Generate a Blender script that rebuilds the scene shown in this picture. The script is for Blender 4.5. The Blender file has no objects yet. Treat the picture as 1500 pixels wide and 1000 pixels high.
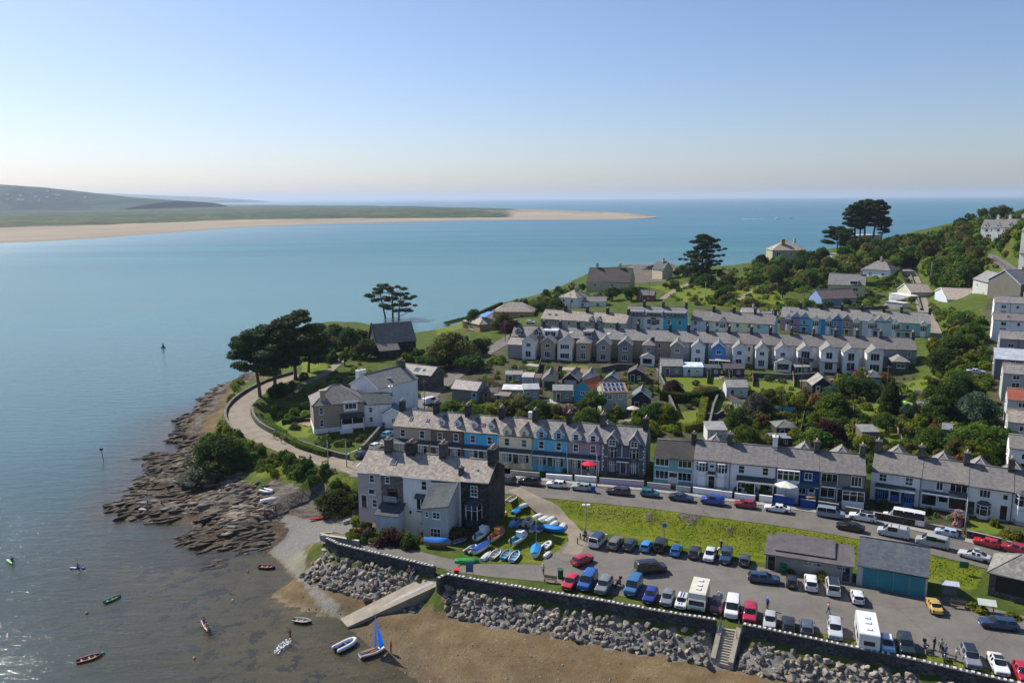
import bpy, bmesh, math, random
import numpy as np
from mathutils import Matrix, Vector, Euler
R = math.radians
rng = random.Random(7); nrg = np.random.default_rng(7)
SC = bpy.context.scene
COL = SC.collection
# ------------------------------------------------------------------ camera
CAMZ = 54.0; F = 1167.0
CAMR = Matrix.Rotation(R(90-10.17), 3, 'X') @ Matrix.Rotation(-0.0063, 3, 'Z')
cam = bpy.data.objects.new('camera', bpy.data.cameras.new('camera'))
cam.data.lens = 28.0; cam.data.sensor_width = 36.0; cam.data.clip_end = 500000; cam.data.clip_start = 0.5
cam.matrix_world = Matrix.Translation((0, 0, CAMZ)) @ CAMR.to_4x4()
COL.objects.link(cam); SC.camera = cam
RN = np.array(CAMR)
def P(px, py, z=0.0):                       # photo pixel -> world point on the level z
 d = CAMR @ Vector(((px-750)/F, -(py-500)/F, -1))
 t = (z-CAMZ)/d.z
 return Vector((d.x*t, d.y*t, z))
def PY(px, py, Y):                          # photo pixel -> world point at forward distance Y
 d = CAMR @ Vector(((px-750)/F, -(py-500)/F, -1))
 t = Y/d.y
 return Vector((d.x*t, Y, CAMZ+d.z*t))
def proj(p):
 q = CAMR.transposed() @ (Vector(p)-Vector((0, 0, CAMZ)))
 return 750+F*q.x/-q.z, 500-F*q.y/-q.z
# ------------------------------------------------------------------ noise (numpy value noise)
def vnoise(x, y, seed=0):
 xi = np.floor(x).astype(np.int64); yi = np.floor(y).astype(np.int64)
 xf = x-xi; yf = y-yi
 def h(a, b):
  n = (a*374761393 + b*668265263 + seed*974634777) & 0xffffffff
  n = ((n ^ (n >> 13))*1274126177) & 0xffffffff
  return ((n ^ (n >> 16)) & 0xffff)/65535.0
 u = xf*xf*(3-2*xf); v = yf*yf*(3-2*yf)
 return (h(xi, yi)*(1-u)+h(xi+1, yi)*u)*(1-v)+(h(xi, yi+1)*(1-u)+h(xi+1, yi+1)*u)*v
def fbm(x, y, seed=0, oct=4):
 s = 0; a = .5
 for i in range(oct):
  s = s+a*(vnoise(x, y, seed+i)-.5); x = x*2.03; y = y*2.03; a *= .5
 return s
# ------------------------------------------------------------------ terrain heights
CP = """840 800 4.4;830 850 4.4;1000 870 4.4;1100 900 4.4;1250 950 4.4;1450 1000 4.4;1100 830 4.4;1300 890 4.4;1480 920 4.4;960 805 4.4
530 690 5.2;640 698 5.3;740 709 5.5;900 725 5.6;1050 744 5.5;1200 764 5.3;1300 782 5.1;1480 828 4.7;1000 765 5.7;900 760 5.3;1150 785 5.2;1300 815 4.9
590 650 6.2;760 672 6.2;940 692 6.2;1000 708 6.1;1260 738 6.0;1300 745 5.9;1480 775 5.7;1560 790 5.7
700 590 7.0;850 600 7.0;1000 610 7.2;1150 640 7.0;1300 650 7.0;1400 660 7.2;690 570 7.4;830 570 7.5;900 590 7.3
760 520 9.3;800 530 8.8;900 545 8.8;1000 540 9.0;1150 550 9.0;1300 555 9.0;1020 578 8.1;1350 560 9.2;1250 590 8.2;1380 590 9.0;1440 610 10.5
760 490 10.2;900 490 10.6;1000 490 10.8;1150 492 11.2;1340 500 11.6;960 440 13.0;1050 440 14.0;1100 470 12.5;1200 450 14.0;1340 420 17.0;870 445 11.5;780 472 9.8;720 480 8.5;690 470 7.5;650 480 6.5
620 540 7.0;560 520 7.5;650 580 6.9;560 570 6.9;495 632 6.5;440 590 6.5;400 575 6.4;470 530 7.5;345 600 6.0;365 640 5.8;520 700 4.9;460 670 5.3;420 690 4.6;540 475 7.0
540 760 4.8;620 765 4.5;700 775 4.4;760 790 4.4;600 800 4.4;720 740 5.0;510 780 4.4
887 432 12.0;980 410 14.0;1030 410 15.5;1157 388 20;1100 400 17;1240 392 21;1270 366 26;1330 350 30;1400 340 34;1470 345 37.5;1500 325 41;1560 320 44;1330 370 26;1400 370 29;1440 390 27
1470 690 8.2;1470 635 10.5;1450 560 14;1440 500 17;1440 450 20;1440 425 22.5;1390 440 18;1480 370 30;1400 500 13.5;1540 560 15;1560 470 22;1560 680 9;1560 400 29"""
cps = []
for s in CP.replace('\n', ';').split(';'):
 a = [float(v) for v in s.split()]
 p = P(*a); cps.append((p.x, p.y, a[2]))
cps += [(420, 470, 48), (420, 300, 42), (420, 150, 16), (420, 60, 6), (150, 60, 4.4), (250, 620, 30), (420, 640, 38), (-60, 420, 6), (120, 560, 14)]
cps = np.array(cps)
GX0, GX1, GY0, GY1, GS = -240, 420, 58, 640, 1.25
xs = np.arange(GX0, GX1+.01, GS); ys = np.arange(GY0, GY1+.01, GS)
XX, YY = np.meshgrid(xs, ys)
def tps(r): return np.where(r > 1e-9, r*r*np.log(np.maximum(r, 1e-9)), 0)
sc_ = 100.0; Q = cps[:, :2]/sc_; n = len(Q)
K = tps(np.linalg.norm(Q[:, None]-Q[None], axis=2)) + np.eye(n)*.004
Pm = np.c_[np.ones(n), Q]
A = np.block([[K, Pm], [Pm.T, np.zeros((3, 3))]])
W = np.linalg.solve(A, np.r_[cps[:, 2], 0, 0, 0])
cx_ = np.arange(GX0, GX1+6, 5.0); cy_ = np.arange(GY0, GY1+6, 5.0)
CXX, CYY = np.meshgrid(cx_, cy_); ev = np.c_[CXX.ravel(), CYY.ravel()]/sc_
CH = np.zeros(len(ev))
for i in range(n): CH += W[i]*tps(np.hypot(ev[:, 0]-Q[i, 0], ev[:, 1]-Q[i, 1]))
CH += W[n]+ev@W[n+1:]
CH = CH.reshape(CXX.shape)
def bil(arr, x0, y0, s, x, y):
 fx = np.clip((x-x0)/s, 0, arr.shape[1]-1.001); fy = np.clip((y-y0)/s, 0, arr.shape[0]-1.001)
 i = np.floor(fx).astype(int); j = np.floor(fy).astype(int); u = fx-i; v = fy-j
 return (arr[j, i]*(1-u)+arr[j, i+1]*u)*(1-v)+(arr[j+1, i]*(1-u)+arr[j+1, i+1]*u)*v
H = bil(CH, GX0, GY0, 5.0, XX, YY)
# distance to a polyline: (distance, parameter index, signed side)
def polydist(pts, X, Y, closed=False):
 best = np.full(X.shape, 1e9); par = np.zeros(X.shape); side = np.zeros(X.shape)
 m = len(pts)
 for i in range(m if closed else m-1):
  ax, ay = pts[i][:2]; bx, by = pts[(i+1) % m][:2]
  dx, dy = bx-ax, by-ay; L = dx*dx+dy*dy+1e-9
  t = np.clip(((X-ax)*dx+(Y-ay)*dy)/L, 0, 1)
  d = np.hypot(X-ax-t*dx, Y-ay-t*dy)
  k = d < best
  best = np.where(k, d, best); par = np.where(k, i+t, par)
  side = np.where(k, np.sign(dx*(Y-ay)-dy*(X-ax)), side)
 return best, par, side
def inpoly(pts, X, Y):
 r = np.zeros(X.shape, bool); m = len(pts)
 for i in range(m):
  ax, ay = pts[i][:2]; bx, by = pts[(i+1) % m][:2]
  if ay == by: continue
  c = ((ay > Y) != (by > Y)) & (X < (bx-ax)*(Y-ay)/(by-ay)+ax)
  r ^= c
 return r
# coast: px, py, level the ray is cut at, kind (b beach, r rock, c cliff)
COAST = [(1300, 1120, 0, 'b'), (900, 1080, 0, 'b'), (700, 1035, 0, 'b'), (620, 1000, 0, 'b'), (572, 968, 0, 'b'), (520, 925, 0, 'b'), (490, 898, 0, 'b'), (455, 868, 0, 'b'), (425, 835, 0, 'b'), (388, 803, 0, 'b'),
 (330, 806, 0, 'r'), (270, 802, 0, 'r'), (262, 790, 0, 'r'), (300, 772, 0, 'r'), (250, 768, 0, 'r'), (185, 752, 0, 'r'), (162, 742, 0, 'r'), (200, 735, 0, 'r'), (262, 738, 0, 'r'), (270, 728, 0, 'r'),
 (215, 726, 0, 'r'), (192, 716, 0, 'r'), (212, 705, 0, 'r'), (238, 697, 0, 'r'), (208, 672, 0, 'r'), (222, 660, 0, 'r'), (262, 664, 0, 'r'), (268, 650, 0, 'r'), (240, 646, 0, 'r'), (262, 630, 0, 'r'), (258, 616, 0, 'r'),
 (288, 606, 0, 'r'), (285, 590, 0, 'r'), (305, 574, 0, 'r'), (335, 562, 0, 'r'), (352, 553, 0, 'r'), (385, 535, 0, 'c'), (420, 512, 0, 'c'), (455, 492, 0, 'c')]
cw = [P(a, b, z) for a, b, z, k in COAST]; ck = [k for *_, k in COAST]
for a, b, z in [(500, 480, 4), (545, 470, 7), (610, 484, 7), (650, 476, 7), (700, 452, 7), (760, 438, 8), (800, 425, 8), (835, 408, 8), (870, 396, 8)]:
 q = P(a, b, z); cw.append(Vector((q.x-2, q.y+6, 0))); ck.append('c')
for a, b, z in [(915, 408, 0), (912, 396, 0), (940, 388, 0), (985, 390, 0), (1010, 386, 0)]:
 cw.append(P(a, b, z+1)); ck.append('r')
for a, b, Y in [(1060, 385, 455), (1100, 380, 470), (1150, 372, 478), (1210, 360, 500), (1300, 350, 560), (1450, 330, 610), (1600, 330, 660)]:
 q = PY(a, b, Y); cw.append(Vector((q.x, q.y, 0))); ck.append('c')
cw += [Vector((600, 900, 0)), Vector((900, 300, 0)), Vector((600, -200, 0)), Vector((40, 20, 0))]; ck += ['c']*3+['b']
cpts = [(v.x, v.y) for v in cw]
cd, cpar, _ = polydist(cpts, XX, YY, True)
land = inpoly(cpts, XX, YY)
kk = np.array([{'b': 0, 'r': 1, 'c': 2}[k] for k in ck]+[0])
seg = kk[np.clip(cpar.astype(int), 0, len(ck)-1)]
rdg = .5-np.abs(fbm((XX*.55+YY*.83)/5.0, (XX*.83-YY*.55)/26.0, 77, 4))*3.2; rdg = rdg*.6; nz = fbm(XX/9, YY/9, 3); nz2 = fbm(XX/3.1+YY/9, YY/3.1, 9)
slope_in = np.where(seg == 0, .095, np.where(seg == 1, .16, .9))
lift = np.where(seg == 0, cd*slope_in, np.where(seg == 1, np.minimum(cd*.22, 1.1)+np.maximum(cd-8, 0)*.28+(nz*2.4+nz2*1.0+rdg*1.5)*np.clip(cd/2.5, 0, 1), cd*slope_in+nz*1.5*np.clip(cd/4, 0, 1)))
cdb = np.minimum(polydist(cpts[:10], XX, YY)[0], 400); cdr = polydist(cpts[9:32], XX, YY)[0]
out = np.where(seg < 2, np.maximum(-cdb*.040, -cdr*.20)+np.where(seg == 1, np.clip(1-cd/12, 0, 1)*(nz*2.2+nz2*.6+rdg*.9), 0), -cd*.25)
H = np.where(land, np.minimum(H, lift), np.maximum(out, -4.0))
# beach / rocky foreshore in front of the left sea wall
H0 = H.copy()
def px2w(lst, z): return [P(a, b, z) for a, b in lst]
# sea walls (top line)
WALLA = px2w([(478, 788), (497, 797), (560, 812), (637, 830)], 5.2)
WALLB = px2w([(641, 847), (654, 841), (720, 853), (860, 876), (980, 897), (1050, 908)], 5.2)
WALLC = px2w([(1088, 914), (1200, 937), (1350, 968), (1489, 1000), (1560, 1016)], 5.2)
CPARK_PX = [(664, 831), (700, 826), (790, 827), (818, 806), (846, 778), (862, 776), (905, 800), (1000, 812), (1090, 824), (1120, 832), (1245, 850), (1262, 858), (1360, 874), (1400, 874), (1440, 888), (1500, 902), (1570, 922), (1620, 1030), (1490, 989), (1350, 957), (1200, 927), (1100, 905), (1050, 896), (980, 885), (905, 872), (850, 861), (800, 852), (720, 845), (660, 837)]
CPARK = px2w(CPARK_PX, 4.4)
flat = px2w([(480, 784), (640, 800), (700, 760), (860, 770), (1000, 806), (1120, 826), (1262, 852), (1400, 866), (1620, 915), (1620, 1040), (1350, 974), (1200, 941), (1050, 912), (860, 879), (660, 845), (640, 833)], 4.4)
fm = inpoly([(v.x, v.y) for v in flat], XX, YY)
fd, _, _ = polydist([(v.x, v.y) for v in flat], XX, YY, True)
wf = np.where(fm, 1, np.clip(1-fd/6, 0, 1)); wf = wf*wf*(3-2*wf)
SEAF = np.zeros(XX.shape, bool)
H = H*(1-wf)+4.4*wf
GAP1 = [WALLA[-1], WALLB[0]]; GAP2 = [WALLB[-1], WALLC[0]]
for nm, wl, tz in (('A', WALLA, 1.2), ('B', WALLB, 1.5), ('C', WALLC, 1.6), ('G', GAP1, .9), ('S', GAP2, 1.2)):
 d, p, s = polydist([(v.x, v.y) for v in wl], XX, YY)
 sea = (s < 0) & (d < 14) & (p > 0.0001) & (p < len(wl)-1.0001)
 base = np.maximum(4.15-d*(.85 if nm < 'F' else 2.4), np.minimum(H0, tz))
 base = np.maximum(base, np.where(d < 9, tz-.07*np.maximum(d-3.2, 0), base))
 H = np.where(sea, np.minimum(base, 4.15), H); SEAF |= sea & (d > .9) & (d < 3.8)
# roads: pixel centre lines and width
def smooth(pts, n=6):
 o = []; m = len(pts)
 for i in range(m-1):
  a, b, c, d = pts[max(i-1, 0)], pts[i], pts[i+1], pts[min(i+2, m-1)]
  for k in range(n):
   t = k/n
   o.append(.5*((2*b)+(c-a)*t+(2*a-5*b+4*c-d)*t*t+(3*b-a-3*c+d)*t**3))
 o.append(pts[-1]); return o
def hz(x, y): return float(bil(H, GX0, GY0, GS, np.array([x]), np.array([y]))[0])
def G(px, py):                               # pixel -> point on the terrain
 d = CAMR @ Vector(((px-750)/F, -(py-500)/F, -1)); d.normalize()
 t = np.arange(60, 760, .5)
 x = d.x*t; y = d.y*t; z = CAMZ+d.z*t
 b = np.nonzero(z < bil(H, GX0, GY0, GS, x, y))[0]
 i = b[0] if len(b) else -1
 if len(b):
  lo, hi = t[i-1], t[i]
  for _ in range(12):
   m = (lo+hi)/2
   if CAMZ+d.z*m < hz(d.x*m, d.y*m): hi = m
   else: lo = m
  tt = hi
 else: tt = t[-1]
 return Vector((d.x*tt, d.y*tt, hz(d.x*tt, d.y*tt)))
ROADS = {
 'mersey': ([(522, 689, 5.2), (600, 694, 5.3), (680, 702, 5.4), (740, 711, 5.5), (850, 722, 5.6), (950, 732, 5.55), (1050, 745, 5.5), (1150, 758, 5.4), (1250, 774, 5.25), (1350, 794, 5.0), (1430, 813, 4.85), (1500, 833, 4.7), (1570, 853, 4.6)], 7.4),
 'lane': ([(440, 549, 6.9), (400, 562, 6.6), (366, 582, 6.2), (350, 603, 6.0), (361, 627, 5.8), (400, 648, 5.6), (450, 667, 5.4), (500, 682, 5.25), (545, 694, 5.25)], 5.0),
 'hill_street': ([(530, 685, 5.3), (556, 660, 5.8), (585, 625, 6.6), (612, 595, 6.9), (640, 568, 7.0), (672, 545, 7.2), (705, 520, 8.2), (745, 497, 9.6), (775, 479, 9.9)], 5.0),
 'upper_lane': ([(1332, 392, 20.2), (1340, 410, 18.4), (1347, 430, 16.4), (1354, 455, 14.4), (1366, 480, 12.8), (1372, 500, 12.2)], 4.2),
 'top_road': ([(1440, 372, 29.2), (1465, 385, 28.4), (1490, 402, 27.4), (1520, 425, 25.8)], 6.0)}
RL = {}
for k, (pts, w) in ROADS.items():
 c = smooth([P(*p) for p in pts], 8); RL[k] = (c, w)
 d, p, s = polydist([(v.x, v.y) for v in c], XX, YY)
 i = np.clip(p.astype(int), 0, len(c)-2); f = p-i
 zz = np.array([v.z for v in c]); zc = zz[i]*(1-f)+zz[i+1]*f
 hw = w/2+.4
 wt = np.clip(1-(d-hw)/3.5, 0, 1); wt = wt*wt*(3-2*wt)
 H = H*(1-wt)+zc*wt
# the slipway area and the slab of the house terrace stay as they are; small unevenness on open ground
rough = np.clip(fd/8, 0, 1)*np.where(fm, 0, 1)
for k, (c, w) in RL.items():
 d, _, _ = polydist([(v.x, v.y) for v in c[::3]], XX, YY); rough = rough*np.clip((d-w/2-1)/5, 0, 1)
H = H+rough*np.where(land & (seg != 0), fbm(XX/6, YY/6, 21)*.7, 0)
# screen position of every grid vertex, only to read the hand-drawn ground maps below
def proj_np(X, Y, Z):
 q = np.stack([X, Y, Z-CAMZ], -1)@RN
 return 750+F*q[..., 0]/-q[..., 2], 500-F*q[..., 1]/-q[..., 2]
PXX, PYY = proj_np(XX, YY, H)
# ------------------------------------------------------------------ materials
class NT:
 def __init__(s, name):
  s.m = bpy.data.materials.new(name); s.m.use_nodes = True
  s.t = s.m.node_tree; s.n = s.t.nodes; s.n.clear()
  s.out = s.n.new('ShaderNodeOutputMaterial')
 def add(s, typ, ins=None, **kw):
  nd = s.n.new('ShaderNode'+typ)
  for k, v in kw.items(): setattr(nd, k, v)
  for k, v in (ins or {}).items(): s.set(nd, k, v)
  return nd
 def set(s, nd, k, v):
  sock = nd.inputs[k]
  if isinstance(v, bpy.types.NodeSocket): s.t.links.new(v, sock)
  elif isinstance(v, bpy.types.Node): s.t.links.new(v.outputs[0], sock)
  else:
   if sock.type == 'RGBA' and not hasattr(v, '__len__'): v = (v, v, v, 1)
   elif sock.type == 'RGBA' and len(v) == 3: v = (*v, 1)
   sock.default_value = v
 def mix(s, f, a, b, mode='MIX'):
  nd = s.n.new('ShaderNodeMix'); nd.data_type = 'RGBA'; nd.blend_type = mode
  s.set(nd, 0, f); s.set(nd, 6, a); s.set(nd, 7, b)
  return nd.outputs[2]
 def math(s, op, a, b=0.0, c=None, clamp=False):
  nd = s.n.new('ShaderNodeMath'); nd.operation = op; nd.use_clamp = clamp
  s.set(nd, 0, a); s.set(nd, 1, b)
  if c is not None: s.set(nd, 2, c)
  return nd.outputs[0]
 def ramp(s, f, lo, hi, a=0.0, b=1.0):
  nd = s.n.new('ShaderNodeMapRange'); nd.clamp = True
  s.set(nd, 0, f); s.set(nd, 1, lo); s.set(nd, 2, hi); s.set(nd, 3, a); s.set(nd, 4, b)
  return nd.outputs[0]
 def noise(s, scale, vec=None, detail=4, rough=.55):
  nd = s.add('TexNoise', {'Scale': scale, 'Detail': detail, 'Roughness': rough})
  if vec is not None: s.set(nd, 'Vector', vec)
  return nd.outputs[0]
 def pos(s): return s.add('NewGeometry').outputs['Position']
 def uv(s, sx=1, sy=1):
  return s.add('Mapping', {'Vector': s.add('TexCoord').outputs['UV'], 'Scale': (sx, sy, 1)}).outputs[0]
 def bump(s, h, strength=.4, dist=.05):
  return s.add('Bump', {'Height': h, 'Strength': strength, 'Distance': dist}).outputs[0]
 def bsdf(s, col, rough=.8, spec=.3, normal=None, **ins):
  b = s.add('BsdfPrincipled', {'Base Color': col, 'Roughness': rough, 'Specular IOR Level': spec})
  if normal is not None: s.set(b, 'Normal', normal)
  for k, v in ins.items(): s.set(b, k.replace('_', ' '), v)
  s.t.links.new(b.outputs[0], s.out.inputs[0]); return b
MC = {}
def hexc(h):
 h = h.lstrip('#'); v = [int(h[i:i+2], 16)/255 for i in (0, 2, 4)]
 return tuple(((c/12.92) if c <= .04045 else ((c+.055)/1.055)**2.4) for c in v)
def cached(fn):
 def w(*a):
  k = (fn.__name__, a)
  if k not in MC: MC[k] = fn(*a)
  return MC[k]
 return w
def tint(c, f): return tuple(min(1, x*f) for x in c)
@cached
def plain(c, rough=.8, var=.18, scale=1.2):
 t = NT('surface'); p = t.pos(); n = t.noise(scale, p); n2 = t.noise(scale*9, p, 2)
 f = t.math('ADD', t.math('MULTIPLY', n, .7), t.math('MULTIPLY', n2, .3))
 t.bsdf(t.mix(t.ramp(f, .3, .7), tint(c, 1-var), tint(c, 1+var)), rough, .3); return t.m
@cached
def render_wall(c):                           # painted render with weather streaks and grime
 t = NT('painted_render'); p = t.pos(); n = t.noise(.5, p); n2 = t.noise(6, p, 3)
 st = t.noise(1.0, t.add('Mapping', {'Vector': p, 'Scale': (2.2, 2.2, .18)}).outputs[0], 3)
 k = t.math('ADD', t.math('MULTIPLY', n, .5), t.math('MULTIPLY', st, .5))
 col = t.mix(t.ramp(k, .52, .75), t.mix(t.ramp(n2, .3, .7), tint(c, .9), tint(c, 1.05)), tint((c[0]*.8, c[1]*.78, c[2]*.74), .85))
 t.bsdf(col, .85, .2, t.bump(n2, .3, .02)); return t.m
@cached
def stone(c, c2, sc=2.0, mort=.6):
 t = NT('rubble_stone'); u = t.uv(sc, sc*1.7)
 v = t.add('TexVoronoi', {'Vector': u, 'Scale': 1.0, 'Randomness': .85})
 e = t.add('TexVoronoi', {'Vector': u, 'Scale': 1.0, 'Randomness': .85}, feature='DISTANCE_TO_EDGE')
 cell = t.add('SeparateColor', {'Color': v.outputs['Color']}).outputs[0]
 n = t.noise(.6, t.pos())
 col = t.mix(cell, c, c2); col = t.mix(t.ramp(n, .4, .75), col, tint(c2, .7))
 ed = t.ramp(e.outputs[0], .02, .12)
 col = t.mix(ed, tint(c2, mort), col)
 t.bsdf(col, .9, .2, t.bump(ed, .6, .05)); return t.m
@cached
def slate(c, lichen=.35, warm=0.0):
 t = NT('roof_slates'); u = t.uv(1, 1)
 b = t.add('TexBrick', {'Vector': u, 'Scale': 1.0, 'Color1': tint(c, .78), 'Color2': tint(c, 1.2), 'Mortar': tint(c, .45), 'Mortar Size': .012, 'Brick Width': .42, 'Row Height': .27, 'Bias': .0}, offset=.5)
 p = t.pos(); n = t.noise(.35, p, 5, .65); n2 = t.noise(1.9, p, 5, .75)
 s = t.noise(1.0, t.uv(1.6, .25), 4, .7)
 lc = (c[0]*1.75+.03, c[1]*1.65+.025, c[2]*1.45+.01)
 col = t.mix(t.math('MULTIPLY', t.ramp(n2, .48, .66), lichen*1.6), b.outputs[0], lc)
 col = t.mix(t.ramp(s, .5, .75, 0, .55), col, tint((c[0]*1.05, c[1]*.93, c[2]*.82), .62+warm))
 col = t.mix(t.ramp(n, .5, .72, 0, .5), col, tint(lc, .8))
 t.bsdf(col, .75, .25, t.bump(t.math('ADD', b.outputs[1], n2), .3, .03)); return t.m
@cached
def felt(c):
 t = NT('roof_sheet'); p = t.pos(); n = t.noise(.8, p, 5); s = t.noise(1.0, t.uv(3, .3), 3)
 col = t.mix(t.ramp(n, .35, .7), tint(c, .75), tint(c, 1.15)); col = t.mix(t.ramp(s, .5, .8, 0, .5), col, tint(c, .6))
 w = t.add('TexWave', {'Vector': t.uv(1, 0), 'Scale': 2.2, 'Distortion': 0});
 t.bsdf(col, .6, .3, t.bump(w, .25, .03)); return t.m
@cached
def paint(c, rough=.28, metallic=.0):
 t = NT('car_paint'); n = t.noise(1.5, t.pos(), 3); n2 = t.noise(14, t.pos(), 2)
 col = t.mix(t.ramp(n, .3, .8), c, tint((c[0]*.9+.01, c[1]*.9+.01, c[2]*.9+.008), .93))
 t.bsdf(col, t.ramp(n2, .2, .8, rough*.8, rough*1.5), .5, None, Metallic=metallic, Coat_Weight=.6, Coat_Roughness=.08); return t.m
@cached
def glass(c=(.012, .016, .02), rough=.06):
 t = NT('window_glass'); n = t.noise(.6, t.pos(), 2)
 t.bsdf(t.mix(t.ramp(n, .35, .7), tint(c, .6), tint(c, 1.8)), rough, .6); return t.m
@cached
def leaf(c, c2, trans=.46):
 t = NT('foliage'); oi = t.add('ObjectInfo').outputs['Random']
 tc = t.add('TexCoord').outputs['Object']
 n = t.noise(.55, tc, 3); n2 = t.noise(5, tc, 2)
 col = t.mix(t.ramp(n, .38, .62), c, c2)
 h = t.add('HueSaturation', {'Hue': t.ramp(oi, 0, 1, .475, .515), 'Saturation': t.ramp(n2, .2, .8, .95, 1.2), 'Value': t.math('MULTIPLY', t.ramp(n2, .25, .75, .75, 1.4), t.ramp(oi, 0, 1, .8, 1.35)), 'Color': col})
 d = t.add('BsdfPrincipled', {'Base Color': h.outputs[0], 'Roughness': .65, 'Specular IOR Level': .1})
 tr = t.add('BsdfTranslucent', {'Color': h.outputs[0]})
 mx = t.add('MixShader', {0: trans, 1: d.outputs[0], 2: tr.outputs[0]})
 t.t.links.new(mx.outputs[0], t.out.inputs[0]); return t.m
WHITE = (.74, .74, .72)
BARK = plain((.075, .058, .045), .95, .4, 3)
PINEBARK = plain((.11, .075, .055), .95, .4, 3)
GLASS = glass(); GLASSB = glass((.05, .07, .085), .05)
FRAME = plain((.82, .83, .82), .5, .05); BLACKP = plain((.02, .02, .022), .5, .2)
TYRE = plain((.018, .018, .019), .85, .2); RIM = plain((.38, .38, .39), .35, .1); CHROME = plain((.5, .5, .5), .25, .1)
LAMP = plain((.62, .64, .66), .15, .05); TAIL = plain((.28, .012, .012), .25, .1); PLATEY = plain((.65, .5, .04), .5, .05); PLATEW = plain((.7, .7, .7), .5, .05)
CONC = plain((.34, .32, .28), .9, .25, 1.0); TIMBER = plain((.14, .10, .07), .85, .3, 3); WOODL = plain((.36, .27, .17), .8, .25, 3)
METAL = plain((.30, .31, .32), .45, .15)
# ------------------------------------------------------------------ mesh builder
class MB:
 def __init__(s): s.v = []; s.f = []; s.mi = []; s.sm = []; s.mats = []
 def mid(s, m):
  if m not in s.mats: s.mats.append(m)
  return s.mats.index(m)
 def face(s, pts, m=None, smooth=False):
  b = len(s.v); s.v += [tuple(p) for p in pts]; s.f.append(list(range(b, b+len(pts)))); s.mi.append(s.mid(m)); s.sm.append(smooth)
 def mesh_(s, vs, fs, m, smooth=False):
  b = len(s.v); s.v += [tuple(p) for p in vs]
  for f in fs: s.f.append([b+i for i in f]); s.mi.append(s.mid(m)); s.sm.append(smooth)
 def box(s, x0, x1, y0, y1, z0, z1, m, M=None):
  c = [(x, y, z) for z in (z0, z1) for y in (y0, y1) for x in (x0, x1)]
  if M is not None: c = [M@Vector(p) for p in c]
  s.mesh_(c, [(0, 2, 3, 1), (4, 5, 7, 6), (0, 1, 5, 4), (2, 6, 7, 3), (0, 4, 6, 2), (1, 3, 7, 5)], m)
 def prism(s, poly, z0, z1, m, M=None):
  n = len(poly); a = [(x, y, z0) for x, y in poly]; b = [(x, y, z1) for x, y in poly]
  vs = a+b
  if M is not None: vs = [M@Vector(p) for p in vs]
  s.mesh_(vs, [tuple(range(n))[::-1], tuple(range(n, 2*n))]+[(i, (i+1) % n, n+(i+1) % n, n+i) for i in range(n)], m)
 def slab(s, quad, th, m):                 # a flat quad (ccw seen from outside) given thickness downwards
  q = [Vector(p) for p in quad]; nn = (q[1]-q[0]).cross(q[-1]-q[0]).normalized()
  lo = [p-nn*th for p in q]; n = len(q)
  s.mesh_([*q, *lo], [tuple(range(n)), tuple(range(n, 2*n))[::-1]]+[(i, n+i, n+(i+1) % n, (i+1) % n) for i in range(n)], m)
 def tube(s, pts, rad, m, seg=6, caps=True):
  pts = [Vector(p) for p in pts]; n = len(pts)
  if not hasattr(rad, '__len__'): rad = [rad]*n
  b = len(s.v); up = Vector((0.13, 0.21, 1)).normalized()
  for i, p in enumerate(pts):
   d = (pts[min(i+1, n-1)]-pts[max(i-1, 0)]).normalized()
   a = d.cross(up if abs(d.dot(up)) < .95 else Vector((1, 0, 0))).normalized(); c = d.cross(a)
   for k in range(seg):
    t = 2*math.pi*k/seg; s.v.append(tuple(p+(a*math.cos(t)+c*math.sin(t))*rad[i]))
  mi = s.mid(m)
  for i in range(n-1):
   for k in range(seg):
    s.f.append([b+i*seg+k, b+i*seg+(k+1) % seg, b+(i+1)*seg+(k+1) % seg, b+(i+1)*seg+k]); s.mi.append(mi); s.sm.append(True)
  if caps:
   s.f.append([b+k for k in range(seg)][::-1]); s.f.append([b+(n-1)*seg+k for k in range(seg)]); s.mi += [mi, mi]; s.sm += [False, False]
 def ball(s, c, r, m, sx=1, sy=1, sz=1, n=8):
  vs = []; fs = []
  for j in range(n//2+1):
   ph = math.pi*j/(n//2)
   for k in range(n):
    t = 2*math.pi*k/n; vs.append((c[0]+r*sx*math.sin(ph)*math.cos(t), c[1]+r*sy*math.sin(ph)*math.sin(t), c[2]+r*sz*math.cos(ph)))
  for j in range(n//2):
   for k in range(n): fs.append((j*n+k, (j+1)*n+k, (j+1)*n+(k+1) % n, j*n+(k+1) % n))
  s.mesh_(vs, fs, m, True)
 def data(s, name, uv=True):
  me = bpy.data.meshes.new(name); me.from_pydata(s.v, [], s.f)
  for m in s.mats: me.materials.append(m)
  me.polygons.foreach_set('material_index', s.mi); me.polygons.foreach_set('use_smooth', s.sm)
  if uv and s.f:
   l = me.uv_layers.new(name='UVMap'); co = []
   V = s.v
   for f in s.f:
    a, b, c = Vector(V[f[0]]), Vector(V[f[1]]), Vector(V[f[2]])
    nn = (b-a).cross(c-b)
    if nn.length < 1e-9 and len(f) > 3: nn = (c-b).cross(Vector(V[f[3]])-c)
    nn = nn.normalized() if nn.length > 1e-9 else Vector((0, 0, 1))
    u = Vector((0, 0, 1)).cross(nn)
    u = u.normalized() if u.length > .02 else Vector((1, 0, 0))
    w = nn.cross(u)
    for i in f:
     p = Vector(V[i]); co += [p.dot(u), p.dot(w)]
   l.data.foreach_set('uv', co)
  me.update(); return me
 def build(s, name, parent=None, M=None): return link(name, s.data(name), parent, M)
def link(name, data, parent=None, M=None):
 o = bpy.data.objects.new(name, data); COL.objects.link(o)
 if parent is not None: o.parent = parent
 if M is not None: o.matrix_basis = M
 return o
THINGS = []
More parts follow.
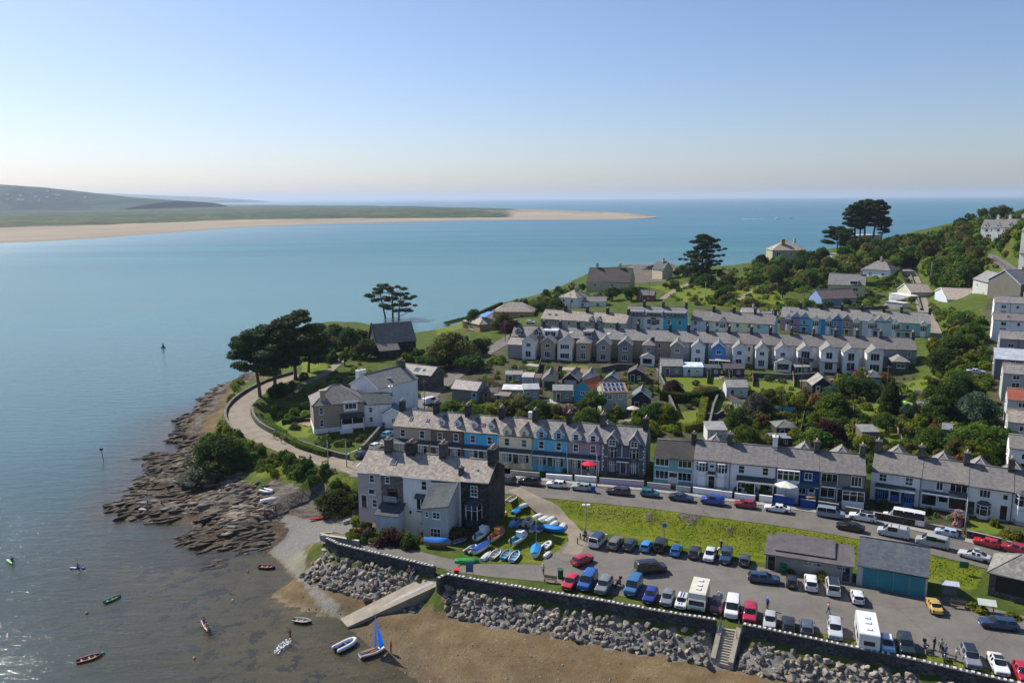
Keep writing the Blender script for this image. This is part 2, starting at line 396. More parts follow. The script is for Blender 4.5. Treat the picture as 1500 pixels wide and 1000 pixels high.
def tag(o, label=None, cat=None, group=None, kind=None):
 if label: o['label'] = label
 if cat: o['category'] = cat; THINGS.append(o)
 if group: o['group'] = group
 if kind or cat: o['kind'] = kind or 'thing'
 return o
def empty(name, loc, yaw=0.0, label=None, cat=None, group=None):
 o = bpy.data.objects.new(name, None); COL.objects.link(o)
 o.empty_display_size = .3; o.location = loc; o.rotation_euler = (0, 0, yaw)
 return tag(o, label, cat, group)
OCC = []                                       # footprints already taken: x, y, radius
def occupy(x, y, r): OCC.append((x, y, r))
def free(x, y, r):
 for a, b, c in OCC:
  if (a-x)**2+(b-y)**2 < (c+r)**2: return False
 return True
# ------------------------------------------------------------------ world, sun, haze
SUN_AZ, SUN_EL = -50.0, 43.0                   # degrees to the right of +Y (so 50 to the left), above the horizon
w = bpy.data.worlds.new('World'); SC.world = w; w.use_nodes = True
wt = w.node_tree; bg = wt.nodes['Background']
sky = wt.nodes.new('ShaderNodeTexSky'); sky.sky_type = 'NISHITA'; sky.sun_disc = False
sky.sun_elevation = R(SUN_EL); sky.sun_rotation = R(SUN_AZ) % (2*math.pi); sky.altitude = 50; sky.air_density = 1.0; sky.dust_density = 0.8; sky.ozone_density = 4.0
hs_ = wt.nodes.new('ShaderNodeMix'); hs_.data_type = 'RGBA'; hs_.blend_type = 'MULTIPLY'; hs_.inputs[0].default_value = 1.0; wt.links.new(sky.outputs[0], hs_.inputs[6]); hs_.inputs[7].default_value = (.93, .91, 1.0, 1)
wt.links.new(hs_.outputs[2], bg.inputs[0]); bg.inputs[1].default_value = .088
sl = bpy.data.objects.new('sun', bpy.data.lights.new('sun', 'SUN')); COL.objects.link(sl)
sl.data.energy = 4.5; sl.data.angle = R(.5); sl.data.color = (1, .945, .86)
sd = Vector((math.sin(R(SUN_AZ))*math.cos(R(SUN_EL)), math.cos(R(SUN_AZ))*math.cos(R(SUN_EL)), math.sin(R(SUN_EL))))
sl.rotation_euler = sd.to_track_quat('Z', 'Y').to_euler()
SC.view_settings.view_transform = 'Standard'; SC.view_settings.look = 'None'; SC.view_settings.exposure = 0.53
SC.cycles.max_bounces = 6; SC.cycles.diffuse_bounces = 2; SC.cycles.glossy_bounces = 3; SC.cycles.transparent_max_bounces = 8; SC.cycles.volume_bounces = 0; SC.cycles.caustics_reflective = False; SC.cycles.caustics_refractive = False
HAZE = True
if HAZE:
 t = NT('haze'); v = t.add('VolumePrincipled', {'Color': (.66, .80, .98), 'Density': 6.0e-5, 'Anisotropy': .2})
 t.t.links.new(v.outputs[0], t.out.inputs[1])
 b = MB(); b.box(-170000, 170000, -20000, 190000, -9, 215, t.m); tag(b.build('haze'), kind='stuff')
# ------------------------------------------------------------------ terrain, water and far land
def pmask(pts, soft=3):
 m = inpoly(pts, PXX, PYY); d, _, _ = polydist(pts, PXX, PYY, True)
 return np.where(m, .5+np.clip(d/soft, 0, 1)*.5, .5-np.clip(d/soft, 0, 1)*.5)
MX = lambda lst, soft=3: np.maximum.reduce([pmask(p, soft) for p in lst])
ROCKP = [[(150, 700), (150, 830), (390, 812), (425, 780), (405, 752), (385, 735), (372, 712), (340, 695), (300, 700), (276, 680), (284, 640), (302, 600), (338, 565), (380, 540), (330, 540), (230, 600)],
 [(372, 730), (400, 700), (440, 715), (476, 735), (500, 742), (480, 762), (440, 758), (400, 748)], [(990, 748), (1005, 744), (1030, 752), (1022, 768), (1000, 762)], [(946, 750), (955, 742), (958, 760), (952, 765)], [(1062, 772), (1078, 775), (1072, 782)],
 [(905, 400), (940, 380), (1000, 385), (975, 412), (915, 415)], [(455, 712), (475, 705), (480, 725), (465, 730)]]
GRAVP = [[(385, 755), (440, 745), (520, 740), (520, 775), (480, 792), (445, 800), (455, 850), (520, 905), (480, 905), (430, 840), (390, 805), (375, 780)]]
SOILP = [[(640, 540), (700, 505), (760, 500), (1000, 520), (1060, 548), (1340, 548), (1350, 600), (1290, 680), (960, 650), (930, 612), (620, 600)], [(1290, 680), (1380, 560), (1460, 420), (1500, 420), (1500, 700), (1400, 720)], [(500, 740), (650, 770), (640, 800), (480, 790)], [(560, 650), (950, 680), (950, 705), (720, 700), (560, 670)], [(950, 690), (1520, 760), (1520, 810), (1300, 772), (950, 725)]]
LAWNP = [[(1085, 560), (1170, 555), (1175, 600), (1130, 625), (1090, 625), (1080, 600)], [(965, 555), (1065, 545), (1060, 575), (970, 580)], [(1040, 585), (1095, 590), (1090, 608), (1045, 602)], [(992, 605), (1030, 598), (1026, 632), (990, 628)], [(1325, 560), (1372, 550), (1385, 575), (1335, 578)], [(1245, 590), (1290, 590), (1285, 615), (1245, 610)], [(1255, 620), (1298, 622), (1290, 640), (1255, 640)], [(400, 615), (450, 610), (455, 640), (420, 640)], [(585, 770), (620, 765), (612, 800), (590, 800)], [(635, 470), (700, 455), (680, 480), (640, 490)], [(975, 430), (1030, 420), (1060, 435), (1000, 442)], [(1375, 555), (1400, 560), (1395, 575), (1380, 575)], [(1415, 758), (1470, 768), (1465, 785), (1420, 775)], [(440, 530), (480, 520), (480, 560), (445, 570)], [(630, 540), (660, 545), (655, 560), (632, 560)], [(830, 535), (860, 535), (860, 560), (835, 560)], [(1250, 655), (1320, 630), (1350, 650), (1330, 660)]]
BANKP = [[(742, 720), (900, 736), (1050, 755), (1250, 783), (1440, 835), (1425, 865), (1262, 835), (1110, 822), (860, 775), (800, 745)], [(660, 838), (820, 852), (1000, 885), (1500, 1000), (1500, 990), (1050, 890), (860, 855)], [(350, 640), (420, 690), (520, 700), (525, 730), (470, 700), (380, 700)], [(735, 722), (840, 790), (800, 825), (700, 822), (720, 760)], [(950, 420), (1130, 400), (1150, 445), (1050, 450)]]
rock = np.clip(MX(ROCKP), 0, 1); gravel = MX(GRAVP, 6); soil = MX(SOILP, 6); lawn = MX(LAWNP, 2); bank = MX(BANKP, 3)
gravel = np.where(SEAF, 1, gravel); rock = np.maximum(rock, np.where((seg == 1) & (cd < 6), 1, 0)*np.where(land, 1, 1))
sand = np.clip((2.1-H)/.5, 0, 1)*(1-rock)
sand = np.maximum(sand, np.clip(gravel*1.2-.2, 0, 1))
me = bpy.data.meshes.new('ground')
NY, NX = XX.shape
me.vertices.add(NX*NY); me.vertices.foreach_set('co', np.stack([XX, YY, H], -1).astype(np.float32).ravel())
ii = np.arange(NX*NY).reshape(NY, NX)
keep = (H > -3.9)
kf = (keep[:-1, :-1] | keep[1:, :-1] | keep[:-1, 1:] | keep[1:, 1:])
q = np.stack([ii[:-1, :-1], ii[:-1, 1:], ii[1:, 1:], ii[1:, :-1]], -1)[kf].ravel()
nf = len(q)//4
me.loops.add(nf*4); me.loops.foreach_set('vertex_index', q.astype(np.int32))
me.polygons.add(nf); me.polygons.foreach_set('loop_start', (np.arange(nf)*4).astype(np.int32))
me.polygons.foreach_set('use_smooth', np.ones(nf, bool)); me.update(calc_edges=True)
for nm, arr in (('ga', np.stack([rock, sand, soil, lawn], -1)), ('gb', np.stack([bank, gravel, H*0, H*0+1], -1))):
 a = me.attributes.new(nm, 'FLOAT_COLOR', 'POINT'); a.data.foreach_set('color', arr.astype(np.float32).ravel())
t = NT('ground_cover'); p = t.pos(); z = t.add('SeparateXYZ', {0: p}).outputs[2]
A1 = t.add('Attribute', attribute_name='ga'); A2 = t.add('Attribute', attribute_name='gb')
s1 = t.add('SeparateColor', {0: A1.outputs['Color']}); s2 = t.add('SeparateColor', {0: A2.outputs['Color']})
n1 = t.noise(.06, p, 5, .6); n2 = t.noise(.35, p, 5, .65); n3 = t.noise(2.2, p, 4, .7); n4 = t.noise(9, p, 2)
gr = t.mix(t.ramp(n2, .35, .65), (.042, .068, .011), (.095, .120, .022))
gr = t.mix(t.ramp(n3, .4, .7, 0, .6), gr, (.055, .078, .016))
bk = t.mix(t.ramp(n2, .35, .62), (.092, .130, .008), (.160, .175, .018))
bk = t.mix(t.ramp(n3, .45, .7, 0, .6), bk, (.075, .115, .012)); bk = t.mix(t.ramp(n1, .52, .68, 0, .5), bk, (.175, .16, .04))
gr = t.mix(t.ramp(s2.outputs[0], .3, .7), gr, bk)
lw = t.mix(t.ramp(n2, .3, .7), (.105, .15, .016), (.16, .185, .03)); lw = t.mix(t.ramp(n4, .3, .8, 0, .5), lw, (.08, .12, .016))
so = t.mix(t.ramp(n2, .4, .6), (.050, .052, .022), (.12, .098, .07)); so = t.mix(t.ramp(n3, .45, .6), so, (.035, .055, .014))
col = t.mix(t.ramp(s1.outputs[2], .3, .7), gr, so)
col = t.mix(t.ramp(A1.outputs['Alpha'], .35, .65), col, lw)
rm = t.add('Mapping', {'Vector': p, 'Scale': (.5, 1.5, 1.2), 'Rotation': (.3, .2, .6)}).outputs[0]
r1 = t.noise(.55, rm, 6, .7); r2 = t.noise(3.0, rm, 4, .7)
rk = t.mix(t.ramp(r1, .36, .64), (.085, .072, .058), (.255, .225, .19)); rk = t.mix(t.ramp(r2, .42, .62, 0, .8), rk, (.05, .043, .036))
rk = t.mix(t.ramp(n1, .56, .66, 0, .55), rk, (.30, .20, .075))
weed = t.math('MULTIPLY', t.ramp(t.math('ADD', z, t.math('MULTIPLY', n2, -1.5)), .55, .0), t.ramp(n3, .25, .55))
rk = t.mix(weed, rk, t.mix(n4, (.030, .020, .010), (.075, .048, .022)))
sn = t.mix(t.ramp(n2, .35, .65), (.128, .088, .044), (.178, .128, .068)); sn = t.mix(t.ramp(n1, .45, .6, 0, .7), sn, (.088, .066, .038))
sn = t.mix(t.math('MULTIPLY', t.ramp(n4, .64, .70), t.ramp(n2, .45, .6, .1, 1)), sn, (.52, .47, .40))
sn = t.mix(t.math('MULTIPLY', t.ramp(n3, .60, .66), t.ramp(n1, .4, .55, .1, 1)), sn, (.03, .035, .025))
gv = t.mix(t.ramp(n4, .35, .65), (.095, .090, .082), (.29, .275, .25)); gv = t.mix(t.ramp(n1, .5, .6, 0, .5), gv, (.20, .20, .09))
sn = t.mix(t.ramp(s2.outputs[1], .4, .7), sn, gv)
wet = t.math('MULTIPLY', t.ramp(z, .05, .7, .85, 1.0), t.ramp(z, -.03, -.45, 1.0, 1.55))
sn = t.mix(1.0, sn, t.add('CombineColor', {0: wet, 1: wet, 2: wet}).outputs[0], 'MULTIPLY')
sb = t.math('MULTIPLY', t.ramp(t.noise(.33, p, 5, .7), .53, .57), t.ramp(z, -.05, -.35))
sn = t.mix(sb, sn, (.012, .018, .022))
col = t.mix(t.ramp(s1.outputs[1], .35, .65), col, sn)
col = t.mix(t.ramp(t.math('ADD', s1.outputs[0], t.math('MULTIPLY', t.math('SUBTRACT', n3, .5), .5)), .4, .6), col, rk)
hgt = t.math('ADD', t.math('MULTIPLY', n3, .6), t.math('ADD', t.math('MULTIPLY', n4, .25), t.math('MULTIPLY', t.math('MULTIPLY', r1, s1.outputs[0]), 3)))
t.bsdf(col, t.ramp(z, .15, .7, .5, .95), .1, t.bump(hgt, .75, .25)); GROUND = t.m
me.materials.append(GROUND)
tag(link('ground', me), kind='structure')
# ---- roads and paved areas, laid just above the ground
t = NT('asphalt'); p = t.pos(); n = t.noise(.25, p, 5, .65); n2 = t.noise(3, p, 4); n3 = t.noise(26, p, 2)
c = t.mix(t.ramp(n, .35, .65), (.125, .115, .100), (.185, .168, .145)); c = t.mix(t.ramp(n2, .5, .7, 0, .5), c, (.205, .188, .162)); c = t.mix(t.ramp(n3, .3, .75, 0, .4), c, (.09, .085, .075))
v = t.add('TexVoronoi', {'Vector': p, 'Scale': .12, 'Randomness': 1.0}, feature='DISTANCE_TO_EDGE')
c = t.mix(t.ramp(v.outputs[0], .0, .012, .35, 0), c, (.05, .048, .045))
t.bsdf(c, .85, .25, t.bump(n3, .2, .01)); ASPH = t.m
t = NT('pale_track'); p = t.pos(); n = t.noise(.4, p, 5, .65); n3 = t.noise(12, p, 2)
c = t.mix(t.ramp(n, .35, .65), (.20, .165, .125), (.28, .24, .185)); c = t.mix(t.ramp(n3, .4, .7, 0, .4), c, (.2, .17, .13)); t.bsdf(c, .9, .2); TRACK = t.m
def lerp(a, b, f): return a+(b-a)*f
def ribbon(name, c, w, mat_, dz=.05, cols=4, kind='structure'):
 pts = []
 for i in range(len(c)-1):
  L = max(1, int((c[i+1]-c[i]).length/1.3))
  pts += [c[i].lerp(c[i+1], k/L) for k in range(L)]
 pts.append(c[-1]); vs = []; fs = []; m = len(pts)
 for i, a in enumerate(pts):
  d = (pts[min(i+1, m-1)]-pts[max(i-1, 0)]); d.z = 0; d.normalize(); nrm = Vector((-d.y, d.x, 0))
  ww = w(i/(m-1)) if callable(w) else w
  for k in range(cols+1):
   q = a+nrm*ww*(k/cols-.5); vs.append((q.x, q.y, max(hz(q.x, q.y), hz(q.x+.5, q.y), hz(q.x, q.y+.5), hz(q.x-.5, q.y), hz(q.x, q.y-.5))+dz))
  if i:
   for k in range(cols): fs.append(((i-1)*(cols+1)+k+1, (i-1)*(cols+1)+k, i*(cols+1)+k, i*(cols+1)+k+1))
 b = MB(); b.mesh_(vs, fs, mat_, True); o = b.build(name); tag(o, kind=kind); return pts
RPTS = {}
ROADX = []
for k, (c, w) in RL.items():
 RPTS[k] = ribbon('road', c, w, {'lane': TRACK, 'upper_lane': TRACK}.get(k, ASPH))
 for q in RPTS[k][::2]: ROADX.append((q.x, q.y, w/2))
PATHS = [([(752, 716), (785, 736), (815, 757), (836, 775), (846, 792), (836, 812)], 2.6), ([(420, 580), (450, 560), (480, 545), (510, 520), (528, 508)], 2.4), ([(970, 438), (985, 428), (1005, 418), (1020, 412)], 2.6), ([(1078, 442), (1100, 428), (1125, 415)], 2.2), ([(1250, 640), (1310, 668), (1345, 680)], 1.6)]
for pts, w in PATHS:
 c = smooth([G(a, b) for a, b in pts], 6)
 for q in ribbon('path', c, w, TRACK, .06, 3)[::2]: ROADX.append((q.x, q.y, w/2))
# car park: a fan-free grid patch clipped to its outline
b = MB(); poly = [(v.x, v.y) for v in CPARK]
bm = bmesh.new(); f = bm.faces.new([bm.verts.new((x, y, 4.445)) for x, y in poly]); bmesh.ops.triangulate(bm, faces=[f])
mm = bpy.data.meshes.new('car_park'); bm.to_mesh(mm); bm.free(); mm.materials.append(ASPH)
if mm.polygons[0].normal.z < 0: mm.flip_normals()
tag(link('car_park', mm), kind='structure')
WALK = smooth(px2w([(476, 785), (500, 789), (560, 803), (610, 815), (645, 824), (672, 829)], 4.4), 5)
ribbon('pavement', WALK, 3.0, ASPH, .06, 3)
# pavements and kerbs on the house side of the road
kc = RL['mersey'][0]
off = []
for i, a in enumerate(kc):
 d = kc[min(i+1, len(kc)-1)]-kc[max(i-1, 0)]; d.z = 0; d.normalize(); off.append(a+Vector((-d.y, d.x, 0))*4.5)
KERB = plain((.30, .28, .25), .9, .2)
b = MB()
for i in range(len(off)-1):
 a, c = off[i], off[i+1]; d = (c-a); d.z = 0; d.normalize(); nn = Vector((-d.y, d.x, 0))
 q = [a-nn*.75, c-nn*.75, c+nn*.7, a+nn*.7]; z0, z1 = a.z+.13, c.z+.13
 b.slab([(q[0].x, q[0].y, z0), (q[1].x, q[1].y, z1), (q[2].x, q[2].y, z1), (q[3].x, q[3].y, z0)], .5, KERB)
tag(b.build('pavement'), kind='structure')
# white junction lines at the foot of the hill street
b = MB(); WLINE = plain((.62, .60, .56), .7, .2)
for (x0, y0, x1, y1) in [(503, 668, 512, 664), (514, 663, 524, 659), (526, 658, 535, 654), (522, 684, 528, 678), (530, 676, 536, 670)]:
 a, c = G(x0, y0), G(x1, y1); d = (c-a).normalized(); nn = Vector((-d.y, d.x, 0))*.09
 b.face([(p.x, p.y, hz(p.x, p.y)+.11) for p in (a-nn, c-nn, c+nn, a+nn)], WLINE)
tag(b.build('road_marking'), kind='structure')
# ---- water
vs = []; fs = []; dep = []
rr = [34]
while rr[-1] < 700: rr.append(rr[-1]*1.017)
while rr[-1] < 165000: rr.append(rr[-1]*1.13)
NS = 420
ang = np.linspace(-R(64), R(64), NS+1)
rad = np.array(rr); wx = np.outer(rad, np.sin(ang)); wy = np.outer(rad, np.cos(ang))
inside = (wx > GX0) & (wx < GX1) & (wy > GY0) & (wy < GY1)
dpt = np.where(inside, np.maximum(-bil(H, GX0, GY0, GS, wx, wy), 0), 4.0)
me = bpy.data.meshes.new('water'); m_, n_ = wx.shape; ii = np.arange(m_*n_).reshape(m_, n_)
fc = np.stack([ii[:-1, :-1], ii[1:, :-1], ii[1:, 1:], ii[:-1, 1:]], -1).reshape(-1, 4)
me.from_pydata(np.stack([wx, wy, wx*0], -1).reshape(-1, 3).tolist(), [], fc.tolist())
a = me.attributes.new('depth', 'FLOAT', 'POINT'); a.data.foreach_set('value', dpt.astype(np.float32).ravel())
if me.polygons[0].normal.z < 0: me.flip_normals()
t = NT('sea_water'); p = t.pos()
dp = t.add('Attribute', attribute_name='depth').outputs['Fac']
dist = t.add('VectorMath', {0: p}, operation='LENGTH').outputs['Value']
m1 = t.add('Mapping', {'Vector': p, 'Rotation': (0, 0, R(-28)), 'Scale': (.16, .55, 1)}).outputs[0]
m2 = t.add('Mapping', {'Vector': p, 'Rotation': (0, 0, R(-20)), 'Scale': (.6, 1.7, 1)}).outputs[0]
m3 = t.add('Mapping', {'Vector': p, 'Rotation': (0, 0, R(6)), 'Scale': (.0016, .011, 1)}).outputs[0]
w1 = t.noise(1.0, m1, 3, .55); w2 = t.noise(1.0, m2, 3, .6); w3 = t.noise(5.0, m2, 2, .6)
big = t.noise(1.0, m3, 5, .6)
calm = t.ramp(big, .35, .65, .75, 1.25)
hh = t.math('ADD', t.math('MULTIPLY', w1, .55), t.math('ADD', t.math('MULTIPLY', w2, .22), t.math('MULTIPLY', w3, .075)))
hh = t.math('MULTIPLY', hh, calm)
bmp = t.bump(hh, .7, .5)
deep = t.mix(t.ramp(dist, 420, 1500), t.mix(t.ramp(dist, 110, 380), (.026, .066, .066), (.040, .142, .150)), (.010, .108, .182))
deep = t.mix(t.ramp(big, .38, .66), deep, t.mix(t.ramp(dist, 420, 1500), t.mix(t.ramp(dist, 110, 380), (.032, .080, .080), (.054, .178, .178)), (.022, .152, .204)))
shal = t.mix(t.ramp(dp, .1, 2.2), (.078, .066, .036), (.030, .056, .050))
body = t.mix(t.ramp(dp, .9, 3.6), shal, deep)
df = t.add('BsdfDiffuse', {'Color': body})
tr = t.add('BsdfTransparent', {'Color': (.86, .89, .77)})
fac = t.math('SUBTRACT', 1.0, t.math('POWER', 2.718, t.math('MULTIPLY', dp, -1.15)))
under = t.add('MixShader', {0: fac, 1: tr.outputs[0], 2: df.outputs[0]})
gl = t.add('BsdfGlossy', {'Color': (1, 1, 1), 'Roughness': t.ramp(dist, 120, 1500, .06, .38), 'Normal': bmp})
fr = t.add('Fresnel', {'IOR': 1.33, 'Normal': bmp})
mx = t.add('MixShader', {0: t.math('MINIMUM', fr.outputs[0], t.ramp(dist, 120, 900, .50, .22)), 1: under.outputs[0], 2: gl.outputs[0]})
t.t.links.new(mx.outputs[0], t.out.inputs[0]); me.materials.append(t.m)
tag(link('sea', me), kind='structure')
# ---- sand spit with dunes across the estuary
NEAR = [(-160, 366), (0, 357), (80, 353.5), (150, 349), (220, 343.5), (300, 337.5), (360, 333), (450, 329.5), (520, 327), (600, 325), (700, 322.8), (780, 322), (850, 322), (920, 321.4), (962, 319.2)]
FAR = [(-160, 303), (0, 302.5), (80, 302), (150, 301.5), (220, 301), (300, 300.5), (360, 300.5), (450, 301), (520, 302), (600, 303.2), (700, 305.3), (780, 307), (850, 309), (920, 312.5), (958, 317.5)]
def along(L, f):
 k = f*(len(L)-1); i = min(int(k), len(L)-2); return L[i][0]+(L[i+1][0]-L[i][0])*(k-i), L[i][1]+(L[i+1][1]-L[i][1])*(k-i)
b = MB(); vs = []; fs = []; NU, NV = 240, 46
for i in range(NU+1):
 na = P(*along(NEAR, i/NU)); fa = P(*along(FAR, i/NU))
 for j in range(NV+1):
  s = j/NV; q = na.lerp(fa, s**1.7)
  e = min(s/.10, 1)*min((1-s)/.05, 1)
  u = i/NU; tip = min(max((.765-u)/.07, 0), 1)                     # vegetation stops before the bare sandy tip
  veg = min(max((s-.20)/.07, 0), 1)*tip
  nn = float(fbm(np.array([q.x/160]), np.array([q.y/420]), 5)[0]); n2 = float(fbm(np.array([q.x/60]), np.array([q.y/150]), 15)[0])
  z = -0.4+e*(1.6+1.0*min(s/.3, 1))+veg*(4.5+nn*9+n2*4)+(1-tip)*e*max(0, s-.3)*.9
  vs.append((q.x, q.y, z))
for i in range(NU):
 for j in range(NV): fs.append((i*(NV+1)+j, (i+1)*(NV+1)+j, (i+1)*(NV+1)+j+1, i*(NV+1)+j+1))
t = NT('dunes'); p = t.pos(); z = t.add('SeparateXYZ', {0: p}).outputs[2]
pm = t.add('Mapping', {'Vector': p, 'Scale': (.004, .0016, 1)}).outputs[0]; n = t.noise(1.0, pm, 6, .65)
pm2 = t.add('Mapping', {'Vector': p, 'Scale': (.02, .008, 1)}).outputs[0]; n2 = t.noise(1.0, pm2, 4, .65)
sd_ = t.mix(t.ramp(n, .35, .65), (.26, .215, .155), (.34, .285, .21)); sd_ = t.mix(t.ramp(z, .1, 1.0), (.22, .19, .15), sd_)
gr = t.mix(t.ramp(n, .42, .6), (.022, .042, .014), (.085, .105, .028)); gr = t.mix(t.ramp(n2, .48, .6), gr, (.014, .024, .012))
c = t.mix(t.ramp(t.math('ADD', z, t.math('MULTIPLY', n2, 1.4)), 3.2, 4.1), sd_, gr)
t.bsdf(c, .95, .1)
b.mesh_(vs, fs, t.m, True); tag(b.build('dunes'), kind='structure')
# ---- hills on the far shore
def hills(name, top, Y, depth, base_px, col1, col2, seed, rough_):
 b = MB(); vs = []; fs = []; NU, NV = 160, 14; L0 = PY(top[0][0], top[0][1], Y).x; L1 = PY(top[-1][0], top[-1][1], Y).x
 tx = [PY(a, c, Y).x for a, c in top]; tz = [PY(a, c, Y).z for a, c in top]
 for i in range(NU+1):
  x = L0+(L1-L0)*i/NU; zt = float(np.interp(x, tx, tz))
  for j in range(NV+1):
   s = j/NV; y = Y-depth+2*depth*s
   prof = math.sin(math.pi*min(s, 1))**.8
   nn = float(fbm(np.array([x/rough_]), np.array([y/rough_]), seed, 5)[0])
   vs.append((x*(1+.0*s), y, max(-2, zt)*prof*(1+nn*.35*(1-prof*.6))-1))
 for i in range(NU):
  for j in range(NV): fs.append((i*(NV+1)+j, (i+1)*(NV+1)+j, (i+1)*(NV+1)+j+1, i*(NV+1)+j+1))
 t = NT('hillside'); p = t.pos(); n = t.noise(.004, p, 6, .65); n2 = t.add('TexVoronoi', {'Vector': t.add('Mapping', {'Vector': p, 'Scale': (1, .4, 1)}).outputs[0], 'Scale': .006})
 c = t.mix(t.ramp(n, .42, .58), col1, col2); c = t.mix(t.ramp(t.add('SeparateColor', {0: n2.outputs[1]}).outputs[0], .55, .7, 0, .7), c, tint(col2, 2.4)); t.bsdf(c, .95, .1)
 b.mesh_(vs, fs, t.m, True); tag(b.build(name), kind='structure'); return vs, NV+1
HV, HN = hills('hills', [(-200, 266), (-60, 269), (0, 271), (45, 273), (95, 278.5), (130, 282), (165, 286), (200, 289.5), (235, 292), (270, 294.5)], 5200, 900, 302, (.005, .014, .013), (.014, .030, .018), 31, 420)
hills('mountains', [(60, 292), (110, 285), (150, 282.5), (200, 285), (260, 287), (310, 289), (350, 292.5)], 17000, 2500, 294, (.03, .045, .03), (.05, .06, .035), 41, 2000)
# ------------------------------------------------------------------ building kit (local axes: x along the front, y into the house, z up)
WINC = {}
def win_mesh(w, h, nx, ny, fm, gm, merged):
 k = (round(w, 2), round(h, 2), nx, ny, fm.name, gm.name, merged)
 if k in WINC: return WINC[k]
 f = MB(); t = .085 if w > .7 else .07; d = .07
 f.box(-w/2, -w/2+t, -d, .03, 0, h, fm); f.box(w/2-t, w/2, -d, .03, 0, h, fm)
 f.box(-w/2+t, w/2-t, -d, .03, h-t, h, fm); f.box(-w/2+t, w/2-t, -d, .03, 0, t, fm)
 f.box(-w/2-.08, w/2+.08, -d-.08, .02, -.09, -.005, fm)
 for i in range(1, nx): x = -w/2+w*i/nx; f.box(x-.03, x+.03, -d+.012, .02, t, h-t, fm)
 for i in range(1, ny): z = h*i/ny; f.box(-w/2+t, w/2-t, -d+.018, .02, z-.03, z+.03, fm)
 g = f if merged else MB()
 g.box(-w/2+t*.6, w/2-t*.6, -.022, .02, t*.6, h-t*.6, gm)
 WINC[k] = (f.data('window'), None if merged else g.data('pane')); return WINC[k]
class House: pass
def face_mat(hs, face, u, v, off=0.0):
 if face == 'F': return Matrix.Translation((u, -off, v))
 if face == 'B': return Matrix.Translation((u, hs.d+off, v)) @ Matrix.Rotation(math.pi, 4, 'Z')
 if face == 'L': return Matrix.Translation((-hs.w/2-off, u, v)) @ Matrix.Rotation(-math.pi/2, 4, 'Z')
 return Matrix.Translation((hs.w/2+off, u, v)) @ Matrix.Rotation(math.pi/2, 4, 'Z')
def window(hs, face, u, v, w=1.0, h=1.4, nx=1, ny=2, fm=None, gm=None, parent=None, M=None, merged=None):
 a, b = win_mesh(w, h, nx, ny, fm or FRAME, gm or GLASS, hs.far if merged is None else merged)
 o = link('window', a, parent or hs.root, M if M is not None else face_mat(hs, face, u, v))
 if b: link('pane', b, o)
 return o
def door(hs, face, u, w=.95, h=2.05, col=(.05, .06, .09), v=0.02, fm=None):
 b = MB(); m = plain(col, .5, .15); fm = fm or FRAME
 b.box(-w/2-.1, -w/2, -.08, .03, 0, h+.1, fm); b.box(w/2, w/2+.1, -.08, .03, 0, h+.1, fm); b.box(-w/2, w/2, -.08, .03, h, h+.1, fm)
 b.box(-w/2, w/2, -.04, .02, 0, h, m); b.box(-w/2+.12, w/2-.12, -.05, .01, h*.55, h-.2, GLASS); b.box(-w/2-.15, w/2+.15, -.3, -.081, -.15, .03, CONC)
 return b.build('door', hs.root, face_mat(hs, face, u, v))
def roofz(hs, x, y):
 if hs.kind == 'cross': return hs.he+hs.rise*(1-abs(x)/(hs.w/2))
 if hs.kind == 'shed': return hs.he+hs.rise*(y/hs.d)
 if hs.kind == 'flat': return hs.he
 return hs.he+hs.rise*(1-abs(y-hs.d/2)/(hs.d/2))
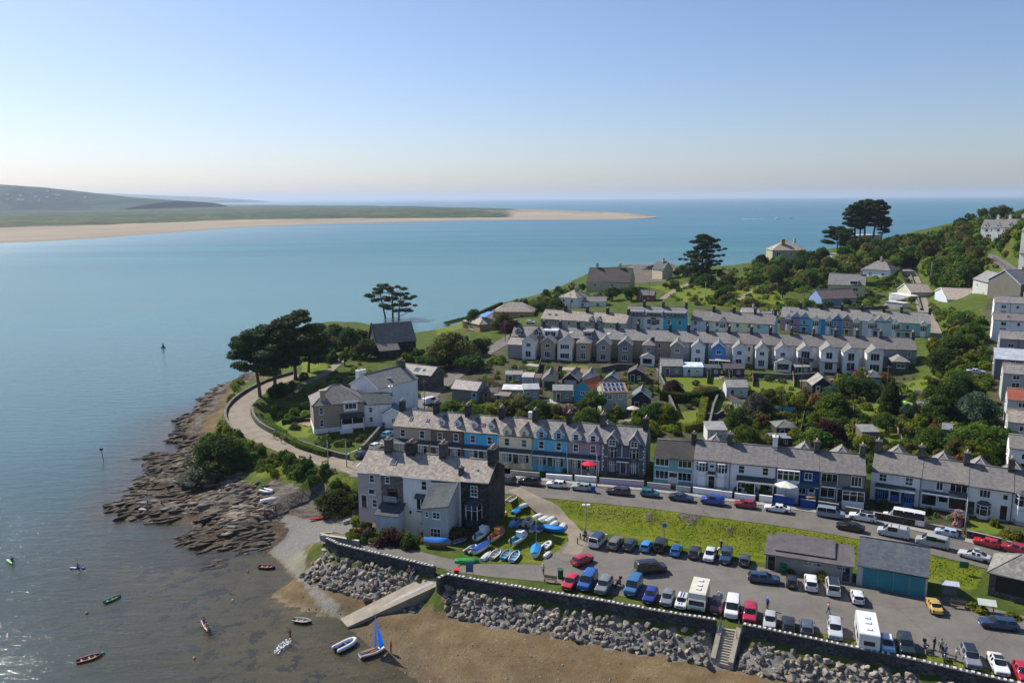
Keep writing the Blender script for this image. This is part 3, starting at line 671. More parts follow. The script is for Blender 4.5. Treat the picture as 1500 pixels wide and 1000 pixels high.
def house(name, label, cat, loc, yaw, w, d, he, rise, wall, roof, kind='gable', ov=.28, oe=.15, below=1.2, group=None, far=False, fascia=None, th=.14, parent=None, ridge=True):
 hs = House(); hs.w, hs.d, hs.he, hs.rise, hs.kind, hs.far = w, d, he, rise, kind, far
 hs.root = empty(name, loc, yaw, label, cat, group) if parent is None else parent
 hs.loc = Vector(loc); hs.yaw = yaw; hs.wm = wall
 b = MB(); x0, x1 = -w/2, w/2; zr = he+rise
 if kind == 'gable':
  b.face([(x0, 0, -below), (x1, 0, -below), (x1, 0, he), (x0, 0, he)], wall); b.face([(x1, d, -below), (x0, d, -below), (x0, d, he), (x1, d, he)], wall)
  b.face([(x1, 0, -below), (x1, d, -below), (x1, d, he), (x1, d/2, zr), (x1, 0, he)], wall); b.face([(x0, d, -below), (x0, 0, -below), (x0, 0, he), (x0, d/2, zr), (x0, d, he)], wall)
 elif kind == 'cross':
  b.face([(x0, 0, -below), (x1, 0, -below), (x1, 0, he), (0, 0, zr), (x0, 0, he)], wall); b.face([(x1, d, -below), (x0, d, -below), (x0, d, he), (0, d, zr), (x1, d, he)], wall)
  b.face([(x1, 0, -below), (x1, d, -below), (x1, d, he), (x1, 0, he)], wall); b.face([(x0, d, -below), (x0, 0, -below), (x0, 0, he), (x0, d, he)], wall)
 elif kind == 'shed':
  b.face([(x0, 0, -below), (x1, 0, -below), (x1, 0, he), (x0, 0, he)], wall); b.face([(x1, d, -below), (x0, d, -below), (x0, d, zr), (x1, d, zr)], wall)
  b.face([(x1, 0, -below), (x1, d, -below), (x1, d, zr), (x1, 0, he)], wall); b.face([(x0, d, -below), (x0, 0, -below), (x0, 0, he), (x0, d, zr)], wall)
 else:
  b.box(x0, x1, 0, d, -below, he, wall)
 hs.wall = b.build('wall', hs.root)
 r = MB(); up = .06; fa = fascia or BLACKP
 if kind == 'gable':
  s = rise/(d/2); a0, a1 = x0-oe, x1+oe
  r.slab([(a0, -ov, he-ov*s+up), (a1, -ov, he-ov*s+up), (a1, d/2, zr+up), (a0, d/2, zr+up)], th, roof)
  r.slab([(a1, d+ov, he-ov*s+up), (a0, d+ov, he-ov*s+up), (a0, d/2+.002, zr+up), (a1, d/2+.002, zr+up)], th, roof)
  if ridge: r.tube([(a0, d/2, zr+up+.03), (a1, d/2, zr+up+.03)], .11, CLAYR, 6)
  r.tube([(a0, -ov-.06, he-ov*s-.02), (a1, -ov-.06, he-ov*s-.02)], .065, fa, 6)
 elif kind == 'cross':
  s = rise/(w/2); b0, b1 = -ov, d+oe
  r.slab([(x0-ov, b1, he-ov*s+up), (x0-ov, b0, he-ov*s+up), (0, b0, zr+up), (0, b1, zr+up)], th, roof)
  r.slab([(x1+ov, b0, he-ov*s+up), (x1+ov, b1, he-ov*s+up), (.002, b1, zr+up), (.002, b0, zr+up)], th, roof)
  if ridge: r.tube([(0, b0, zr+up+.03), (0, b1, zr+up+.03)], .10, CLAYR, 6)
  L = math.hypot(w/2+ov, rise+ov*s);
  for sg in (-1, 1):                    # barge boards on the gable
   r.slab([(sg*(w/2+ov), b0-.03, he-ov*s+up-.16), (0, b0-.03, zr+up-.16), (0, b0-.03, zr+up+.05), (sg*(w/2+ov), b0-.03, he-ov*s+up+.05)][::(1 if sg < 0 else -1)], .05, fascia or FRAME)
 elif kind == 'hip':
  hw = min(w, d)/2; s = rise/hw
  A = [(x0-ov, -ov), (x1+ov, -ov), (x1+ov, d+ov), (x0-ov, d+ov)]; ze = he-ov*s+up
  if w >= d: p, q_ = (x0+hw, d/2), (x1-hw, d/2)
  else: p, q_ = (0, hw), (0, d-hw)
  p3, q3 = (*p, zr+up), (*q_, zr+up); c = [(*a, ze) for a in A]
  if w >= d: fl = [[c[0], c[1], q3, p3], [c[1], c[2], q3], [c[2], c[3], p3, q3], [c[3], c[0], p3]]
  else: fl = [[c[0], c[1], p3], [c[1], c[2], q3, p3], [c[2], c[3], q3], [c[3], c[0], p3, q3]]
  for f in fl: r.slab(f, .12, roof)
  for a in c: r.tube([a, p3 if (Vector(a)-Vector(p3)).length < (Vector(a)-Vector(q3)).length else q3], .08, CLAYR, 5)
  r.tube([p3, q3], .09, CLAYR, 5)
  e = c+[c[0]]
  r.tube([(*a[:2], a[2]-.1) for a in e], .06, fa, 5)
 elif kind == 'shed':
  s = rise/d
  r.slab([(x0-oe, -ov, he-ov*s+up), (x1+oe, -ov, he-ov*s+up), (x1+oe, d+ov, zr+ov*s+up), (x0-oe, d+ov, zr+ov*s+up)], th, roof)
 else:
  r.box(x0-oe, x1+oe, -ov, d+ov, he+.005, he+.16, roof); r.box(x0-oe-.03, x1+oe+.03, -ov-.03, -ov-.001, he-.02, he+.2, fa)
 hs.roof = r.build('roof', hs.root)
 cx, cy = hs.loc.x-math.sin(yaw)*d/2, hs.loc.y+math.cos(yaw)*d/2
 occupy_box(hs.loc, yaw, w, d); return hs
def occupy_box(loc, yaw, w, d, y0=0):
 n = max(1, int(round(w/min(w, d)+.3))); m = max(1, int(round(d/min(w, d)+.3))); r = math.hypot(w/n, d/m)/2*.92
 for i in range(n):
  for j in range(m):
   x = -w/2+w*(i+.5)/n; y = y0+d*(j+.5)/m
   occupy(loc[0]+x*math.cos(yaw)-y*math.sin(yaw), loc[1]+x*math.sin(yaw)+y*math.cos(yaw), r)
POT = plain((.38, .22, .13), .85, .2, 4); POTW = plain((.55, .47, .36), .85, .2, 4)
CLAYR = plain((.22, .205, .19), .9, .25, 2)
STONEG = stone((.20, .185, .165), (.105, .10, .095), 1.9); STONEL = stone((.30, .28, .25), (.17, .16, .15), 2.2); STONED = stone((.10, .097, .092), (.045, .044, .043), 1.8)
def chimney(hs, x, y, w=.75, d=1.15, h=1.5, m=None, pots=3, below=1.0):
 b = MB(); z = roofz(hs, x, y); m = m or STONED
 b.box(-w/2, w/2, -d/2, d/2, -below, h, m); b.box(-w/2-.07, w/2+.07, -d/2-.07, d/2+.07, h+.003, h+.16, m)
 b.box(-w/2-.05, w/2+.05, -d/2-.05, d/2+.05, -.02, .10, BLACKP)
 for i in range(pots):
  yy = (i-(pots-1)/2)*d/max(pots, 1)*.9
  b.tube([(0, yy, h+.15), (0, yy, h+.58)], [.15, .11], POT if i % 2 else POTW, 7)
 return b.build('chimney', hs.roof, Matrix.Translation((x, y, z)))
def skylight(hs, x, y, w=.8, h=1.0, fm=None, gm=None):
 s = hs.rise/(hs.d/2) if hs.kind == 'gable' else 0; a = math.atan(s)
 b = MB(); b.box(-w/2, w/2, -h/2, h/2, .05, .16, fm or METAL); b.box(-w/2+.09, w/2-.09, -h/2+.09, h/2-.09, .1, .175, gm or GLASSB)
 return b.build('skylight', hs.roof, Matrix.Translation((x, y, roofz(hs, x, y)+.03)) @ Matrix.Rotation(a, 4, 'X'))
def dormer(hs, x, y, w=1.5, h=1.1, rise=.8, wall=None, roof=None, nx=2, ny=2, flat=False, base=None, ww=None, wh=None, arch=False, fm=None, gm=None):
 # a dormer whose face stands at depth y; its cheeks and roof run back into the main slope
 s = hs.rise/(hs.d/2); z0 = (roofz(hs, 0, max(y, 0)) if base is None else base)-.05; b = MB(); wall = wall or FRAME; roof = roof or SLATE
 zt = z0+h; L = min((zt-hs.he)/s-y+.25, hs.d/2-y); Lr = min((zt+rise-hs.he)/s-y+.2, hs.d/2-y) if not flat else L
 b.face([(x-w/2, y, z0-.3), (x+w/2, y, z0-.3), (x+w/2, y, zt), (x-w/2, y, zt)], wall)
 b.face([(x+w/2, y, z0-.3), (x+w/2, y+L, zt-.3), (x+w/2, y+L, zt), (x+w/2, y, zt)], wall); b.face([(x-w/2, y+L, zt-.3), (x-w/2, y, z0-.3), (x-w/2, y, zt), (x-w/2, y+L, zt)], wall)
 if flat:
  b.slab([(x-w/2-.15, y-.2, zt+.1), (x+w/2+.15, y-.2, zt+.1), (x+w/2+.15, y+L+.3, zt+.22), (x-w/2-.15, y+L+.3, zt+.22)], .16, roof)
  b.box(x-w/2-.18, x+w/2+.18, y-.26, y-.205, zt-.1, zt+.13, fm or FRAME)
 else:
  b.face([(x-w/2, y, zt), (x+w/2, y, zt), (x, y, zt+rise)], wall); o = .2
  b.slab([(x-w/2-o, y+L, zt-o*rise*2/w+.05), (x-w/2-o, y-.2, zt-o*rise*2/w+.05), (x, y-.2, zt+rise+.05), (x, y+Lr, zt+rise+.05)], .1, roof)
  b.slab([(x+w/2+o, y-.2, zt-o*rise*2/w+.05), (x+w/2+o, y+L, zt-o*rise*2/w+.05), (x+.002, y+Lr, zt+rise+.05), (x+.002, y-.2, zt+rise+.05)], .1, roof)
  for sg in (-1, 1):
   b.slab([(x+sg*(w/2+o), y-.23, zt-o*rise*2/w-.08), (x, y-.23, zt+rise-.1), (x, y-.23, zt+rise+.08), (x+sg*(w/2+o), y-.23, zt-o*rise*2/w+.08)][::(1 if sg < 0 else -1)], .05, fm or FRAME)
 o = b.build('dormer', hs.root)
 ww = ww or w*.62; wh = wh or h*.85
 window(hs, 'F', 0, 0, ww, wh, nx, ny, fm, gm, o, Matrix.Translation((x, y, z0+h*.08)), True)
 return o
def bay(hs, x, w=1.9, dp=.75, z0=.35, z1=2.5, m=None, roof=True, fm=None, square=False, face='F', nx=3, rm=None, gm=None):
 b = MB(); m = m or hs.wm; fm = fm or FRAME; c = 0 if square else min(.45, dp*.8); gm = gm or GLASS
 pl = [(-w/2, 0), (-w/2+c, -dp), (w/2-c, -dp), (w/2, 0)]
 b.prism(pl[::-1][::-1], -.9, z0, m)
 b.prism(pl, z1-.16, z1, m)
 for i in range(3):
  a, e = Vector((*pl[i], 0)), Vector((*pl[i+1], 0)); L = (e-a).length; dd = (e-a).normalized()
  if L < .2: continue
  k = nx if i == 1 else 1; nn = Vector((dd.y, -dd.x, 0))
  T = Matrix.Translation(a) @ Matrix.Rotation(math.atan2(dd.y, dd.x), 4, 'Z')
  b.box(0.03, L-.03, .02, .08, z0+.002, z1-.162, gm, T)
  for j in range(k+1): xx = L*j/k; b.box(max(xx-.05, 0), min(xx+.05, L), -.03, .03, z0+.003, z1-.163, fm, T)
  b.box(0, L, -.028, .028, z0+(z1-z0)*.6, z0+(z1-z0)*.6+.06, fm, T)
 if roof:
  h = .5; rm = rm or SLATED
  q = [(-w/2-.1, 0, z1+.02), (-w/2+c-.05, -dp-.12, z1+.02), (w/2-c+.05, -dp-.12, z1+.02), (w/2+.1, 0, z1+.02)]; t0, t1 = (-w/4, 0, z1+h), (w/4, 0, z1+h)
  b.face([q[0], q[1], t0], rm); b.face([q[1], q[2], t1, t0], rm); b.face([q[2], q[3], t1], rm); b.face(q[::-1], rm)
 return b.build('bay_window', hs.root, face_mat(hs, face, x, 0))
def canopy(hs, x0, x1, z=2.55, dp=1.35, drop=.55, m=None, posts=(), pm=None, y0=0):
 b = MB(); m = m or SLATED
 b.slab([(x0, y0-dp, z-drop), (x1, y0-dp, z-drop), (x1, y0, z), (x0, y0, z)], .09, m)
 b.box(x0, x1, y0-dp-.05, y0-dp-.002, z-drop-.2, z-drop+.01, pm or FRAME)
 for p in posts: b.box(p-.06, p+.06, y0-dp+.05, y0-dp+.17, -.6, z-drop-.1, pm or FRAME)
 return b.build('canopy', hs.root)
def pipe(hs, x, h=None):
 b = MB(); h = h or hs.he; b.tube([(x, -.09, -.3), (x, -.09, h-.15)], .05, BLACKP if rng.random() < .5 else FRAME, 6); b.build('drainpipe', hs.root)
SLATE = slate((.212, .208, .204), .35); SLATEL = slate((.27, .24, .215), .7); SLATED = slate((.06, .075, .085), .15); SLATEP = slate((.182, .172, .166), .2, .1); SLATEB = slate((.10, .115, .135), .12); SLATEK = slate((.045, .043, .042), .1); TILER = slate((.30, .09, .055), .15)
class Line:                                     # a straight building line between two photo points on given levels
 def __init__(s, a, b): s.a, s.b = Vector(a), Vector(b); d = s.b-s.a; s.L = math.hypot(d.x, d.y); s.yaw = math.atan2(d.y, d.x); s.u = Vector((d.x, d.y, 0))/s.L
 def t(s, px):                              # metres along the line where the photo column px crosses it
  lo, hi = -60.0, s.L+60
  for _ in range(50):
   m = (lo+hi)/2; q = s.at(m)
   if proj(q)[0] < px: lo = m
   else: hi = m
  return lo
 def at(s, m): return Vector((s.a.x+s.u.x*m, s.a.y+s.u.y*m, s.a.z+(s.b.z-s.a.z)*m/s.L))
 def span(s, px0, px1, gap=.012):
  t0, t1 = s.t(px0), s.t(px1); return s.at((t0+t1)/2), (t1-t0)-gap
def corner(pxl, pyl, pxr, pyr, zl=None, zr=None):
 a = G(pxl, pyl) if zl is None else P(pxl, pyl, zl); b = G(pxr, pyr) if zr is None else P(pxr, pyr, zr)
 l = Line(a, b); m = l.at(l.L/2); m.z = min(a.z, b.z); return m, l.yaw, l.L
# ------------------------------------------------------------------ buildings
WH = render_wall((.82, .82, .81)); WHC = render_wall((.82, .80, .73)); CREAM = render_wall((.80, .74, .52)); BLUE1 = render_wall((.09, .46, .76)); BLUE2 = render_wall((.14, .48, .70))
TAUPE = render_wall((.17, .135, .115)); GREYB = render_wall((.42, .375, .31)); MAUVE = render_wall((.31, .295, .335)); DGREY = render_wall((.13, .14, .17)); TEAL = render_wall((.18, .38, .39))
PALEB = render_wall((.46, .55, .66)); DBLUE = render_wall((.02, .07, .28)); MBLUE = render_wall((.08, .28, .62)); PINKG = render_wall((.50, .43, .42)); LGREY = render_wall((.45, .44, .42)); BEIGE = render_wall((.40, .345, .26)); GREY = render_wall((.24, .235, .225)); STONEP = render_wall((.33, .32, .30))
PINK = render_wall((.46, .27, .37)); SKY = render_wall((.18, .52, .74)); TURQ = render_wall((.05, .46, .60)); MINT = render_wall((.30, .52, .50)); BLUEW = render_wall((.60, .68, .80)); YELL = render_wall((.58, .55, .40))
GF = plain((.30, .34, .36), .5, .1); TEALF = plain((.05, .12, .13), .6, .2)
GRP_T = 'terraced houses facing the seafront road'
# ---- terrace 1
L1 = Line(P(577, 661, 6.3), P(945, 695.5, 6.1))
T1 = [(577, 633.5, GREYB, 'beige grey end terrace house without dormers behind the road junction', 0), (633.5, 680.5, TAUPE, 'dark taupe terrace house next to the bright blue one', 1), (680.5, 730.5, BLUE1, 'bright blue terrace house with two small roof dormers and a red skylight', 1), (730.5, 780.5, CREAM, 'pale yellow terrace house between two blue ones', 2),
 (780.5, 831, BLUE2, 'mid blue terrace house with arched dormers, beside the pale yellow one', 3), (831, 881, MAUVE, 'mauve grey terrace house behind the red parasol', 4), (881, 945, DGREY, 'dark grey terrace house with white quoins and white framed bays', 5)]
for i, (a, c, wl, lab, st) in enumerate(T1):
 loc, w = L1.span(a, c)
 hs = house('terraced_house', lab, 'house', loc, L1.yaw, w, 7.4, 5.3, 2.15, wl, SLATEL if i < 4 else SLATE, oe=-.004, group=GRP_T)
 q = w*.25
 if st < 5:
  for sx in (-q, q):
   window(hs, 'F', sx, 3.15, 1.0, 1.45, 1, 2); bay(hs, sx, 1.75, .7, .3, 2.05, None, False, nx=3)
  canopy(hs, -w/2+.15, w/2-.15, 2.75, 1.25, .45, SLATED, () if st < 4 else (-w*.45, -.3, w*.45))
  door(hs, 'F', 0, .95, 1.95, [(.25, .25, .25), (.03, .03, .04), (.02, .02, .03), (.05, .12, .09), (.02, .02, .03)][st])
 else:
  for sx in (-q, q):
   bay(hs, sx, 1.6, .6, .3, 2.4, None, False, nx=2); o = bay(hs, sx, 1.6, .6, 3.0, 4.75, None, False, nx=1)
   o.location.z += .003
  canopy(hs, -q+.85, q-.85, 2.8, 1.0, .35, SLATED)
  door(hs, 'F', 0, .95, 2.1, (.03, .04, .07))
  b = MB()
  for sx in (-1, 1):
   for k in range(9): e = .42 if k % 2 else .26; b.box(*sorted((sx*w/2, sx*(w/2-e))), -.035, -.002, .15+k*.56, .15+k*.56+.4, FRAME)
  b.box(-w/2+.45, w/2-.45, -.04, -.003, 2.72, 2.86, FRAME); b.box(-.35, -.22, -.03, -.002, 2.9, 5.0, FRAME); b.build('quoins', hs.root)
 if st == 1:
  for sx in (-q, q): dormer(hs, sx, .9, 1.35, .85, .6, FRAME, SLATED)
 if st == 2:
  for sx in (-q, q): dormer(hs, sx, -.005, 1.7, .95, 1.0, CREAM, SLATE, 1, 2, base=5.25, ww=.8, wh=.85)
 if st in (3, 4):
  for sx in (-q, q): dormer(hs, sx, -.005, 1.9, 1.0, 1.05, FRAME if st == 4 else wl, SLATE, 1, 2, base=5.25, ww=.95, wh=1.1)
 if st == 5:
  for sx in (-q, q): dormer(hs, sx, -.62, 1.9, 1.15, 1.15, DGREY, SLATE, 2, 2, base=5.0, ww=1.2, wh=1.1)
 if st == 0: skylight(hs, -.9, 1.6, .6, .9); skylight(hs, w*.32, 1.5, .6, .8); chimney(hs, -w/2+.4, 3.7, .8, 1.3, 1.5, STONED, 3)
 if i == 2: skylight(hs, 0, 1.5, .7, .8, plain((.45, .06, .06), .6, .1))
 chimney(hs, w/2-.45, 3.7, .85, 1.5, 1.7 if i != 5 else 1.9, STONED if i != 5 else STONEG, 3 if i != 3 else 4)
 if i == 3: chimney(hs, w/2-1.6, 4.6, .7, .7, 1.5, WH, 0)
 pipe(hs, w/2-.1)
# ---- terrace 2
L2 = Line(P(957, 705, 6.1), P(1266, 738.5, 6.0))
T2 = [(957, 1015, TEAL, 'teal terrace house with near black roof and wide casements'), (1015, 1069, WH, 'white terrace house with two storey round bays'), (1069, 1136, WH, 'white terrace house behind big garden shrubs with a dark verandah'), (1136, 1198, DBLUE, 'royal blue terrace house with boxed bay behind the cream parasol'), (1198, 1266, GREY, 'dark grey terrace house with white framed glazing at the end of its row')]
for i, (a, c, wl, lab) in enumerate(T2):
 loc, w = L2.span(a, c); q = w*.26
 hs = house('terraced_house', lab, 'house', loc, L2.yaw, w, 7.2, 4.9 if i else 4.6, 2.1 if i else 1.9, wl, SLATEK if i == 0 else SLATEP, oe=-.004, group=GRP_T)
 if i == 0:
  for sx in (-q*1.1, q*1.1): window(hs, 'F', sx, 3.0, 2.3, 1.3, 3, 1); window(hs, 'F', sx, .7, 2.3, 1.5, 3, 1)
  door(hs, 'F', 0, 1.5, 2.1, (.6, .6, .6))
 if i == 1:
  for sx in (-q, q): bay(hs, sx, 1.9, .7, .5, 2.3, WH, False, nx=2); bay(hs, sx, 1.9, .7, 2.95, 4.5, WH, False, nx=2).location.z += .004
  canopy(hs, -q+.95, q-.95, 2.9, .9, .3); door(hs, 'F', 0, .95, 2.1, (.02, .02, .02)); window(hs, 'F', 0, 3.5, .8, .6, 1, 1)
 if i == 2:
  for sx in (-q, q): window(hs, 'F', sx, 3.1, 1.0, 1.35, 1, 2); window(hs, 'F', sx, .6, 1.5, 1.5, 2, 1)
  canopy(hs, -w*.36, w*.47, 2.75, 1.5, .5, SLATED, (-w*.33, w*.05, w*.44)); door(hs, 'F', 0, .95, 2.05, (.05, .05, .05))
 if i == 3:
  bay(hs, -w*.22, 3.4, .8, 3.0, 4.6, FRAME, False, square=True, nx=4); window(hs, 'F', w*.25, 3.1, 1.2, 1.2, 2, 1); canopy(hs, -w*.02, w*.49, 2.7, 1.5, .35, TEALF, (w*.45,), plain((.02, .05, .2), .5))
  window(hs, 'F', w*.12, .6, 1.2, 1.4, 2, 1); door(hs, 'F', w*.34, .95, 2.05, (.6, .6, .62)); window(hs, 'F', -w*.28, .6, 2.2, 1.5, 3, 1)
 if i == 4:
  b_ = MB(); b_.box(-w*.45, -w*.12, -.95, -.05, 2.5, 2.66, FRAME); b_.box(-w*.45, -w*.12, -.95, -.88, 2.66, 3.5, GLASSB); b_.build('balcony', hs.root)
  window(hs, 'F', -w*.28, 2.75, 2.5, 1.8, 3, 1); window(hs, 'F', w*.3, 2.8, 1.6, 1.7, 3, 1); window(hs, 'F', -w*.3, .5, 2.2, 1.7, 2, 1); bay(hs, w*.25, 3.2, .8, .6, 2.3, FRAME, True, square=True, nx=3); door(hs, 'F', -.1, 1.0, 2.1, (.03, .04, .05))
 if i == 0: chimney(hs, w/2-.4, 3.6, .8, 1.1, 1.5, STONED, 1)
 else: chimney(hs, w/2-.45, 3.6, .8, 1.2, 1.5 if i != 2 else 1.7, STONEG if i != 2 else WH, 2 if i != 1 else 1)
 pipe(hs, w/2-.1)
# ---- terrace 3
L3 = Line(P(1273, 727.5, 5.9), P(1482, 763, 5.7))
T3 = [(1274, 1347, WH, 'white terrace house with a wide blue porch and blue windows'), (1347, 1415, render_wall((.56, .56, .56)), 'pale grey terrace house with modern glazing and a glass balcony'), (1415, 1481, WHC, 'white terrace house with a small square front lawn'), (1481, 1552, WH, 'white terrace house with a two storey curved bay at the picture edge')]
for i, (a, c, wl, lab) in enumerate(T3):
 loc, w = L3.span(a, c); q = w*.26
 hs = house('terraced_house', lab, 'house', loc, L3.yaw, w, 7.4, 4.7, 2.2, wl, SLATEP, oe=-.004, group=GRP_T)
 if i == 0:
  bf = plain((.05, .20, .42), .5, .1)
  for sx in (-q, q): window(hs, 'F', sx, 3.0, 1.15, 1.3, 2, 2); bay(hs, sx, 1.9, .8, .4, 2.0, bf, False, fm=bf, nx=3)
  canopy(hs, -w*.4, w*.4, 2.7, 1.2, .4, SLATED); door(hs, 'F', 0, 1.3, 2.0, (.03, .12, .35)); chimney(hs, -w/2+.5, 3.7, .9, 1.3, 1.6, STONEG, 2)
 if i == 1:
  window(hs, 'F', -q*.4, 3.0, 1.0, 1.4, 2, 1); window(hs, 'F', -q*1.1, .3, 2.4, 1.9, 1, 1); window(hs, 'F', w*.31, .3, 2.6, 1.9, 1, 1); door(hs, 'F', -.1, 1.6, 2.2, (.6, .62, .62)); canopy(hs, -w*.47, w*.1, 2.75, .9, .2, TEALF)
  b_ = MB(); b_.box(w*.1, w*.49, -1.1, -.02, 2.5, 2.68, FRAME); b_.box(w*.1, w*.49, -1.1, -1.04, 2.68, 3.6, GLASSB); b_.build('balcony', hs.root); window(hs, 'F', w*.3, 2.72, 2.4, 1.75, 3, 1)
 if i == 2:
  window(hs, 'F', -w*.12, 3.0, 1.5, 1.25, 3, 1); bay(hs, -w*.12, 1.9, .8, .4, 2.0, WHC, True, nx=1); window(hs, 'F', w*.33, 3.1, .7, .9, 1, 1); door(hs, 'F', -w*.4, .9, 2.1, (.05, .09, .05)); door(hs, 'F', w*.32, .9, 2.2, (.06, .03, .03))
 if i == 3:
  bay(hs, -w*.22, 3.0, 1.0, .6, 2.3, WH, False, nx=3); bay(hs, -w*.22, 3.0, 1.0, 2.9, 4.6, WH, True, nx=3).location.z += .004; window(hs, 'F', w*.3, 3.0, 1.2, 1.3, 2, 1); door(hs, 'F', w*.2, .95, 2.1, (.05, .05, .05))
 chimney(hs, w/2-.45, 3.7, .85, 1.25, 1.6, STONEG, 2); pipe(hs, w/2-.1)
for ln, lst in ((L1, [(875, 'gable')]), (L2, [(1040, 1), (1178, 2), (1236, 3)]), (L3, [(1305, 4), (1375, 5), (1432, 6), (1487, 7)])):     # rear outshuts whose roofs show over the ridge
 for px, k in lst:
  m = ln.at(ln.t(px)); n_ = Vector((-ln.u.y, ln.u.x, 0))
  hs = house('outshut', {'gable': 'small slate roofed outshut behind the mauve house, roof just over its ridge', 1: 'hipped outshut behind the white house with round bays', 2: 'hipped outshut behind the royal blue house', 3: 'hipped outshut behind the dark grey end house', 4: 'hipped outshut behind the house with the blue porch', 5: 'hipped outshut behind the pale grey glazed house', 6: 'hipped outshut behind the house with the square lawn', 7: 'hipped outshut behind the house at the picture edge'}[k], 'outbuilding', m+n_*7.7, ln.yaw, 3.6, 5, 4.3, 2.0, WH, SLATE, 'hip', far=True)
  window(hs, 'L', 2.5, 2.6, .8, 1.0, 1, 2)
# ---- the stone terrace at the water, seen from its garden side
LF = Line(P(526, 689, 11.9), P(716, 708, 11.9)); LF.a.z = LF.b.z = 4.4
FD = [(526, 560, PINKG, 'pinkish grey three storey house at the sea end of the waterside terrace', 5.9), (560, 592, STONEL, 'three storey stone house with a balcony recess, second from the sea', 5.3), (592, 676, WH, 'tall white house with a hooded oriel in the waterside terrace', 4.4), (676, 716.5, STONED, 'dark rubble stone end house with ivy grey gable above the boat park', 4.3)]
FH = []
for i, (a, c, wl, lab, zb) in enumerate(FD):
 loc, w = LF.span(a, c); loc.z = zb; he = 11.85-zb+(.25 if i == 3 else 0)
 hs = house('waterside_house', lab, 'house', loc, LF.yaw, w, 8.2, he, 2.3 if i != 3 else 2.0, wl, SLATEL, oe=-.004 if i != 3 else .1, below=2.5, group='three storey houses at the slipway', fascia=GF); FH.append(hs)
 if i == 0:
  window(hs, 'F', w*.12, 4.3, .85, 1.2, 1, 2); window(hs, 'F', w*.1, 2.3, 1.2, .9, 1, 1); window(hs, 'F', w*.2, .2, .9, 1.3, 1, 2); door(hs, 'F', -w*.25, .9, 2.0, (.08, .04, .035)); chimney(hs, w/2-.4, 4.1, 1.0, 1.4, 1.9, STONEG, 2)
 if i == 1:
  window(hs, 'F', -w*.2, 5.0, .8, 1.1, 1, 2); b_ = MB(); b_.box(-w*.25, w*.25, -.03, .02, 2.6, 4.1, GLASS); b_.box(-w*.3, w*.3, -1.0, -.031, 2.35, 2.5, CONC); b_.box(-w*.3, w*.3, -1.0, -.95, 2.5, 3.3, METAL); b_.build('balcony', hs.root)
  window(hs, 'F', -.1, .9, 1.2, .9, 2, 1); chimney(hs, w/2-.2, 4.1, 1.5, 1.4, 1.7, STONED, 4); skylight(hs, -w*.15, 2.2, 1.1, 1.3, None, GLASSB)
  b_ = MB(); b_.slab([(-w*.45, -3.2, 1.0), (w*.62, -3.2, 1.0), (w*.62, -.02, 2.1), (-w*.45, -.02, 2.1)], .12, SLATED); b_.box(-w*.4, w*.55, -3.0, -.02, -2, .95, PALEB); b_.build('lean_to', hs.root)
 if i == 2:
  window(hs, 'F', -w*.13, 5.4, .95, 1.5, 1, 2); window(hs, 'F', w*.04, 5.4, .35, .6, 1, 1); window(hs, 'F', w*.06, 2.9, .4, .5, 1, 1)
  b_ = MB(); b_.box(-w*.25, -w*.09, -.55, -.01, 2.2, 4.2, FRAME); b_.box(-w*.24, -w*.10, -.57, -.50, 2.35, 4.05, GLASS); b_.box(-w*.175, -w*.165, -.585, -.52, 2.35, 4.05, FRAME); b_.slab([(-w*.28, -.85, 4.2), (-w*.06, -.85, 4.2), (-w*.06, 0, 4.75), (-w*.28, 0, 4.75)], .08, SLATED); b_.box(-w*.25, -w*.09, -.6, -.01, 1.95, 2.19, SLATED); b_.build('oriel', hs.root)
  door(hs, 'F', -w*.12, 1.2, 2.0, (.30, .52, .50)); window(hs, 'F', -w*.38, 1.2, .5, .7, 1, 1); chimney(hs, w*.05, 4.1, 1.0, 1.5, 2.0, STONEG, 3); chimney(hs, w/2-.3, 1.2, .7, .7, 1.0, STONEG, 1); skylight(hs, w*.16, 6.2, .6, .8)
  # grey gabled extension standing forward of it
  ew = 4.1; ex = w/2-ew/2-.35; e = MB(); gm_ = LGREY
  e.face([(-ew/2, -4.6, -2), (ew/2, -4.6, -2), (ew/2, -4.6, 5.2), (-ew/2, -4.6, 4.4)], gm_); e.face([(ew/2, -4.6, -2), (ew/2, -.01, -2), (ew/2, -.01, 7.3), (ew/2, -4.6, 5.2)], gm_); e.face([(-ew/2, -.01, -2), (-ew/2, -4.6, -2), (-ew/2, -4.6, 4.4), (-ew/2, -.01, 7.2)], gm_)
  e.slab([(-ew/2-.2, -4.85, 4.4), (ew/2+.15, -4.85, 5.2), (ew/2+.15, 0, 7.5), (-ew/2-.2, 0, 7.3)], .14, SLATED)
  eo = e.build('rear_extension', hs.root, Matrix.Translation((ex, 0, 0)))
  for u, v, ww, hh, nx in ((0.2, 3.0, 1.25, 1.0, 2), (-1.3, 3.1, .5, .9, 1), (0.0, .1, 1.7, 1.4, 3)): window(hs, 'F', 0, 0, ww, hh, nx, 2, None, None, eo, Matrix.Translation((u, -4.605, v)), True)
  occupy_box(loc, LF.yaw, 5, 5, -5)
 if i == 3:
  window(hs, 'F', -w*.02, 5.3, 1.1, 1.7, 2, 3); o = bay(hs, -w*.05, 2.7, .9, 1.9, 4.3, STONED, True, nx=2); window(hs, 'F', 0, .2, 1.6, 1.2, 2, 2); chimney(hs, w/2-.55, 4.1, 1.1, 2.4, 2.0, STONED, 4, 3); skylight(hs, -w*.05, 2.0, .3, .3)
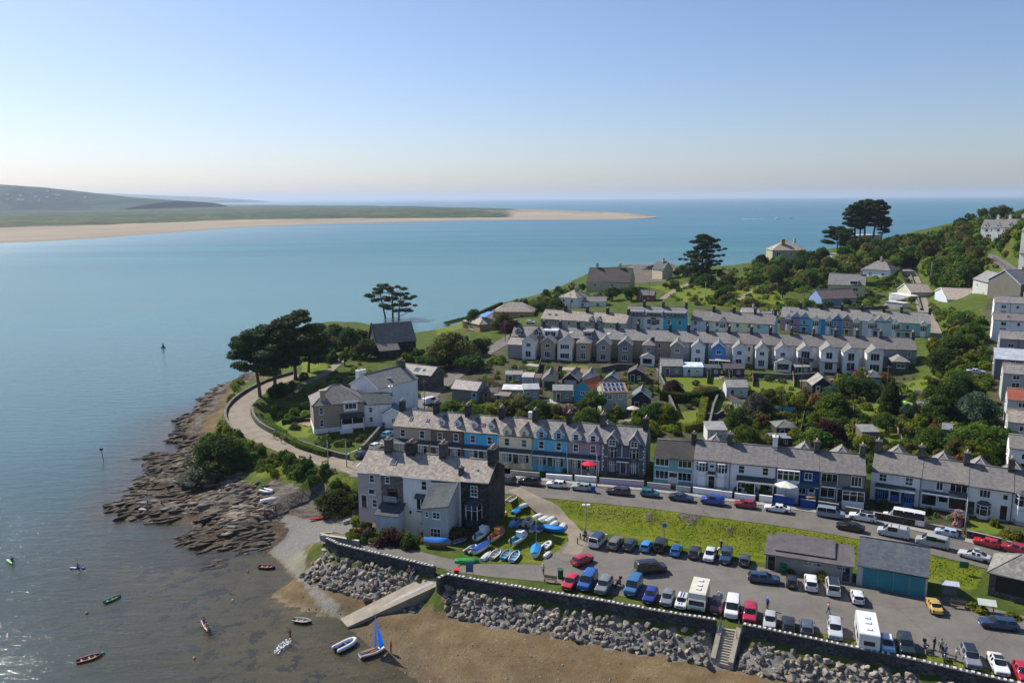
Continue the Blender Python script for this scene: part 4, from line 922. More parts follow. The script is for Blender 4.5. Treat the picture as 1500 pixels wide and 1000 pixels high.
# ---- villa and white house on the point
GV = render_wall((.33, .285, .22))
m, yw, w = corner(461, 636, 534, 626); m.z = 6.4
hs = house('villa', 'beige and white hip roofed villa with balcony above the shore lane', 'house', m, yw-.0, 10.4, 8.6, 6.0, 2.9, GV, SLATEP, 'hip', group=None)
for u, v in ((-3.6, 3.9), (-3.6, 1.3)): window(hs, 'F', u, v, .8, 1.5, 1, 2)
b_ = MB(); b_.box(-5.23, 5.23, -.06, -.002, -1.2, .9, WH); b_.box(5.202, 5.26, .0, 8.6, -1.2, .9, WH); b_.box(-5.26, -5.202, 0, 8.6, -1.2, .9, WH); b_.build('plinth', hs.root)
b_ = MB(); b_.box(.2, 4.9, -1.5, -.07, .75, .95, WH); b_.box(.2, 4.9, -1.5, -1.42, .95, 1.75, FRAME); b_.box(.2, 4.9, -.05, .01, .95, 3.2, GLASS); b_.slab([(.1, -1.7, 3.1), (5.0, -1.7, 3.1), (5.0, -.02, 3.7), (.1, -.02, 3.7)], .1, SLATED)
for xx in (.3, 2.5, 4.8): b_.box(xx-.06, xx+.06, -1.5, -1.38, -.8, 3.0, FRAME)
b_.build('balcony', hs.root); dormer(hs, 2.4, -.25, 2.9, 1.7, .2, FRAME, SLATED, 3, 1, True, base=4.5, ww=2.4, wh=1.3)
b_ = MB(); b_.box(-.55, .55, -.45, .45, -1.5, 2.2, BEIGE); b_.box(-.63, .63, -.53, .53, 2.2, 2.4, BEIGE); b_.build('chimney', hs.roof, Matrix.Translation((-3.1, 1.2, 6.4)))
b_ = MB(); b_.box(-.9, 1.6, -1.9, -1.55, -1.3, .8, WH); b_.box(-.9, -.5, -1.55, -.07, -1.3, .8, WH); b_.build('steps_wall', hs.root, Matrix.Translation((.8, 0, 0)))
for u in (2, 5.5): window(hs, 'R', u, 3.6, 1.0, 1.4, 1, 2)
# white house group behind the villa
def at_px(px, Y, z=None, py=500):
 q = PY(px, py, Y); return Vector((q.x, Y, hz(q.x, Y) if z is None else z))
A = at_px(513, 166, 6.6); hs = house('white_house', 'large white house with long slate roof behind the beige villa', 'house', A+Vector((2.0, 3, 0)), -.62, 8.5, 12.5, 7.4, 2.6, WH, SLATE, 'cross', oe=.1)
chimney(hs, -2.6, 1.6, 1.0, 2.2, 1.9, WH, 4); chimney(hs, .3, 11.5, 1.8, .9, 1.3, STONEG, 5); skylight(hs, 2.4, 5, .8, 1.0, FRAME)
for u in (-2, 1.4): window(hs, 'F', u, 4.4, .9, 1.3, 1, 2)
A = at_px(552, 163, 6.8); hs = house('white_annexe', 'white two storey annexe with dark windows joined to the large white house', 'house', A+Vector((-.6, 0, 0)), .10, 6.2, 6, 4.9, 1.5, WH, SLATED, 'gable')
for u, v in ((-1.2, 3.0), (-1.2, .9)): window(hs, 'F', u, v, .8, 1.1, 1, 2)
chimney(hs, 2.9, 3, .8, .9, 1.3, WH, 2)
A = at_px(571, 162, 6.8); hs = house('white_outbuilding', 'low white outbuilding with blue slate lean-to roof by the hill street', 'outbuilding', A, .05, 4.2, 5, 2.8, 1.2, WH, slate((.12, .19, .24), .2), 'cross'); window(hs, 'F', .2, .9, .8, 1.0, 2, 2)
# church hall
A = P(545, 522, 7.5); m, yw, w = corner(549, 523, 613, 517, 7.6, 7.6)
hs = house('church_hall', 'stone church hall with steep pale slate roof among trees', 'church', m, yw, w-1.5, 9.0, 4.2, 5.0, STONED, slate((.205, .185, .165), .25), oe=.25, group=None)
b_ = MB(); x0 = -w/2+.4; b_.slab([(x0, -3.4, 2.3), (x0+6.5, -3.4, 2.3), (x0+6.5, 0.2, 4.55), (x0, .2, 4.55)], .16, slate((.205, .185, .165), .25)); b_.box(x0+.2, x0+6.3, -3.1, 0, -2, 2.3, STONED); b_.build('porch', hs.root); occupy_box(m, yw, w, 4, -4)
b_ = MB(); b_.box(-.25, .25, -5.0, 5.0, -.5, .45, STONEG); o = b_.build('gable_coping', hs.roof, Matrix.Translation((-w/2+.65, 4.5, 4.6))); o.scale = (1, .2, 1)
b_ = MB()
for sg in (-1, 1): b_.slab([(-w/2+.35, 4.5+sg*4.8, 4.2), (-w/2+.75, 4.5+sg*4.8, 4.2), (-w/2+.75, 4.5, 9.75), (-w/2+.35, 4.5, 9.75)][::(1 if sg < 0 else -1)], .3, STONEG)
b_.build('coping', hs.roof)
for u in (-2, 1.5, 4): window(hs, 'F', u, 1.2, .7, 1.8, 1, 1, STONEG) if u > 0 else None
# stone barn, open garage, stone workshop
m, yw, w = corner(581, 566, 632, 572, 7.0, 7.0); hs = house('barn', 'stone barn with two skylights in its pale roof beside the hill street', 'outbuilding', m, yw, w, 6.0, 3.9, 1.6, STONEG, slate((.33, .31, .28), .4)); skylight(hs, .2, 1.4, 1.3, 1.3); skylight(hs, 2.3, 1.4, .7, .9)
m, yw, w = corner(572, 584, 606, 582, 6.9, 6.9); house('garage', 'low open fronted garage with brown sheet roof below the stone barn', 'garage', m, yw, w, 5, 2.3, .5, STONEG, felt((.13, .10, .085)), 'shed')
m, yw, w = corner(662, 584, 699, 588, 7.3, 7.3); hs = house('workshop', 'grey workshop with rusty white roof and turquoise door', 'outbuilding', m, yw, w, 5.2, 2.7, 1.5, render_wall((.20, .22, .22)), slate((.36, .33, .31), .6, .3)); door(hs, 'F', w*.38, 1.0, 2.0, (.10, .52, .50))
# ---- garden sheds and garages between the terraces
SH = [  # px left, px right, py base, depth, eave, rise, wall, roof, kind, label
 (705, 729, 587, 2.6, 2.0, .5, (.30, .15, .06), (.10, .09, .085), 'shed', 'orange brown timber shed with grey felt roof beside the workshop'),
 (724, 745, 590, 2.5, 1.8, .3, (.24, .15, .09), (.20, .17, .14), 'shed', 'low brown lean-to shed in front of the white sheeted roof'),
 (736, 766, 582, 3.2, 2.0, .4, (.30, .30, .29), (.62, .62, .60), 'shed', 'shed with bright white corrugated roof'),
 (767, 790, 586, 4.0, 2.7, .35, (.30, .31, .33), (.34, .35, .36), 'shed', 'pale grey boarded cabin on a bank beside the white roofed shed'),
 (741, 765, 561, 3.0, 2.3, .8, (.22, .22, .20), (.34, .32, .29), 'gable', 'stone shed with pale roof at the end of the back lane'),
 (765, 781, 565, 3.4, 2.3, .4, (.50, .58, .66), (.40, .39, .37), 'shed', 'pale blue garage with grey roof'),
 (781, 792, 565, 3.0, 2.1, .3, (.26, .10, .06), (.16, .10, .08), 'shed', 'rust red timber store between two garages'),
 (794, 816, 570, 6.0, 2.4, 1.7, (.45, .41, .34), (.13, .135, .145), 'cross', 'garage with dark green door and yellow bargeboards'),
 (823, 848, 568, 6.0, 2.2, 1.7, (.06, .028, .028), (.16, .165, .17), 'cross', 'dark maroon boarded garage with grey slate roof'),
 (853, 876, 566, 5.0, 2.2, 1.6, (.66, .68, .70), (.16, .15, .15), 'cross', 'white gabled garage with blue trim behind the blue cottage'),
 (885, 907, 566, 4.0, 1.9, 1.3, (.20, .20, .195), (.18, .18, .18), 'cross', 'small plain grey shed between white garage and brown shed'),
 (810, 839, 588, 4.4, 2.7, .3, (.28, .30, .27), (.20, .215, .20), 'shed', 'grey green flat roofed cabin left of the blue cottage'),
 (920, 943, 560, 4.5, 2.6, 1.1, (.075, .05, .042), (.11, .08, .07), 'cross', 'brown timber shed at the top of a narrow lawn'),
 (925, 952, 601, 5.5, 3.0, 1.6, (.035, .045, .045), (.13, .16, .155), 'cross', 'dark green boathouse shed beside the solar panel house'),
 (969, 1000, 550, 4.5, 2.6, 1.5, (.26, .26, .25), (.32, .31, .29), 'gable', 'long grey stone outhouse with slate roof behind the red soil bed'),
 (1001, 1030, 551, 3.6, 2.5, .4, (.55, .64, .66), (.60, .70, .74), 'shed', 'white and green shed with pale blue roof and red canoe in front'),
 (1031, 1056, 551, 3.4, 2.2, .2, (.06, .10, .085), (.07, .09, .085), 'shed', 'dark green low boarded store beside the pale blue roof'),
 (1062, 1090, 552, 3.6, 2.2, .5, (.10, .085, .08), (.075, .068, .068), 'shed', 'black felt roofed store below the raised deck'),
 (1064, 1095, 582, 4.6, 2.5, 1.4, (.58, .60, .62), (.30, .295, .28), 'gable', 'white summerhouse with slate roof and blue windows above the washing'),
 (1190, 1219, 577, 4.5, 2.2, 1.9, (.045, .04, .042), (.27, .26, .245), 'cross', 'black chalet shed with grey gabled roof and white door'),
 (1271, 1291, 567, 4.0, 2.6, 1.2, (.20, .31, .29), (.17, .175, .17), 'hip', 'sage green garden room with hipped grey roof'),
 (1137, 1167, 643, 4.0, 2.4, .9, (.05, .052, .05), (.14, .155, .155), 'hip', 'dark tarred shed with hipped grey roof on the grass'),
 (1262, 1286, 651, 3.4, 2.6, .4, (.15, .13, .115), (.25, .24, .24), 'shed', 'grey brown garden shed behind the end of the middle terrace'),
 (1340, 1360, 610, 3.0, 2.2, .5, (.16, .20, .19), (.14, .16, .17), 'shed', 'grey green summerhouse beside the lime green parasol'),
 (1380, 1392, 645, 3.0, 2.3, .4, (.14, .18, .19), (.2, .21, .22), 'shed', 'small blue grey shed among tall shrubs'),
 (1036, 1064, 648, 4.0, 2.6, .5, (.60, .60, .60), (.30, .29, .28), 'shed', 'white rear outbuilding with slate roof beside the hedge path'),
 (1132, 1158, 656, 3.2, 1.8, .2, (.07, .075, .085), (.20, .22, .25), 'flat', 'low black store with grey flat roof and round lid'),
 (1165, 1186, 548, 2.8, 2.0, .3, (.10, .10, .10), (.28, .27, .25), 'shed', 'small grey block shed with white window below the white terrace'),
 (600, 640, 575, 0, 0, 0, None, None, '', ''),
 (1030, 1056, 472, 6, 2.6, 1.2, (.26, .25, .26), (.15, .12, .105), 'gable', 'brown roofed bungalow behind the cream terraces'),
 (1088, 1112, 470, 7, 2.8, 1.3, (.40, .41, .42), (.27, .26, .25), 'gable', 'grey bungalow with pale roof and white extension'),
 (1113, 1140, 472, 5, 2.6, .5, (.10, .12, .14), (.16, .17, .19), 'shed', 'dark blue grey garage next to the pale bungalow'),
 (932, 958, 441, 5, 2.6, 1.7, (.26, .09, .06), (.17, .16, .155), 'gable', 'red brick cottage with grey slate roof above the back terrace'),
 (1302, 1330, 440, 4, 2.8, .3, (.50, .54, .62), (.62, .61, .58), 'shed', 'pale blue garage with flat white roof beside the upper lane'),
 (1296, 1322, 452, 4, 2.5, .2, (.55, .55, .53), (.62, .60, .56), 'flat', 'white flat roofed garage close behind the coloured terrace')]
for a, c, py, d, he, rise, wc, rc, k, lab in SH:
 if not lab: continue
 m, yw, w = corner(a, py, c, py); far = True
 if k == 'cross': yw += -.12
 wl = render_wall(wc); rf = felt(rc) if k in ('shed', 'flat') else slate(rc, .2)
 hs = house('cabin' if 'cabin' in lab else ('garage' if 'garage' in lab else ('bungalow' if 'bungalow' in lab else ('cottage' if 'cottage with' in lab and 'brick' in lab else 'shed'))), lab, 'garage' if 'garage' in lab else ('bungalow' if 'bungalow' in lab else ('cottage' if 'brick cottage' in lab else 'shed')), m, yw, max(w, 1.6), d, he, rise, wl, rf, k, ov=.18, oe=.15, far=True, fascia=plain((.45, .38, .12), .6) if 'yellow' in lab else (plain((.25, .4, .6), .6) if 'blue trim' in lab else None))
 if 'green door' in lab or 'garage' in lab:
  b_ = MB(); col = (.012, .05, .03) if 'green door' in lab else (.35, .36, .37); b_.box(-w*.36, w*.36, -.05, .01, 0, 2.05, plain(col, .6, .15)); b_.build('garage_door', hs.root)
 elif w > 2.2:
  window(hs, 'F', w*.2, .9, .8, .8, 2, 2); door(hs, 'F', -w*.22, .8, 1.9, tint(wc, .5) if 'white door' not in lab else (.6, .6, .6))
 if 'bungalow' in lab: chimney(hs, w*.2, d/2, .6, .6, 1.0, LGREY, 1)
# blue cottage and solar panel house
m, yw, w = corner(840, 588, 868, 592); hs = house('blue_cottage', 'turquoise blue cottage with orange tiled roof and one small window', 'cottage', m, yw-.1, w, 6.5, 3.3, 2.0, render_wall((.05, .36, .52)), slate((.40, .125, .055), .2), 'cross', ov=.2, fascia=plain((.55, .25, .15), .6)); window(hs, 'F', .1, 2.0, 1.5, .8, 3, 1)
m, yw, w = corner(883, 605, 918, 603); hs = house('solar_house', 'pale green cottage with solar panels covering its orange edged roof', 'cottage', m, yw, w, 6.0, 4.8, 1.4, render_wall((.40, .46, .38)), slate((.42, .25, .15), .2)); window(hs, 'F', -w*.22, 3.1, 1.0, 1.1, 2, 2); window(hs, 'F', w*.22, 3.1, 1.0, 1.1, 2, 2); window(hs, 'F', 0, .9, .9, 1.3, 2, 2)
sp = MB(); s_ = 1.4/3.0; SOLAR = plain((.02, .045, .12), .12, .2); an = math.atan(s_)
for i in range(5):
 for j in range(2):
  Mx = Matrix.Translation((-w*.5+.3+i*(w-.6)/5+.45, .55+j*1.45, 4.8+s_*(.55+j*1.45)+.1)) @ Matrix.Rotation(an, 4, 'X'); sp.box(-.40, .40, -.5, .72, .02, .07, FRAME, Mx); sp.box(-.36, .36, -.46, .68, .03, .075, SOLAR, Mx)
sp.build('solar_panels', hs.roof)
# ---- row 2: rear sides with gabled wings
LR = Line(P(749, 518, 9.4), P(1341, 543, 9.4)); LR.a.z, LR.b.z = 9.3, 9.5
R2 = [(749, 795, STONEP, WH, 770, 789, 'cross', 'end terrace house with a long stone lean-to and white gabled wing'), (795, 819, GREYB, BEIGE, 797, 817, 'cross', 'grey brown rear terrace wing with white flat dormer above'), (819, 846, GREY, WHC, 821, 842, 'cross', 'narrow white rear wing with windows across both storeys'), (846, 872, LGREY, BEIGE, 848, 868, 'hip', 'taupe rear wing with hipped roof above a stone terrace'), (872, 903, BEIGE, STONEP, 877, 897, 'cross', 'light grey gabled rear wing with patio doors'), (903, 934, BEIGE, GREY, 908, 928, 'cross', 'grey gabled rear wing with white bargeboards'), (934, 982, BEIGE, GREY, 943, 960, 'hip', 'dark rear wing with big chimney and white sunroom in front'),
 (982, 1009, PALEB, STONEP, 983, 1002, 'cross', 'pale grey blue rear wing with blue window'), (1009, 1037, GREY, WH, 1013, 1032, 'cross', 'white rear wing with one dark square window'), (1037, 1069, WH, MBLUE, 1042, 1062, 'cross', 'bright blue gabled rear wing above a raised deck'), (1069, 1102, WHC, WH, 1072, 1091, 'cross', 'wide white rear wing with side extension'), (1102, 1130, GREY, WHC, 1105, 1123, 'cross', 'cream rear wing with tall narrow windows'), (1130, 1161, WH, WH, 1133, 1154, 'cross', 'white rear wing with small gabled porch in front'), (1161, 1194, WHC, WH, 1165, 1187, 'cross', 'white rear wing with glazed gable over a balcony'), (1194, 1226, WHC, WH, 1198, 1222, 'cross', 'tall white rear wing with balcony and steep gable'), (1226, 1258, WH, WH, 1230, 1253, 'cross', 'white rear wing with tall glazed doors and juliet balcony'), (1258, 1293, WH, WHC, 1264, 1287, 'cross', 'white rear wing with fully glazed gable and conservatory'), (1293, 1341, STONEP, STONEG, 1300, 1324, 'hip', 'stone end terrace house with low slate roofed wing')]
for i, (a, c, wl, ew, e0, e1, ek, lab) in enumerate(R2):
 loc, w = LR.span(a, c); l1, w1 = LR.span(e0, e1);
 ex = (l1-loc).dot(LR.u)
 hs = house('terraced_house', 'house with '+lab if not lab.startswith(('end', 'stone end')) else lab, 'house', loc, LR.yaw, w, 8.0, 5.5, 2.3, wl, SLATE if i < 10 else SLATEP, oe=-.004, group='terraced houses of the middle row', far=True)
 D = 4.6; eh = 4.9 if i not in (14,) else 5.2; er = 1.5 if ek == 'cross' else 1.1
 if i == 17: eh = 3.2; D = 5.5
 e = MB(); x0, x1 = ex-w1/2, ex+w1/2
 e.face([(x0, -D, -1.5), (x1, -D, -1.5), (x1, -D, eh)] + ([(ex, -D, eh+er)] if ek == 'cross' else []) + [(x0, -D, eh)], ew)
 e.face([(x1, -D, -1.5), (x1, -.01, -1.5), (x1, -.01, eh), (x1, -D, eh)], ew); e.face([(x0, -.01, -1.5), (x0, -D, -1.5), (x0, -D, eh), (x0, -.01, eh)], ew)
 rm = SLATEP if i % 3 == 0 else SLATE; o_ = .22; s_ = er/(w1/2); yb = 2.0
 if ek == 'cross':
  e.slab([(x0-o_, yb, eh-o_*s_+.05), (x0-o_, -D-.25, eh-o_*s_+.05), (ex, -D-.25, eh+er+.05), (ex, yb, eh+er+.05)], .13, rm); e.slab([(x1+o_, -D-.25, eh-o_*s_+.05), (x1+o_, yb, eh-o_*s_+.05), (ex+.002, yb, eh+er+.05), (ex+.002, -D-.25, eh+er+.05)], .13, rm)
  for sg in (-1, 1): e.slab([(ex+sg*(w1/2+o_), -D-.28, eh-o_*s_-.12), (ex, -D-.28, eh+er-.12), (ex, -D-.28, eh+er+.1), (ex+sg*(w1/2+o_), -D-.28, eh-o_*s_+.1)][::(1 if sg < 0 else -1)], .05, FRAME)
 else:
  f = (ex, -D+w1/2, eh+er+.05); e.slab([(x0-o_, -D-.25, eh+.02), (x1+o_, -D-.25, eh+.02), f], .12, rm); e.slab([(x1+o_, -D-.25, eh+.02), (x1+o_, yb, eh+.02), (ex, yb, eh+er+.05), f], .12, rm); e.slab([(x0-o_, yb, eh+.02), (x0-o_, -D-.25, eh+.02), f, (ex, yb, eh+er+.05)], .12, rm)
 eo = e.build('rear_wing', hs.root); occupy_box(loc+LR.u*ex, LR.yaw, w1, D, -D)
 def ewin(u, v, ww, hh, nx=2, ny=1, gm=None): window(hs, 'F', 0, 0, ww, hh, nx, ny, None, gm, eo, Matrix.Translation((ex+u, -D-.005, v)), True)
 if i == 2: ewin(0, 3.0, 2.6, 1.3, 4); ewin(0, .3, 2.6, 1.5, 4)
 elif i in (13, 16): ewin(0, 3.0, 2.2, 1.9, 3, 1); ewin(0, .1, 2.4, 2.0, 3, 1)
 elif i in (14, 15): ewin(0, 2.7, 1.6, 2.1, 2, 1); ewin(0, .1, 2.0, 2.2, 2, 1)
 elif i == 17: ewin(0, 1.6, 2.0, 1.0, 2, 1)
 else: ewin(0, 3.2, 1.3, 1.1, 1+i % 2, 1+(i+1) % 2); ewin(-.1, .3, 1.6, 1.8, 2+(i % 2), 1)
 gx = [g for g in (x0-1.0, x1+1.0) if -w/2+.5 < g < w/2-.5]
 for g in gx[:1] if i % 2 else gx[-1:]: window(hs, 'F', g, 3.4, .8, 1.3, 1, 2); window(hs, 'F', g, .8, .8, 1.2, 1, 2)
 if i in (13, 14): b_ = MB(); b_.box(x0, x1, -D-1.3, -D-.03, 2.3, 2.45, TIMBER); b_.box(x0, x1, -D-1.3, -D-1.25, 2.45, 3.3, FRAME if i == 14 else GLASSB); b_.build('balcony', hs.root)
 if i in (6, 12): b_ = MB(); b_.box(x0-.3, x1+.2, -D-3, -D-.02, -1, 2.1, WH); b_.box(x0+.4, x1-.4, -D-3.05, -D-2.95, .4, 1.8, GLASS); b_.slab([(x0-.5, -D-3.2, 2.1), (ex, -D-3.2, 3.1), (ex, -D-.02, 3.1), (x0-.5, -D-.02, 2.1)], .1, SLATE); b_.slab([(ex, -D-3.2, 3.1), (x1+.4, -D-3.2, 2.1), (x1+.4, -D-.02, 2.1), (ex, -D-.02, 3.1)], .1, SLATE); b_.face([(x0-.3, -D-3.001, 2.1), (x1+.2, -D-3.001, 2.1), (ex, -D-3.001, 3.0)], WH); b_.build('sunroom', hs.root)
 if i == 9: b_ = MB(); b_.box(x0-.6, x1+1.2, -D-3.2, -D-.03, 1.9, 2.05, plain((.36, .34, .31), .8)); [b_.box(u-.07, u+.07, -D-3.1, -D-2.95, -1.5, 1.9, FRAME) for u in (x0-.5, ex, x1+1.1)]; b_.build('deck', hs.root)
 if i == 0:
  b_ = MB(); b_.box(-w/2+.01, x0-.02, -D+.5, -.01, -1.5, 3.6, STONEP); b_.slab([(-w/2-.1, -D+.3, 3.65), (x0, -D+.3, 3.65), (x0, 0, 5.3), (-w/2-.1, 0, 5.3)], .12, SLATEL); b_.build('lean_to', hs.root); dormer(hs, -w*.28, .5, 1.9, 1.2, .8, SLATED, SLATED, 2, 1); dormer(hs, w*.3, .5, 1.9, 1.2, .8, SLATED, SLATED, 2, 1); chimney(hs, -w/2+.5, 4, .8, 1.3, 1.4, STONED, 3)
 if i == 1: dormer(hs, -.2, .2, 4.0, 1.7, .2, FRAME, felt((.6, .6, .6)), 4, 1, True, ww=3.2, wh=1.3)
 if i == 3: dormer(hs, .3, .6, 2.6, 1.5, .2, SLATED, SLATE, 2, 1, True, ww=2.2, wh=1.0)
 if i in (2, 4): skylight(hs, .5, 1.8, .9, .7, FRAME, plain((.6, .62, .64), .2))
 chimney(hs, w/2-.4, 4.0, .75, 1.2, 1.5, STONED if i < 12 else STONEG, 2+(i % 2))
 if i == 6: chimney(hs, ex+.9, -1.2, .9, .9, 1.6, STONED, 2)
 if i == 5: skylight(hs, -1, 2, 1.0, .6, FRAME)
# ---- row 3, front sides
def row3(line, lst, he, rise, d, grp, roofm, z0):
 out = []
 for a, c, wl, lab, st in lst:
  loc, w = line.span(a, c); hs = house('terraced_house', lab, 'house', loc, line.yaw, w, d, he, rise, wl, roofm, oe=-.004, far=True, group=grp); hs.st = st; out.append(hs)
  chimney(hs, w/2-.4, d/2, .75, 1.2, 1.4, STONED, 2)
 return out
LA = Line(P(792, 485, 10.4), P(917, 493, 10.5)); LA.a.z = LA.b.z = 10.2
for k, hs in enumerate(row3(LA, [(792, 824, STONEP, 'plain grey roofed house with two skylights at the left end of the back row', 0), (824, 856, LGREY, 'grey roofed back row house second from its left end', 1), (856, 886, STONEP, 'grey back row house with a hipped stone dormer', 2), (886, 917, LGREY, 'grey back row house left of the white three storey pair', 3)], 4.6, 2.4, 8, 'grey houses of the back row', SLATEL, 10)):
 for u in (-1.6, 1.4): window(hs, 'F', u, 2.9, .9, 1.1, 1, 2); window(hs, 'F', u, .5, .9, 1.3, 1, 2)
 if k == 0: skylight(hs, -1.4, 1.8, 1.0, .8); skylight(hs, .9, 1.8, 1.0, .8)
 if k == 2: dormer(hs, -1.2, .1, 1.8, .8, .9, FRAME, SLATE, 2, 1, base=4.4); dormer(hs, 1.3, .1, 1.8, .8, .9, FRAME, SLATE, 2, 1, base=4.4)
LB = Line(P(917, 487, 10.8), P(1005, 490, 10.9)); LB.a.z = LB.b.z = 10.5
for k, hs in enumerate(row3(LB, [(917, 943, render_wall((.6, .6, .6)), 'white three storey back row house with black framed dormers', 0), (943, 971, WH, 'white three storey back row house with bow window and white dormer', 1), (971, 1005, TURQ, 'turquoise three storey back row house with full width dormer', 2)], 6.0, 2.6, 8, 'three storey houses of the back row', SLATE, 10)):
 w = hs.w; dormer(hs, 0, .3, w*.88, 1.6, .2, [TEALF, FRAME, TEALF][k], SLATE, [4, 2, 5][k], 1, True, base=5.75, ww=w*.8, wh=1.15)
 for u in (-w*.25, w*.22): window(hs, 'F', u, 3.4, 1.2, 1.6, 1, 2); window(hs, 'F', u, .7, 1.2, 1.6, 1, 2)
 if k == 1: bay(hs, 0, 2.0, .7, 3.2, 5.0, FRAME, True, nx=1)
LC = Line(P(1011, 488, 11.0), P(1134, 495, 11.2)); LC.a.z = LC.b.z = 10.9
for k, hs in enumerate(row3(LC, [(1011, 1043, BLUEW, 'pale grey white back row house with paired windows', 0), (1043, 1073, WHC, 'white back row house with a gabled bay', 1), (1073, 1104, CREAM, 'cream yellow back row house beside the gabled bay', 2), (1104, 1134, render_wall((.42, .60, .66)), 'white back row house with turquoise end panel', 3)], 4.6, 2.5, 8, 'two storey houses of the back row', SLATEP, 11)):
 w = hs.w
 for u in (-w*.27, w*.27): window(hs, 'F', u, 2.9, 1.1, 1.3, 1, 2); window(hs, 'F', u, .5, 1.1, 1.4, 1, 2)
 if k == 1: bay(hs, 0, 1.7, .6, 2.6, 4.4, FRAME, False, nx=2); dormer(hs, 0, -.3, 1.9, .5, 1.1, FRAME, SLATE, 1, 1, base=4.3, ww=.7, wh=.4)
LD = Line(P(1142, 485, 11.4), P(1362, 497, 11.7)); LD.a.z, LD.b.z = 11.0, 11.3
D7 = [(1142, 1171, PINK, 'pink house at the left end of the coloured gabled terrace', -.1), (1171, 1202, SKY, 'sky blue house beside the pink one in the gabled terrace', .25), (1202, 1232, MBLUE, 'strong blue house in the middle of the gabled terrace', -.15), (1232, 1262, render_wall((.40, .33, .29)), 'brown grey house right of the strong blue one in the gabled terrace', .2), (1262, 1294, BLUEW, 'pale blue white house with blue timbered gable', -.1), (1294, 1320, render_wall((.56, .63, .66)), 'white house with tall bays in the gabled terrace', .1), (1320, 1362, MINT, 'mint green house at the lane end of the gabled terrace', .25)]
for k, hs in enumerate(row3(LD, D7, 5.2, 2.6, 8.2, 'coloured houses of the gabled terrace', SLATE, 11)):
 w = hs.w; bx = hs.st*w; tm = D7[k][2]
 for z0, z1, rf in ((.4, 2.3, False), (2.85, 4.7, False)): bay(hs, bx, 1.6, .65, z0, z1, FRAME, rf, nx=1).location.z += z0*.001
 dormer(hs, bx, -.68, 1.8, .35, .9, FRAME, SLATE, 1, 1, base=4.75, ww=.5, wh=.15)
 ox = -bx*1.2 if abs(bx) > .6 else w*.3
 window(hs, 'F', ox, 3.0, 1.0, 1.4, 1, 2); door(hs, 'F', ox, 1.1, 2.1, [(.25, .05, .1), (.03, .12, .4), (.03, .12, .45), (.35, .14, .06), (.02, .06, .3), (.03, .08, .3), (.05, .2, .15)][k])
 if k in (0, 1, 2, 3, 4, 5): dormer(hs, (w/2-1.3)*(1 if k % 2 == 0 else -1), -.02, 2.3, .3, 1.3, tm if k not in (0,) else SKY, SLATE, 2, 1, base=5.15, ww=.9, wh=.1)
 canopy(hs, ox-1.3, ox+1.3, 2.75, .9, .25, SLATED)
 if k in (0, 4): skylight(hs, 0, 2.2, .9, .7)
 if k == 5: skylight(hs, 0, 1.2, .7, .5, FRAME)
# ---- houses further back
def H2(pxl, pyl, pxr, pyr, d, he, rise, wl, rf, kind, name, lab, cat='house', zl=None, wins=(), ch=(), dyaw=0, **kw):
 m, yw, w = corner(pxl, pyl, pxr, pyr, zl, zl); hs = house(name, lab, cat, m, yw+dyaw, w, d, he, rise, wl, rf, kind, far=True, **kw)
 for (u, v, ww, hh) in wins: window(hs, 'F', u*w, v, ww, hh, 2 if ww > 1.1 else 1, 2)
 for (x, y, hh) in ch: chimney(hs, x*w, y*d, .9, 1.0, hh, LGREY, 2)
 return hs
OR = render_wall((.40, .27, .15))
hs = H2(628, 478, 672, 480, 1, .1, .1, WH, SLATE, 'flat', 'x', 'x') if False else None
hs = H2(679, 483, 703, 486, 13, 3.4, 3.0, OR, SLATEL, 'hip', 'bungalow', 'wide hipped bungalow in ochre render with a blue sheet on its roof', 'bungalow', None, ((.0, 1.0, 2.6, 1.3),), ((.2, .6, 1.0),));
A = G(718, 472); hs2 = house('bungalow', 'hipped ochre bungalow right of the one with a blue sheet', 'bungalow', A+Vector((9, 6, 0)), -.1, 15, 10, 3.2, 3.0, OR, SLATEL, 'hip', far=True); window(hs2, 'F', 3, 1, 1.6, 1.2, 2, 1)
b_ = MB(); b_.slab([(-2.2, -1.6, .1), (2.2, -1.9, .1), (1.8, 1.6, 1.6), (-1.6, 1.7, 1.5)], .15, plain((.03, .17, .50), .5, .2)); q = A+Vector((-1, 9, 0)); b_.build('blue_sheet', hs.root, Matrix.Translation((3.2, 4.2, 5.6)))
hs = H2(819, 451, 846, 451, 9, 4.6, 2.6, WH, SLATEL, 'hip', 'white_villa', 'white two storey villa with hipped roof above the back row', 'house', None, ((-.25, 2.6, 1.0, 1.2), (.2, 2.6, 1.0, 1.2), (-.2, .4, 1.0, 1.2)), ((.1, .5, 1.2),))
hs = H2(839, 451, 888, 448, 5.5, 2.7, 1.7, WH, SLATE, 'gable', 'white_cottage', 'long low white cottage with grey roof in front of the cream house', 'cottage', None, ((-.2, .8, 1.0, 1.1), (.25, .8, 1.2, 1.2)))
hs = H2(859, 426, 922, 428, 13, 4.6, 5.6, render_wall((.50, .42, .27)), slate((.075, .065, .062), .1), 'gable', 'cream_house', 'big cream house with steep dark roof and two chimneys above the bay', 'house', 12.0, ((-.3, 2.2, 1.0, 1.3), (.1, 2.4, 1.6, 1.2), (.35, .5, 2.4, 1.6)), ((-.32, .5, 2.0), (.22, .5, 2.0)), .0)
for u, v in ((4.6, 3.4), (8.2, 3.4), (4.4, .8), (6.5, 5.6)): window(hs, 'L', u, v, 1.1, 1.3, 2, 1)
hs = H2(970, 408, 985, 407, 8, 4.6, 3.6, render_wall((.60, .52, .36)), SLATED, 'cross', 'cream_cottage', 'cream gabled house with tall chimneys beside the cypress', 'house', 14, ((0, 4.6, 1.2, 1.3),), ((-.1, .35, 2.4), (.42, .7, 2.6)))
